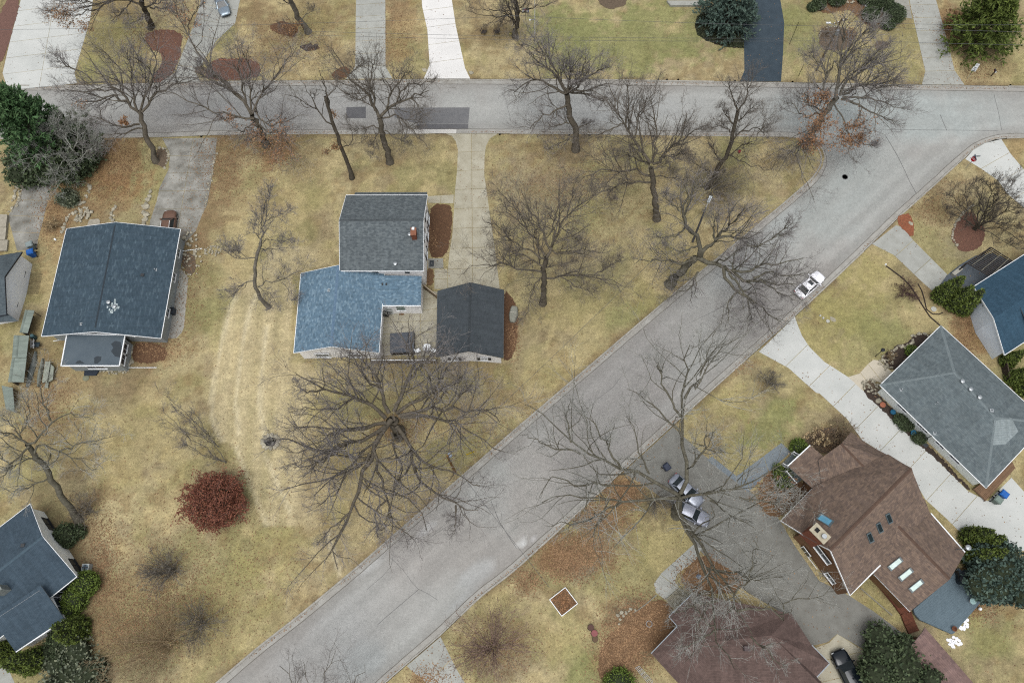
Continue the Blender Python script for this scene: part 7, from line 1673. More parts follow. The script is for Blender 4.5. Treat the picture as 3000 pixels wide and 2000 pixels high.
wire('thin overhead wire crossing the diagonal street below the brown pole', pt2, G(1610, 1720, 6), .5)
wire('topmost overhead wire running right from the utility pole along the top', pt1, G(3300, 62, 9), .8)
wire('overhead wire crossing the black driveway nearest the top edge', G(1450, 44, 8), G(2470, 78, 8), .3)
wire('upper of two close wires crossing the lawn towards the utility pole', G(900, 92, 8), G(2450, 112, 8), .5)
wire('lower of two close wires crossing the lawn towards the utility pole', G(900, 103, 8), G(2452, 120, 7.6), .5)
wire('overhead wire running over the top left drives to the slim white pole', G(-200, 90, 7), pt4, .5)
wire('overhead wire over the top right driveway near the yews', G(2470, 74, 8.5), G(3300, 96, 8), .4)
wire('overhead wire nearest the kerb over the top right driveway', G(2465, 116, 7.5), G(3300, 132, 7), .4)
def letters(T, text, size, c, right, upv, mat, parent, n, ext=.006):
    cu = bpy.data.curves.new('lettering', 'FONT'); cu.body = text; cu.size = size; cu.align_x = 'CENTER'; cu.align_y = 'CENTER'; cu.extrude = ext / 2
    ob = bpy.data.objects.new('tmp', cu); COL.objects.link(ob); dg = bpy.context.evaluated_depsgraph_get()
    me = bpy.data.meshes.new_from_object(ob.evaluated_get(dg)); bpy.data.objects.remove(ob)
    V = [c + right * v.co.x + upv * v.co.y + n * (v.co.z + .006) for v in me.vertices]; F = [tuple(p.vertices) for p in me.polygons]
    bpy.data.meshes.remove(me)
    return T.add('lettering', V, F, mat, parent)
# stop sign
T = Thing('stop_sign', 'red octagonal stop sign at the corner driveway with a street-name blade', 'stop sign', G(2828, 494))
b = T.L; hS_ = 2.35
MB().tube([b - UP * .1, b + UP * 3.15], .035, 8).to(T, 'post', M_galv)
n = Vector((-.70, -.66, .26)).normalized(); rt = UP.cross(n).normalized(); uv_ = n.cross(rt)
cS = b + UP * hS_ + n * .05
oc = [cS + (rt * math.cos(math.pi / 8 + k * math.pi / 4) + uv_ * math.sin(math.pi / 8 + k * math.pi / 4)) * .42 for k in range(8)]
pn = T.add('sign_border', oc + [p - n * .012 for p in oc], [tuple(range(8)), tuple(range(15, 7, -1))] + [(k, k + 8, (k + 1) % 8 + 8, (k + 1) % 8) for k in range(8)], M_trim)
M_stop = plain('stop_red', C(176, 20, 34), C(162, 16, 30), 3, .4)
T.add('sign_face', [cS + (p - cS) * .93 + n * .004 for p in oc], [tuple(range(8))], M_stop, pn)
letters(T, 'STOP', .30, cS, rt, uv_, M_trim, pn, n)
MB().box(b + UP * 3.05, (1.0, .03, .2)).to(T, 'street_name_blade', plain('navy_sign', C(30, 58, 92), C(26, 50, 82), 3, .4))
MB().box(b + UP * 2.8, (.03, .95, .2)).to(T, 'street_name_blade', plain('navy_sign', C(30, 58, 92)))
# speed sign
T = Thing('road_sign', 'white double road sign on a thin post at the top right kerb', 'road sign', G(2833, 231))
b = T.L; MB().tube([b - UP * .1, b + UP * 3.3], .03, 8).to(T, 'post', M_galv)
n = Vector((-.35, -.92, .15)).normalized(); rt = UP.cross(n).normalized(); uv_ = n.cross(rt)
for z, w, h in ((2.15, .62, .76), (2.92, .48, .62)):
    c_ = b + UP * z + n * .04; o = MB().box(c_, (w, .012, h), (rt, n, uv_)).to(T, 'sign_face', M_trim)
    bars = ((-.27, .46, .10), (-.02, .30, .14), (.2, .36, .06)) if w > .5 else ((.08, .3, .05), (-.08, .3, .05))
    for dz, bw, bh in bars: MB().box(c_ + uv_ * dz + n * .009, (bw, .006, bh), (rt, n, uv_)).to(T, 'marking', M_shut, o)
def mailbox(label, px, d, mat):
    b = G(*px, 0); T = Thing('mailbox', label, 'mailbox', b); s = d.cross(UP)
    MB().beam(b - UP * .1, b + UP * 1.1, .1, .1).to(T, 'post', plain('mailbox_post', C(58, 46, 38), C(48, 38, 32), 4, .9))
    k = 8; V, F = [], []
    for x in (-.28, .28):
        V += [b + d * x + s * y + UP * z for y, z in [(-.13, 1.1), (.13, 1.1)] + [(.13 * math.cos(math.pi * i / k), 1.24 + .13 * math.sin(math.pi * i / k)) for i in range(k + 1)]]
    m = k + 3
    F = [tuple(range(m)), tuple(range(2 * m - 1, m - 1, -1))] + [(i, i + m, (i + 1) % m + m, (i + 1) % m) for i in range(m)]
    o = T.add('box', V, F, mat); MB().box(b + d * .29 + UP * 1.23, (.02, .22, .22), (d, s, UP)).to(T, 'door', M_trim, o); MB().box(b + s * .15 + UP * 1.32, (.05, .02, .16), (d, s, UP)).to(T, 'flag', M_stop, o)
mailbox('dark mailbox on a post right of the double road sign', (2903, 224), Vector((0, -1, 0)), plain('mailbox_black', C(52, 52, 56), C(44, 44, 48), 4, .5))
T = Thing('lamp_post', 'short black lamp post on the lawn by the ranch walkway', 'lamp post', G(2565, 1043))
b = T.L; MB().tube([b, b + UP * 2.0], .05, 8).to(T, 'post', M_shut); lt = MB().lathe(b + UP * 2.0, [(.1, 0), (.2, .08), (.24, .34), (.12, .42)], 8).to(T, 'lantern', M_shut); MB().lathe(b + UP * 2.42, [(.26, 0), (.06, .16)], 8).to(T, 'lantern_cap', M_shut, lt)
# thin reflector stakes by the black driveway
for a, q, lb in ((tD(294, 340, 384, 130), 4.6, 'tall thin dark pole beside the black driveway'), (tD(364, 584, 435, 480), 2.6, 'short thin dark pole near the kerb right of the black driveway')):
    T = Thing('marker_pole', lb, 'pole', G(*a[0])); MB().tube([T.L, T.L + UP * q], .04, 6).to(T, 'pole', M_shut)

# ------------------------------------------------------------------ things round the white house
M_cover = plain('vinyl_cover', C(84, 90, 98), C(72, 78, 86), 1.4, .55); M_sst = plain('stainless', C(150, 152, 148), C(120, 122, 118), 3, .3, .5, .8); M_oak = plain('fence_wood', C(142, 126, 104), C(120, 106, 86), 2.4, .9, grain=.14, rnd=.08)
T = Thing('hot_tub', 'hot tub under a folded dark grey cover on the patio', 'hot tub', G(*tF(1128, 1330)[0]))
q = W(tF(1036, 1262, 1218, 1250, 1216, 1408, 1036, 1412), .0)
q = [Vector((p.x, p.y, 0)) for p in q]; cc_ = sum(q, Vector()) / 4
V = [p for p in q] + [p + UP * .86 for p in q]
T.add('tub', V, [(0, 1, 5, 4), (1, 2, 6, 5), (2, 3, 7, 6), (3, 0, 4, 7)], plain('tub_cabinet', C(72, 64, 58), C(58, 52, 48), 3, .7))
for t0, t1 in ((-.01, .76), (.77, 1.01)):
    a, b_, c2, d2 = q[0].lerp(q[1], t0), q[0].lerp(q[1], t1), q[3].lerp(q[2], t1), q[3].lerp(q[2], t0)
    pts = [a, b_, c2, d2]; m_ = sum(pts, Vector()) / 4
    T.add('cover', [p + UP * .86 for p in pts] + [m_ + (p - m_) * .96 + UP * .98 for p in pts], [(0, 1, 5, 4), (1, 2, 6, 5), (2, 3, 7, 6), (3, 0, 4, 7), (4, 5, 6, 7)], M_cover)
T = Thing('barbecue', 'stainless barbecue grill in the patio corner by the house', 'grill', G(*tF(990, 1105)[0]))
b = T.L
MB().box(b + UP * .45, (1.1, .6, .7)).to(T, 'cabinet', M_dkmetal)
V = []; F = []
for x in (-.45, .45): V += [b + Vector((x, .3 * math.cos(math.pi * i / 8), .82 + .3 * math.sin(math.pi * i / 8))) for i in range(9)]
F = [(i, i + 1, i + 10, i + 9) for i in range(8)] + [tuple(range(9)), tuple(range(17, 8, -1))]
hd = T.add('hood', V, F, M_sst); MB().tube([b + Vector((-.35, -.32, 1.0)), b + Vector((.35, -.32, 1.0))], .02, 6).to(T, 'handle', M_sst, hd)
for sx in (-.72, .72): MB().box(b + Vector((sx, 0, .82)), (.36, .5, .05)).to(T, 'side_shelf', M_sst)
for sx in (-.4, .4): T.add('wheel', *_disc(b + Vector((sx, -.28, .1)), Vector((1, 0, 0)), .1, .05), M_tyre)
T = Thing('round_table', 'round white table on the patio between two white chairs', 'table', G(*tF(1314, 1368)[0]))
b = T.L; MB().lathe(b + UP * .70, [(.56, 0), (.58, .02), (.56, .045)], 24).to(T, 'table_top', M_trim)
for k in range(3): MB().tube([b + UP * .7, b + Vector((math.cos(k * 2.1) * .4, math.sin(k * 2.1) * .4, 0))], .03, 6).to(T, 'leg', M_dkmetal)
def chair(label, px, ang, mat, seat=M_trim, cat='chair', slat=0, name='patio_chair', sc=1.0):
    b = G(*px, .0); T = Thing(name, label, cat, b); d = Vector((math.cos(ang), math.sin(ang), 0)); s = d.cross(UP)
    ax = (d, s, UP); P = lambda x, y, z: b + (d * x + s * y + UP * z) * sc
    if slat:
        for k in range(slat):
            y = (k - (slat - 1) / 2) * .62 / slat
            MB().beam(P(-.22, y, .32), P(-.62, y * 1.15, 1.05), .09 * .62 * 6 / slat, .025, d).to(T, 'back_slat', mat)
        for k in range(5): MB().box(P(-.15 + k * .13, 0, .36 + .02 * k), (.11, .6, .025), ax).to(T, 'seat_slat', mat)
        for sg in (-1, 1): MB().box(P(.05, sg * .38, .58), (.7, .12, .03), ax).to(T, 'armrest', mat)
    else:
        MB().box(P(0, 0, .43), (.56 * sc, .56 * sc, .08), ax).to(T, 'seat', seat); MB().beam(P(-.28, 0, .45), P(-.42, 0, .95), .56 * sc, .06, d).to(T, 'backrest', seat)
        for sg in (-1, 1): MB().box(P(0, sg * .31, .62), (.55, .05, .04), ax).to(T, 'armrest', mat)
    for x in (-.24, .26):
        for sg in (-1, 1): MB().beam(P(x, sg * .28, 0), P(x, sg * .28, .42), .05, .05).to(T, 'leg', mat)
chair('white cushioned patio chair left of the round table', tF(1246, 1385)[0], .5, M_dkmetal)
chair('white patio chair right of the round table, against the garage', tF(1362, 1385)[0], 2.6, M_dkmetal)
T = Thing('doormat', 'brown doormat on the patio below the green-tinted window', 'doormat', G(*tF(1115, 1092)[0])); MB().box(T.L + UP * .035, (.62, .5, .03)).to(T, 'mat', plain('coir', C(118, 88, 52), C(100, 74, 44), 8, .95, bmp=.01))
def fence(label, a, b_, h, n, mat, cap):
    T = Thing('wood_fence', label, 'fence', a)
    d = (b_ - a); L = d.length; d.normalize()
    for i in range(n):
        p, q_ = a + d * (L * i / n + .06), a + d * (L * (i + 1) / n - .06)
        nb = max(3, int((q_ - p).length / .16))
        for k in range(nb):
            u, v = p.lerp(q_, (k + .06) / nb), p.lerp(q_, (k + .94) / nb)
            MB().beam(u + UP * h * .5, v + UP * h * .5, .025, h * .96).to(T, 'board', mat)
        MB().beam(p + UP * (h + .02), q_ + UP * (h + .02), .12, .04).to(T, 'cap_rail', cap)
    for i in range(n + 1):
        p = a + d * (L * i / n); MB().beam(p, p + UP * (h + .06), .1, .1).to(T, 'post', mat)
fence('tan board fence with pale cap rail along the patio below the house', G(*tF(890, 1476)[0]), G(*tF(1392, 1476)[0]), 1.35, 4, M_oak, M_trim)
fence('short angled board fence between house corner and garage', G(*tF(1290, 905)[0]), G(*tF(1390, 985)[0]), 1.4, 1, M_oak, plain('fence_cap', C(176, 164, 146), C(160, 148, 130), 2, .9))
fence('dark picket fence between the teal-roofed house and the ranch', G(*tH(1905, 1310)[0]), G(*tH(1935, 1470)[0]), 1.4, 2, plain('dark_fence', C(72, 60, 52), C(60, 50, 44), 2, .9, rnd=.1), plain('dark_fence_cap', C(86, 74, 64), C(74, 64, 56), 2, .9))
# tarp-covered item by the garage
T = Thing('tarped_lounger', 'grey tarp-covered garden seat in the mulch right of the garage', 'garden seat', G(*tF(1972, 1105)[0]))
V = []; prof = [(-1.12, .26, .35), (-.9, .42, .55), (-.2, .58, .62), (.1, .6, .66), (.12, .57, .70), (.7, .5, .78), (1.0, .42, .72), (1.1, .3, .5)]
for x, w_, h_ in prof:
    d = Vector((.13, 1, 0)).normalized(); s = Vector((1, -.13, 0)).normalized(); b = T.L
    V += [b + d * x + s * y * w_ + UP * z for y, z in ((-1.05, .02), (-1, h_ * .6), (-.75, h_ * .95), (0, h_ * 1.06), (.75, h_ * .95), (1, h_ * .6), (1.05, .02))]
F = [(i * 7 + j, i * 7 + j + 1, (i + 1) * 7 + j + 1, (i + 1) * 7 + j) for i in range(7) for j in range(6)] + [tuple(range(7)), tuple(range(55, 48, -1))]
T.add('tarp', V, F, plain('grey_tarp', C(152, 152, 140), C(132, 134, 124), 1.6, .7)); MB().tube([T.L + s * y * .6 + d * .12 + UP * z for y, z in ((-1.02, .1), (-.78, .66), (0, .74), (.78, .66), (1.02, .1))], .03, 6).to(T, 'strap', plain('pale_strap', C(206, 202, 190), C(190, 186, 174), 3, .8))
T = Thing('door_hatch', 'dark grey mat beside the driveway at the side door', 'doormat', G(*tF(1346, 712)[0])); MB().box(T.L + UP * .06, (.6, .95, .05)).to(T, 'mat', plain('dark_mat', C(74, 78, 82), C(64, 68, 72), 4, .8)); MB().box(T.L + UP * .095, (.12, .12, .02)).to(T, 'knob', M_galv)

# ------------------------------------------------------------------ stones
rgs = np.random.default_rng(91)
STONES = []
for k in range(5):
    bm = bmesh.new(); bmesh.ops.create_icosphere(bm, subdivisions=1, radius=1.0)
    for v in bm.verts: v.co *= 1 + random.uniform(-.22, .22); v.co.z *= .62
    me = bpy.data.meshes.new('stone'); bm.to_mesh(me); bm.free(); STONES.append(me)
M_st = plain('field_stone', C(186, 180, 160), C(150, 144, 128), 2.4, .9, grain=.12, rnd=.18); M_st2 = plain('slab_stone', C(178, 172, 156), C(152, 146, 132), 2.4, .9, grain=.1, rnd=.1)
for me in STONES: me.materials.append(M_st)
def stones(label, line, n, size, jit=.12, name='stone_border', closed=False):
    P = W(line + ([line[0]] if closed else []), 0)
    T = Thing(name, label, 'stones', P[0])
    A_ = np.array([list(p) for p in P]); Q_ = respath(A_, n)
    for q in Q_:
        o = link('stone', STONES[random.randrange(5)], T.o, Vector(q) - T.L + Vector((random.gauss(0, jit), random.gauss(0, jit), .06)))
        s = size * random.uniform(.6, 1.25); o.scale = (s, s * random.uniform(.7, 1.1), s); o.rotation_euler.z = random.uniform(0, 6.28)
    return T
def heap(label, px, rx, ry, n, size, name='stone_heap'):
    c = G(*px); T = Thing(name, label, 'stones', c)
    for i in range(n):
        a = random.uniform(0, 6.28); r_ = math.sqrt(random.random())
        o = link('stone', STONES[random.randrange(5)], T.o, Vector((math.cos(a) * r_ * rx, math.sin(a) * r_ * ry, .08 + random.random() * .12)))
        s = size * random.uniform(.6, 1.3); o.scale = (s, s, s); o.rotation_euler = (random.uniform(-.4, .4), random.uniform(-.4, .4), random.uniform(0, 6.28))
stones('inner row of pale fieldstones beside the left weathered driveway', tV(305, 270, 315, 350, 300, 420, 275, 520, 265, 580, 270, 630, 220, 670), 13, .26)
stones('pale fieldstones along the edge of the left weathered driveway', tV(430, 330, 400, 410, 385, 480, 365, 580, 350, 630, 320, 680, 300, 735, 260, 775, 210, 815, 155, 850), 15, .30)
stones('curving row of stones in the brown lawn left of the slate-roofed house', tV(1570, 370, 1565, 490, 1530, 560, 1555, 590, 1500, 640, 1440, 690, 1385, 715), 12, .30)
stones('stones at the top left corner of the slate-roofed house', tV(1240, 890, 1215, 930, 1170, 1010, 1135, 1110, 1120, 1210), 9, .3)
heap('pile of broken pale stone above the slate-roofed house', tV(1450, 900)[0], 1.5, 1.2, 42, .26)
stones('stones beside the upper end of the slate house front bed', tE(890, 150, 862, 180, 855, 215, 868, 245), 9, .28)
stones('line of big flat stones left of the cracked driveway', tX(160, 10, 140, 70, 115, 110, 100, 180, 100, 255, 110, 340, 90, 372), 9, .5, .1)
stones('row of small stones along the right edge of the cracked driveway', tA(1658, 1180, 1640, 1260, 1620, 1350, 1600, 1450) + tE(1590, 0, 1575, 110, 1555, 190), 26, .17)
stones('stones round the bulge of the cracked driveway near the oak', tA(1230, 1130, 1290, 1170, 1300, 1200, 1270, 1260, 1250, 1290), 12, .22)
heap('rubble of stones at the lower end of the cracked driveway', tX(610, 620)[0], 1.5, 2.0, 34, .22)
heap('scattered stones along the gravel strip of the slate-roofed house', tX(600, 850)[0], 1.8, 2.4, 34, .17)
heap('small oval stone-ringed drain patch on the lawn at the downspout end', tX(885, 690)[0], 1.3, .8, 34, .15)
stones('rows of pale rubble along the bottom wall of the annex', tU(1450, 1110, 1560, 1140, 1680, 1150, 1800, 1140, 1900, 1110), 26, .2, .16)
stones('flat stones along the right wall of the annex', tU(1960, 680, 1940, 760, 1930, 860, 1940, 950, 1910, 1010), 9, .34)
stones('white stone edging round the dark bed of the ranch house', tH(1090, 1300, 1085, 1250, 1120, 1215, 1190, 1215, 1235, 1185, 1235, 1150, 1265, 1120, 1320, 1115, 1355, 1135), 34, .2, .1)
heap('bed of tan cobbles beside the ranch walkway corner', tH(915, 1520)[0], 1.1, 1.0, 40, .16)
heap('bed of tan cobbles above the ranch walkway', tH(1030, 1340)[0], 1.0, 1.0, 36, .15)
stones('curved low stone edging of the red mulch bed by the pergola', tH(1700, 135, 1640, 180, 1580, 250, 1545, 320, 1540, 380, 1575, 440), 22, .24, .04)
stones('rim of stones round the bed below the utility pole', tD(512, 300, 540, 228, 600, 208, 660, 206, 740, 222, 780, 280), 20, .16, .04)
heap('pale stones among the round yews at the top', tD(800, 15)[0], 1.6, .7, 26, .18)
stones('grey cobbles beside the leaf bed by the raised planter', tK(620, 1185, 580, 1215, 545, 1225, 555, 1265), 9, .24, .14)
T = Thing('stepping_stone', 'large pale flat stone at the upper wall of the slate-roofed house', 'stone', G(*tV(1650, 1030)[0]))
q = W(tV(1590, 980, 1740, 970, 1765, 1000, 1760, 1075, 1540, 1090, 1560, 1020), .12); T.add('slab', q + [p - UP * .14 for p in q], [tuple(range(6))[::-1]] + [(i, i + 6, (i + 1) % 6 + 6, (i + 1) % 6) for i in range(6)], M_st2)
T = Thing('terrace_steps', 'three broad pale stone steps beside the left weathered driveway', 'steps', G(*tE(20, 330)[0]))
for k, pl_ in enumerate(((-60, 200, 55, 205, 45, 300, -60, 300), (-60, 302, 48, 302, 38, 396, -60, 396), (-60, 398, 60, 398, 50, 482, -60, 482))):
    q = W(tE(*pl_), .55 - .12 * k); T.add('step', q + [Vector((p.x, p.y, 0)) for p in q], [(3, 2, 1, 0)] + [(i, i + 4, (i + 1) % 4 + 4, (i + 1) % 4) for i in range(4)], M_st2)
# fire pit
T = Thing('fire_pit', 'dark ring of charred stones and blocks on the pale mown strip', 'fire pit', G(793, 1294))
for k in range(13):
    a = k * 6.28 / 13; o = link('stone', STONES[k % 5], T.o, Vector((math.cos(a) * 1.02, math.sin(a) * .84, .14))); o.scale = (.36, .3, .36); o.rotation_euler.z = a
MB().lathe(T.L + UP * .02, [(.95, 0), (.8, .1)], 14, 1, .8).to(T, 'ash', plain('charcoal_ash', C(40, 38, 38), C(60, 58, 56), 5, .95))
for k, (x, y, r_) in enumerate(((-.25, .1, .4), (.25, -.05, 1.2), (.1, .2, 2.4))): MB().box(T.L + Vector((x * 1.6, y * 1.6, .26)), (.9, .26, .14), (Vector((math.cos(r_), math.sin(r_), 0)), Vector((-math.sin(r_), math.cos(r_), 0)), UP)).to(T, 'block', plain('charred_block', C(120, 118, 112), C(84, 82, 78), 4, .9))

# ------------------------------------------------------------------ left side yard
def bin_(label, px, mat, lid, ang=.2, cat='bin', sc=1.0):
    b = G(*px); T = Thing('wheeled_bin', label, cat, b); c_, s_ = math.cos(ang), math.sin(ang)
    P = lambda x, y, z: b + Vector((x * c_ - y * s_, x * s_ + y * c_, z)) * sc
    V = [P(-.24, -.26, .06), P(.24, -.26, .06), P(.24, .22, .06), P(-.24, .22, .06), P(-.31, -.36, 1.0), P(.31, -.36, 1.0), P(.31, .32, 1.0), P(-.31, .32, 1.0)]
    T.add('body', V, [(3, 2, 1, 0), (0, 1, 5, 4), (1, 2, 6, 5), (2, 3, 7, 6), (3, 0, 4, 7)], mat)
    V = [P(-.34, -.40, 1.0), P(.34, -.40, 1.0), P(.34, .38, 1.02), P(-.34, .38, 1.02), P(-.26, -.3, 1.09), P(.26, -.3, 1.09), P(.26, .28, 1.12), P(-.26, .28, 1.12)]
    T.add('lid', V, [(0, 1, 5, 4), (1, 2, 6, 5), (2, 3, 7, 6), (3, 0, 4, 7), (4, 5, 6, 7)], lid)
    MB().tube([P(-.28, .4, .98), P(.28, .4, .98)], .025, 6).to(T, 'handle', M_shut)
    for sx in (-.3, .3): T.add('wheel', *_disc(P(sx, .3, .13), Vector((c_, s_, 0)), .13, .06), M_tyre)
NAVYP = plain('navy_plastic', C(52, 60, 80), C(44, 52, 70), 3, .5)
BLUEP = plain('blue_plastic', C(34, 104, 186), C(28, 90, 166), 3, .45); GREYP = plain('grey_plastic', C(122, 136, 138), C(108, 122, 124), 3, .5)
bin_('grey wheeled bin at the end of the left weathered driveway', tE(262, 462)[0], GREYP, plain('grey_lid', C(140, 152, 152), C(128, 140, 140), 3, .5), -1.2, sc=1.25)
bin_('bright blue wheeled bin below the grey one at the left house', tE(268, 520)[0], BLUEP, BLUEP, -1.2, sc=1.25)
bin_('bright blue wheeled bin beside the brown deck of the ranch', tL(1268, 612)[0], BLUEP, BLUEP, .8, sc=1.2)
bin_('grey-green wheeled bin left of the blue one by the ranch deck', tL(1238, 640)[0], plain('sage_plastic', C(112, 126, 118), C(100, 114, 106), 3, .5), plain('sage_lid', C(126, 142, 134), C(112, 128, 120), 3, .5), .8, sc=1.2)
bin_('dark navy object under the maple near the street, modelled as a bin', (1950, 1372), NAVYP, NAVYP, .6, sc=1.15)  # bin shape stands in for an unidentified dark object, thought a car's hood
T = Thing('lattice_panel', 'tan wooden lattice lying on the ground by the left white house', 'lattice', G(*tE(262, 730)[0]))
q = W(tE(232, 650, 322, 655, 290, 812, 200, 812), .06); M_lat = plain('lattice_wood', C(158, 146, 112), C(138, 126, 96), 3, .9)
for i in range(13):
    t = i / 12; MB().beam(q[0].lerp(q[1], t), q[3].lerp(q[2], t), .035, .02).to(T, 'slat', M_lat)
    MB().beam(q[0].lerp(q[3], t) + UP * .02, q[1].lerp(q[2], t) + UP * .02, .035, .02).to(T, 'slat', M_lat)
R_corr = shingle('corrugated_sheet', [C(116, 126, 118), C(128, 138, 130), C(108, 118, 110)], (.24, 2.2), .2)
M_board = plain('shed_boards', C(112, 104, 90), C(92, 86, 74), 2, .9, grain=.15)
def leanto(label, pts, zl, zh, name='lean_to'):
    P = W(pts, zl); P[0].z = P[3].z = zh
    T = Thing(name, label, 'shed', Vector((P[0].x, P[0].y, 0)))
    slab(T, 'roof', [G(*pts[0], zh), G(*pts[1], zl), G(*pts[2], zl), G(*pts[3], zh)], R_corr, M_board, .06)
    for (a, b), z in zip(pts, (zh, zl, zl, zh)):
        p = G(a, b, z); c_ = sum((G(*q_, zl) for q_ in pts), Vector()) / 4; p = p + (Vector((c_.x, c_.y, p.z)) - p) * .12; MB().beam(Vector((p.x, p.y, 0)), p - UP * .05, .09, .09).to(T, 'post', M_board)
    w_ = [G(*pts[0], zh), G(*pts[3], zh)]; c_ = sum((G(*q_, zl) for q_ in pts), Vector()) / 4
    a, b = [p + (Vector((c_.x, c_.y, p.z)) - p) * .08 for p in w_]
    T.add('back_wall', [a, b, Vector((b.x, b.y, 0)), Vector((a.x, a.y, 0))], [(0, 1, 2, 3)], M_board)
leanto('grey corrugated lean-to left of the slate-roofed house', tE(192, 934, 264, 938, 212, 1112, 148, 1108), 1.7, 1.9)
leanto('upper half of the long grey corrugated lean-to in the side yard', tE(105, 1128, 222, 1130, 202, 1302, 92, 1300), 1.8, 2.1)
leanto('lower half of the long grey corrugated lean-to in the side yard', tE(92, 1302, 203, 1304, 182, 1488, 60, 1486), 1.8, 2.1)
leanto('small white sheet roof below the lean-tos at the left edge', tI(8, 50, 65, 62, 75, 186, 30, 172), 1.2, 1.5, 'sheet_roof')
def hull(label, line, w, mat, name='canoe', h=.38):
    P = np.array([list(p) for p in W(line, 0)]); Q_ = respath(P, 11); b = Vector(Q_[5]); b.z = 0; T = Thing(name, label, 'canoe', b); V = []
    for i, q in enumerate(Q_):
        t = Q_[min(i + 1, 10)] - Q_[max(i - 1, 0)]; s = Vector((-t[1], t[0], 0)).normalized(); f = math.sin(math.pi * (i + .35) / 10.7); ww = w * max(.06, f) ** .7
        c_ = Vector((q[0], q[1], 0)); V += [c_ + s * ww * y + UP * (z * h + .1) for y, z in ((-1, 0), (-.85, .6), (-.4, .95), (0, 1.03), (.4, .95), (.85, .6), (1, 0))]
    T.add('hull', V, [(i * 7 + j, i * 7 + j + 1, (i + 1) * 7 + j + 1, (i + 1) * 7 + j) for i in range(10) for j in range(6)], mat, smooth=True)
    MB().beam(Vector(Q_[1]) + UP * (h * .9 + .1), Vector(Q_[9]) + UP * (h * .9 + .1), .04, .04).to(T, 'keel', plain('keel_strip', C(160, 166, 160), C(146, 152, 146), 3, .6))
hull('long grey overturned canoe beside the corrugated lean-to', tE(282, 1258, 268, 1330, 246, 1400, 230, 1470, 215, 1530), .38, plain('grey_hull', C(116, 122, 118), C(100, 106, 102), 2, .6))
hull('narrow overturned boat leaning beside the plank stack', tE(338, 1310, 322, 1380, 308, 1450, 302, 1528), .28, plain('olive_hull', C(130, 134, 124), C(112, 116, 106), 2, .6))
T = Thing('plank_stack', 'stack of weathered grey sheets and planks in the side yard', 'planks', G(*tE(370, 1420)[0]))
for k, (pl_, z) in enumerate((((345, 1330, 385, 1330, 360, 1490, 322, 1490), .75), ((388, 1345, 418, 1380, 395, 1475, 362, 1490), .5), ((392, 1355, 412, 1368, 404, 1470, 376, 1470), .62), ((350, 1492, 372, 1492, 366, 1532, 340, 1530), .3))):
    q = W(tE(*pl_), z); T.add('sheet', q + [p - UP * .06 for p in q], [(3, 2, 1, 0)] + [(i, i + 4, (i + 1) % 4 + 4, (i + 1) % 4) for i in range(4)], plain('sheet_grey', C(160, 166, 152), C(134, 140, 128), 1.6, .8, rnd=.14))
MB().box(T.L + UP * .2, (.7, 2.2, .4)).to(T, 'bearer', M_board)
T = Thing('rain_barrel', 'teal plastic barrel at the end of the lean-to', 'barrel', G(*tE(272, 1150)[0])); MB().lathe(T.L, [(.28, 0), (.33, .25), (.33, .65), (.28, .9)], 16).to(T, 'barrel', plain('teal_plastic', C(58, 88, 92), C(48, 76, 80), 3, .5)); MB().lathe(T.L + UP * .9, [(.24, 0), (.2, .06)], 16).to(T, 'lid', plain('teal_lid', C(96, 130, 136), C(84, 116, 122), 3, .5))
T = Thing('wheelbarrow', 'dark wheelbarrow with long handles beside the lean-to', 'wheelbarrow', G(*tE(295, 1212)[0])); b = T.L
V = [b + Vector(p) for p in ((-.25, -.22, .3), (.3, -.22, .3), (.3, .22, .3), (-.25, .22, .3), (-.5, -.34, .62), (.5, -.34, .62), (.5, .34, .62), (-.5, .34, .62))]
T.add('tray', V, [(3, 2, 1, 0), (0, 1, 5, 4), (1, 2, 6, 5), (2, 3, 7, 6), (3, 0, 4, 7)], plain('barrow_tray', C(60, 76, 84), C(50, 64, 72), 3, .6))
for sg in (-1, 1): MB().tube([b + Vector((-.4, sg * .18, .28)), b + Vector((1.5, sg * .32 - .5, .6))], .022, 6).to(T, 'handle', plain('barrow_handle', C(82, 66, 54), C(70, 56, 46), 3, .8))
T.add('wheel', *_disc(b + Vector((-.6, 0, .18)), Vector((0, 1, 0)), .18, .08), M_tyre)
T = Thing('slatted_bench', 'white slatted lawn chair leaning by the barrel', 'chair', G(*tE(245, 1195)[0]))
for k in range(7): MB().beam(G(*tE(232, 1158 + k * 10)[0], .6), G(*tE(262, 1164 + k * 10)[0], .75), .05, .03).to(T, 'slat', M_trim)
for x in (236, 256): MB().beam(G(*tE(x, 1152)[0], .55), G(*tE(x, 1228)[0], .55), .05, .05).to(T, 'frame', M_trim)
def acunit(label, px, s, mat, top):
    b = G(*px); T = Thing('air_conditioner', label, 'AC unit', b); MB().box(b + UP * .45, (s, s, .85)).to(T, 'cabinet', mat); MB().lathe(b + UP * .88, [(s * .42, 0), (s * .4, .03)], 20).to(T, 'fan_grille', top)
    for k in range(4): MB().beam(b + Vector((math.cos(k * 1.57) * .04, math.sin(k * 1.57) * .04, .93)), b + Vector((math.cos(k * 1.57) * s * .38, math.sin(k * 1.57) * s * .38, .93)), .12, .02).to(T, 'fan_blade', M_dkmetal)
acunit('dark round-topped air conditioner on the gravel strip', tE(1325, 955)[0], .85, plain('ac_dark', C(58, 68, 78), C(50, 58, 68), 3, .5), M_dkmetal)
acunit('pale air conditioner at the corner of the stone house', tM(1362, 1060)[0], .85, plain('ac_pale', C(180, 186, 184), C(166, 172, 170), 3, .5), plain('ac_grille', C(96, 116, 130), C(84, 104, 118), 6, .5))
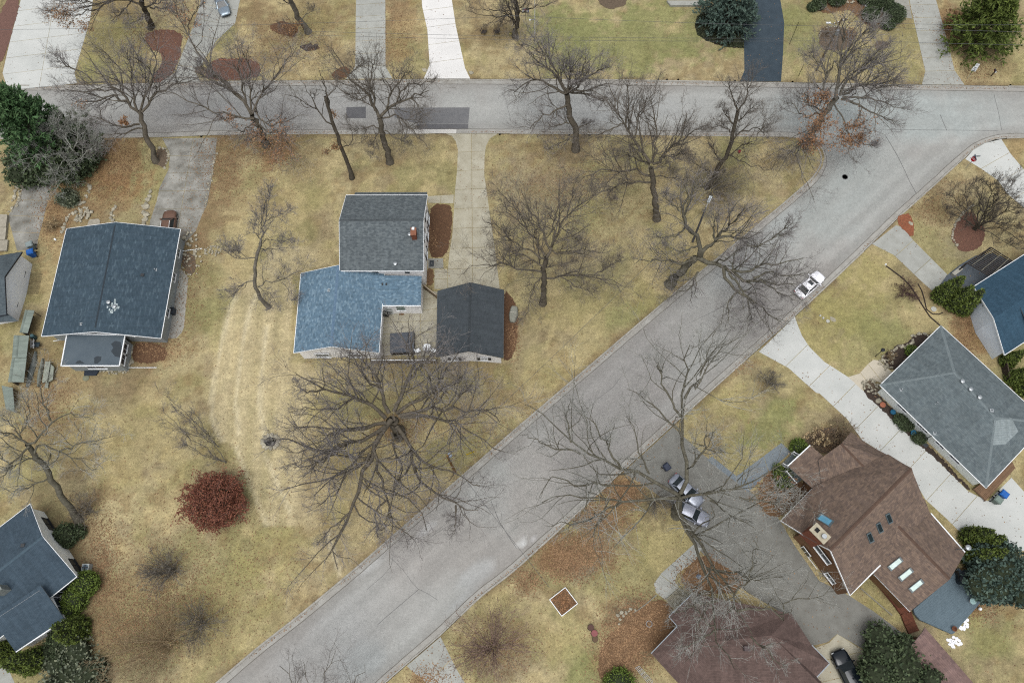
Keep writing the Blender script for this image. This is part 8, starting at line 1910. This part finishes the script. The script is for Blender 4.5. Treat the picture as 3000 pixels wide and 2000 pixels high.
T = Thing('cellar_hatch', 'dark blue mat at the annex door below the window', 'hatch', G(*tU(1240, 1150)[0])); q = W(tU(1130, 1090, 1400, 1090, 1330, 1200, 1120, 1205), .2); T.add('cover', q + [Vector((p.x, p.y, 0)) for p in q], [(3, 2, 1, 0)] + [(i, i + 4, (i + 1) % 4 + 4, (i + 1) % 4) for i in range(4)], plain('navy_mat', C(42, 52, 64), C(36, 44, 54), 2, .7))
T = Thing('well_cover', 'pale round lid set in the grass below the annex', 'lid', G(*tU(1160, 1250)[0])); MB().lathe(T.L, [(.42, 0), (.42, .08), (.36, .1)], 20).to(T, 'lid', plain('mossy_concrete', C(140, 142, 120), C(120, 122, 102), 3, .9))
T = Thing('white_block', 'tiny white block on the brown lawn beside the slate-roofed house', 'block', G(*tV(985, 1345)[0])); MB().box(T.L + UP * .12, (.34, .2, .24), (Vector((.7, -.7, 0)), Vector((.7, .7, 0)), UP)).to(T, 'block', M_trim)

# ------------------------------------------------------------------ right side yards
M_pergola = plain('pergola_wood', C(70, 62, 56), C(56, 50, 46), 2.4, .9)
T = Thing('pergola', 'dark wooden pergola over the blue-grey patio by the teal-roofed house', 'pergola', G(*tH(1800, 620)[0]))
pz = 2.6; c1, c2, c3, c4 = G(*tH(1655, 575)[0], pz), G(*tH(1835, 455)[0], pz), G(*tH(2000, 560)[0], pz), G(*tH(1865, 700)[0], pz)
for i in range(15): t = i / 14; MB().beam(c1.lerp(c2, t), c4.lerp(c3, t), .06, .16).to(T, 'rafter', M_pergola)
for i in range(7): t = i / 6; MB().beam(c1.lerp(c4, t) + UP * .16, c2.lerp(c3, t) + UP * .16, .05, .06).to(T, 'purlin', M_oldwood if i % 2 else M_pergola)
for p, q_ in ((c1, c2), (c4, c3)): MB().beam(p - UP * .16, q_ - UP * .16, .1, .2).to(T, 'beam', M_pergola)
for p in (c1, c2, c3, c4): MB().beam(Vector((p.x, p.y, 0)), p - UP * .1, .14, .14).to(T, 'post', M_pergola)
PT = tH(1418, 800, 1450, 740, 1500, 670, 1600, 590, 1720, 520, 1850, 500, 1990, 560, 2060, 620, 1870, 690, 1690, 780, 1560, 830)
sheet_obj('patio', W(PT, .045), plain('slate_patio', C(96, 104, 112), C(84, 92, 98), 1.6, .9, grain=.08), None, kind='structure')
T = Thing('patio_chest', 'pair of pale boxes on the blue-grey patio at the pergola end', 'box', G(*tH(1572, 640)[0]))
for a, b_ in ((1560, 655), (1590, 632)): MB().box(G(*tH(a, b_)[0], .3), (.8, .5, .55), (Vector((.8, .6, 0)), Vector((-.6, .8, 0)), UP)).to(T, 'box', plain('stone_grey_box', C(178, 176, 164), C(160, 158, 148), 3, .8))
M_hose = plain('black_hose', C(52, 42, 40), C(42, 34, 33), 5, .7)
T = Thing('drain_hose', 'long black corrugated hose curving across the right lawn', 'hose', G(*tH(1035, 600)[0])); MB().tube(W(tH(1035, 598, 1100, 645, 1160, 690, 1220, 750, 1270, 830, 1320, 910, 1370, 985, 1450, 1055), .08), .075, 8).to(T, 'hose', M_hose); MB().lathe(G(*tH(1030, 590)[0]), [(.12, 0), (.1, .2)], 10).to(T, 'outlet', M_trim)
T = Thing('drain_hose', 'shorter looping black hose ending by the arborvitae', 'hose', G(*tH(1280, 735)[0])); MB().tube(W(tH(1280, 735, 1310, 790, 1330, 860, 1345, 930, 1390, 965, 1440, 968, 1470, 955), .08), .065, 8).to(T, 'hose', M_hose)
for nm, lb, a, b_, r_, h_ in (('inspection_cover', 'round pale concrete lid beside the black hoses', 1398, 930, .36, .12), ('septic_lid', 'small round white lid on the right lawn', 588, 1022, .24, .1), ('septic_lid', 'pale cap left of the round white lid on the right lawn', 552, 998, .15, .12), ('septic_lid', 'tiny pale cap farthest left on the right lawn', 530, 980, .13, .12)):
    T = Thing(nm, lb, 'lid', G(*tH(a, b_)[0])); MB().lathe(T.L, [(r_, 0), (r_, h_), (r_ * .8, h_ + .03)], 16).to(T, 'lid', plain('pale_lid', C(190, 190, 182), C(176, 176, 168), 4, .8))
T = Thing('flat_rock', 'flat pale rock on the lawn right of the round white lid', 'rock', G(*tH(628, 1008)[0])); o = link('rock', STONES[2], T.o); o.scale = (.55, .3, .2); o.rotation_euler.z = -.6
T = Thing('landscape_rock', 'grey rock in the rust mulch at the upper driveway corner', 'rock', G(*tH(1220, 275)[0])); o = link('rock', STONES[1], T.o); o.scale = (.5, .28, .4); o.rotation_euler.z = -.9
# brown deck of the ranch
M_deck = plain('brown_deck_boards', C(134, 106, 82), C(120, 94, 72), 2, .8, grain=.08, rnd=.1)
def deck(label, quad, z, n, mat, name='deck'):
    q = W(quad, z); T = Thing(name, label, 'deck', Vector((q[0].x, q[0].y, 0)))
    for i in range(n):
        t0, t1 = i / n + .06 / n, (i + 1) / n - .06 / n
        p = [q[0].lerp(q[3], t0), q[1].lerp(q[2], t0), q[1].lerp(q[2], t1), q[0].lerp(q[3], t1)]
        T.add('board', p + [v - UP * .05 for v in p], [(3, 2, 1, 0)] + [(k, k + 4, (k + 1) % 4 + 4, (k + 1) % 4) for k in range(4)], mat)
    m = MB()
    for i in range(4): m.beam(q[i] - UP * .16, q[(i + 1) % 4] - UP * .16, .06, .22)
    m.to(T, 'rim_joist', mat)
    for p in q: MB().beam(Vector((p.x, p.y, -.05)), p - UP * .06, .1, .1).to(T, 'post', mat)
    return T
deck('brown board deck at the lower corner of the ranch', tL(1140, 578, 1330, 430, 1350, 470, 1200, 636), .5, 12, M_deck)
# slate-blue deck behind the brown house, boards clipped to its cut corner
M_bdeck = plain('slate_deck_boards', C(106, 124, 134), C(96, 114, 124), 2, .75, grain=.05, rnd=.05)
DP = W(tO(345, 600, 800, 215, 880, 120, 940, 60, 1295, 425, 880, 905, 850, 922, 430, 735, 360, 655), .75)
T = Thing('deck', 'slate-blue board deck behind the brown house', 'deck', G(*tO(800, 500)[0]))
ax_d = (G(*tO(1295, 425)[0], .75) - G(*tO(850, 922)[0], .75)).normalized(); nd_ = Vector((-ax_d.y, ax_d.x, 0)); p0 = G(*tO(850, 922)[0], .75)
proj = [(p - p0).dot(nd_) for p in DP]; lo_, hi_ = min(proj), max(proj); nb = 46
for i in range(nb):
    s0, s1 = lo_ + (hi_ - lo_) * (i + .06) / nb, lo_ + (hi_ - lo_) * (i + .94) / nb
    q = clip(clip(DP, p0 + nd_ * s0, nd_), p0 + nd_ * s1, -nd_)
    if len(q) < 3: continue
    m_ = len(q); T.add('board', q + [v - UP * .05 for v in q], [tuple(range(m_))] + [(k, k + m_, (k + 1) % m_ + m_, (k + 1) % m_) for k in range(m_)], M_bdeck)
m = MB()
for i in range(len(DP)): m.beam(DP[i] - UP * .2, DP[(i + 1) % len(DP)] - UP * .2, .06, .28)
m.to(T, 'rim_joist', M_bdeck)
T = Thing('covered_grill', 'black-covered grill on the slate-blue deck by the house wall', 'grill', G(*tO(965, 190)[0], .75)); b = T.L
MB().lathe(b, [(.72, 0), (.75, .5), (.62, .95), (.3, 1.1)], 14, 1.2, .8, .9).to(T, 'cover', plain('black_cover', C(34, 44, 52), C(28, 36, 44), 2, .5)); MB().box(b + Vector((-.2, .5, .5)), (.8, .6, .9)).to(T, 'side_cover', plain('black_cover', C(34, 44, 52)))
T = Thing('glass_table', 'small round pale table on the slate-blue deck', 'table', G(*tO(1095, 495)[0], .75)); b = T.L; MB().lathe(b + UP * .5, [(.36, 0), (.36, .03)], 20).to(T, 'table_top', plain('pale_green_glass', C(176, 206, 204), C(160, 192, 192), 3, .15)); MB().tube([b, b + UP * .5], .04, 8).to(T, 'stem', M_galv); MB().lathe(b, [(.22, 0), (.2, .03)], 14).to(T, 'base', M_galv)
T = Thing('flower_pot', 'brown clay pot at the tip of the slate-blue deck', 'pot', G(*tO(865, 855)[0], .75)); MB().lathe(T.L, [(.2, 0), (.3, .32), (.27, .34)], 14).to(T, 'pot', plain('clay_pot', C(120, 74, 50), C(100, 62, 42), 4, .8)); MB().lathe(T.L + UP * .3, [(.26, 0), (.2, .04)], 14).to(T, 'soil', plain('pot_soil', C(60, 48, 40), C(50, 40, 34), 6, .95))
T = Thing('garden_globe', 'white round lamp at the edge of the slate-blue deck', 'lamp', G(*tO(1188, 595)[0])); MB().lathe(T.L + UP * .3, [(.03, 0), (.16, .08), (.2, .2), (.16, .32), (.03, .4)], 14).to(T, 'globe', M_trim); MB().tube([T.L, T.L + UP * .32], .04, 8).to(T, 'stem', M_galv)
M_snow = plain('old_snow', C(250, 250, 252, 1.3), C(232, 234, 240, 1.3), 3, .6, bmp=.03)
for lb, c_, rx, ry, n in (('melting snow patch below the tip of the slate-blue deck', tO(865, 1020)[0], .85, .6, 26), ('melting snow patch along the edge of the slate-blue deck', tO(1000, 805)[0], .42, .85, 20)):
    T = Thing('snow_patch', lb, 'snow', G(*c_)); m = MB(); th0 = -.6
    for i in range(n):
        a = random.uniform(0, 6.28); r_ = math.sqrt(random.random()); x, y = math.cos(a) * r_ * rx, math.sin(a) * r_ * ry
        m.lathe(T.L + Vector((x * math.cos(th0) - y * math.sin(th0), x * math.sin(th0) + y * math.cos(th0), .02)), [(.2, 0), (.15, .05), (.05, .07)], 7, random.uniform(.6, 1.3), random.uniform(.6, 1.2), a)
    m.to(T, 'snow', M_snow, smooth=True)['kind'] = 'stuff'
# red-brown board walk between house and outbuilding
M_rdeck = plain('red_brown_boards', C(112, 66, 46), C(92, 54, 40), 2, .85, grain=.1, rnd=.12)
WALK = [tO(-60, 260)[0], tO(120, 480)[0], tO(240, 640)[0], tO(300, 790)[0], tO(350, 900)[0]]
T = Thing('board_walk', 'red-brown board walk behind the brown house leading to the outbuilding', 'walkway', G(*tO(200, 640)[0]))
P = np.array([list(p) for p in W(WALK, .35)]); Q_ = respath(P, 46)
for i in range(45):
    p, q_ = Vector(Q_[i]), Vector(Q_[i + 1]); t = (q_ - p); l_ = t.length; t.normalize(); s = Vector((-t.y, t.x, 0))
    MB().box((p + q_) / 2, (l_ * .9, 1.25, .06), (t, s, UP)).to(T, 'board', M_rdeck)
m = MB()
for sg in (-1, 1):
    for i in range(0, 45, 3):
        p, q_ = Vector(Q_[i]), Vector(Q_[i + 3] if i + 3 < 46 else Q_[45]); t = (q_ - p).normalized(); s = Vector((-t.y, t.x, 0)); m.beam(p + s * sg * .6 - UP * .14, q_ + s * sg * .6 - UP * .14, .05, .2)
m.to(T, 'stringer', M_rdeck)
T = Thing('timber_edging', 'long pale landscape timber in the soil behind the brown house', 'timber', G(*tL(640, 1150)[0])); MB().beam(G(*tL(560, 1085)[0], .08), G(*tL(720, 1222)[0], .08), .14, .14).to(T, 'timber', M_oldwood)
T = Thing('garden_pot', 'pale green pot beside the maroon outbuilding wall', 'pot', G(*tO(222, 1090)[0])); MB().lathe(T.L, [(.24, 0), (.34, .4), (.3, .45)], 14).to(T, 'pot', plain('celadon_pot', C(140, 176, 164), C(124, 160, 148), 4, .5))
# ranch wall bed: pots and stones
for lb, a, b_, r_, h_, cc2 in (('pale boulder at the start of the ranch wall bed', 135, 462, .42, .4, None), ('terracotta dish in the ranch wall bed', 180, 508, .36, .2, (176, 112, 88)), ('blue glazed pot along the ranch wall', 292, 600, .34, .5, (48, 104, 136)), ('second blue glazed pot by the ranch side door', 533, 842, .36, .5, (50, 110, 142))):
    T = Thing('flower_pot' if cc2 else 'boulder', lb, 'pot' if cc2 else 'boulder', G(*tQ(a, b_)[0]))
    if cc2: MB().lathe(T.L, [(r_ * .7, 0), (r_, h_ * .8), (r_, h_), (r_ * .85, h_), (r_ * .8, h_ * .85)], 16).to(T, 'pot', plain('glaze_%d' % cc2[0], C(*cc2), None, 3, .3)); MB().lathe(T.L, [(r_ * .78, h_ * .8), (r_ * .7, h_ * .84)], 14).to(T, 'soil', plain('pot_soil', C(60, 48, 40)))
    else: o = link('boulder', STONES[3], T.o); o.scale = (.45, .4, .4)
T = Thing('door_mat', 'dark door mat at the ranch side door', 'doormat', G(*tQ(678, 970)[0])); MB().box(T.L + UP * .05, (.8, .55, .03), (Vector((.71, -.7, 0)), Vector((.7, .71, 0)), UP)).to(T, 'mat', plain('dark_mat', C(74, 78, 82)))
# ------------------------------------------------------------------ bottom centre yard
T = Thing('raised_bed', 'square white-framed planter bed full of brown leaves on the lower lawn', 'planter', G(*tK(265, 1150)[0]))
q = W(tK(192, 1142, 272, 1080, 335, 1162, 254, 1226), .28)
for i in range(4): MB().beam(q[i] - UP * .14, q[(i + 1) % 4] - UP * .14, .08, .3).to(T, 'side_board', M_trim)
T.add('soil', [p - UP * .08 for p in q], [(0, 1, 2, 3)], M_leafb)
C0 = np.array([list(q[0].lerp(q[1], random.random()).lerp(q[3].lerp(q[2], random.random()), random.random()) - UP * .05) for _ in range(420)]); V, Q = leafquads(C0, .2, rgl, .2)
o = T.put('dry_leaves', np_mesh('dry_leaves', V - np.array(T.L), Q, LF_RUST, attr=np.repeat(rgl.random(len(C0)), 4))); o['kind'] = 'stuff'
for lb, a, b_, r_, c_ in (('upper dark brown stump seat near the raised bed', 402, 1284, .36, (96, 70, 62)), ('pinkish-red round stump seat near the raised bed', 420, 1314, .38, (150, 92, 92)), ('lowest olive-brown stump seat near the raised bed', 424, 1344, .34, (104, 84, 64))):
    T = Thing('stump_seat', lb, 'stump', G(*tK(a, b_)[0])); MB().lathe(T.L, [(r_ * 1.08, 0), (r_, .12), (r_, .42)], 18).to(T, 'stump', BK_DARK); MB().lathe(T.L + UP * .42, [(r_ * .98, 0), (r_ * .9, .015)], 18).to(T, 'top', plain('stump_top_%d' % c_[0], C(*c_), None, 4, .8))
T = Thing('iron_ring', 'thin pale ring lying in the leaf bed by the red-brown house', 'ring', G(*tK(700, 1266)[0])); MB().tube([T.L + Vector((math.cos(a) * .34, math.sin(a) * .34, .08)) for a in np.linspace(0, 6.283, 22)], .04, 6, False).to(T, 'ring', M_galv)
T = Thing('garden_figure', 'pale blue-grey garden ornament in the leaf bed by the curved walk', 'ornament', G(*tK(952, 1025)[0])); MB().lathe(T.L, [(.3, 0), (.26, .3), (.14, .8), (.08, 1.1), (.11, 1.2), (.02, 1.3)], 12).to(T, 'figure', plain('blue_grey_resin', C(158, 172, 190), C(140, 154, 172), 3, .6))
T = Thing('fallen_branch', 'bare fallen branch along the edge of the leaf bed', 'branch', G(*tK(640, 1190)[0])); MB().tube(W(tK(738, 1118, 690, 1160, 650, 1190, 620, 1210), .08), [.06, .05, .04, .02], 7).to(T, 'branch', BK_PALE)
T = Thing('garden_trellis', 'pale wire trellis lying at the bottom edge in the leaf bed', 'trellis', G(*tK(665, 1540)[0]))
t0, t1, t2, t3 = W(tK(630, 1490, 650, 1480, 720, 1560, 700, 1575), .1)
for i in range(4): MB().beam(t0.lerp(t1, i / 3), t3.lerp(t2, i / 3), .03, .03).to(T, 'rail', M_galv)
for i in range(6): MB().beam(t0.lerp(t3, i / 5) + UP * .02, t1.lerp(t2, i / 5) + UP * .02, .03, .03).to(T, 'rung', M_galv)
# ------------------------------------------------------------------ top yards
chair('left dark slatted lawn chair under the bare tree at the top', (1418, 98), 4.3, plain('dark_chair_wood', C(62, 54, 50), C(52, 46, 42), 3, .8), slat=6, name='lawn_chair', sc=1.15)
chair('right dark slatted lawn chair nearest the slim white pole', (1456, 98), 4.75, plain('dark_chair_wood', C(62, 54, 50)), slat=6, name='lawn_chair', sc=1.15)
T = Thing('flag', 'white banner with a pink disc hanging at the top beside the slim pole', 'flag', G(1540, 60))
b = T.L; MB().tube([b, b + UP * 2.6], .025, 6).to(T, 'pole', M_shut)
V, F = [], []
for i in range(7):
    for j in range(6): V.append(b + Vector((-.5 + i * .17, .06 * math.sin(i * 1.3 + j), 2.55 - j * .2)))
F = [(i * 6 + j, i * 6 + j + 1, (i + 1) * 6 + j + 1, (i + 1) * 6 + j) for i in range(6) for j in range(5)]
fo = T.add('cloth', V, F, [M_trim, plain('flag_pink', C(206, 70, 120), None, 3, .8), plain('flag_green', C(40, 70, 52), None, 3, .8), plain('flag_blue', C(70, 90, 160), None, 3, .8)], midx=[(2 if j == 4 else (1 if (2 <= i <= 3 and 1 <= j <= 2) else (3 if i == 5 else 0))) for i in range(6) for j in range(5)])
T = Thing('hose_reel', 'small green-yellow lantern at the foot of the tree by the lawn chairs', 'lantern', G(1495, 104)); MB().lathe(T.L, [(.2, 0), (.26, .2), (.2, .5), (.08, .62)], 12).to(T, 'body', plain('lantern_olive', C(150, 142, 70), C(130, 122, 60), 4, .6)); MB().lathe(T.L + UP * .6, [(.1, 0), (.02, .14)], 10).to(T, 'cap', M_shut)
T = Thing('bird_feeder', 'small red feeder on a post on the corner lawn', 'bird feeder', G(2158, 462)); b = T.L; MB().tube([b, b + UP * 1.4], .03, 6).to(T, 'post', M_shut); MB().lathe(b + UP * 1.4, [(.22, 0), (.24, .3), (.08, .45)], 10).to(T, 'feeder', plain('red_enamel', C(150, 36, 38), C(130, 30, 32), 4, .5))
for lb, a, b_ in (('rock ornament left of the mouth of the white driveway', 1290, 540), ('rock ornament right of the mouth of the white driveway', 1645, 560)):
    T = Thing('boulder', lb, 'boulder', G(*tB(a, b_)[0])); o = link('boulder', STONES[4], T.o); o.scale = (.45, .42, .55)
for lb, r_, pl_ in (('upper orange hose line on the red mulch at the top left', .03, tA(1680, 458, 1760, 462, 1830, 446, 1850, 440, 1860, 460)),):
    T = Thing('edging_cord', lb, 'cord', G(*pl_[0])); MB().tube(W(pl_, .06), r_, 6).to(T, 'cord', plain('orange_cord', C(196, 110, 70), None, 3, .7))
T = Thing('garden_statue', 'white curved ornament among the yews at the top', 'ornament', G(*tD(880, 50)[0])); MB().tube([T.L, T.L + Vector((-.1, 0, .5)), T.L + Vector((.1, 0, .9)), T.L + Vector((.35, 0, .8))], [.14, .1, .08, .05], 8).to(T, 'neck', M_trim); MB().lathe(T.L, [(.2, 0), (.28, .2), (.12, .45)], 12).to(T, 'body', M_trim)
sheet_obj('front_walk', W(tD(1060, -20, 1205, -20, 1235, 145, 1160, 130, 1110, 60), .05), M_conc_old, None, kind='structure')
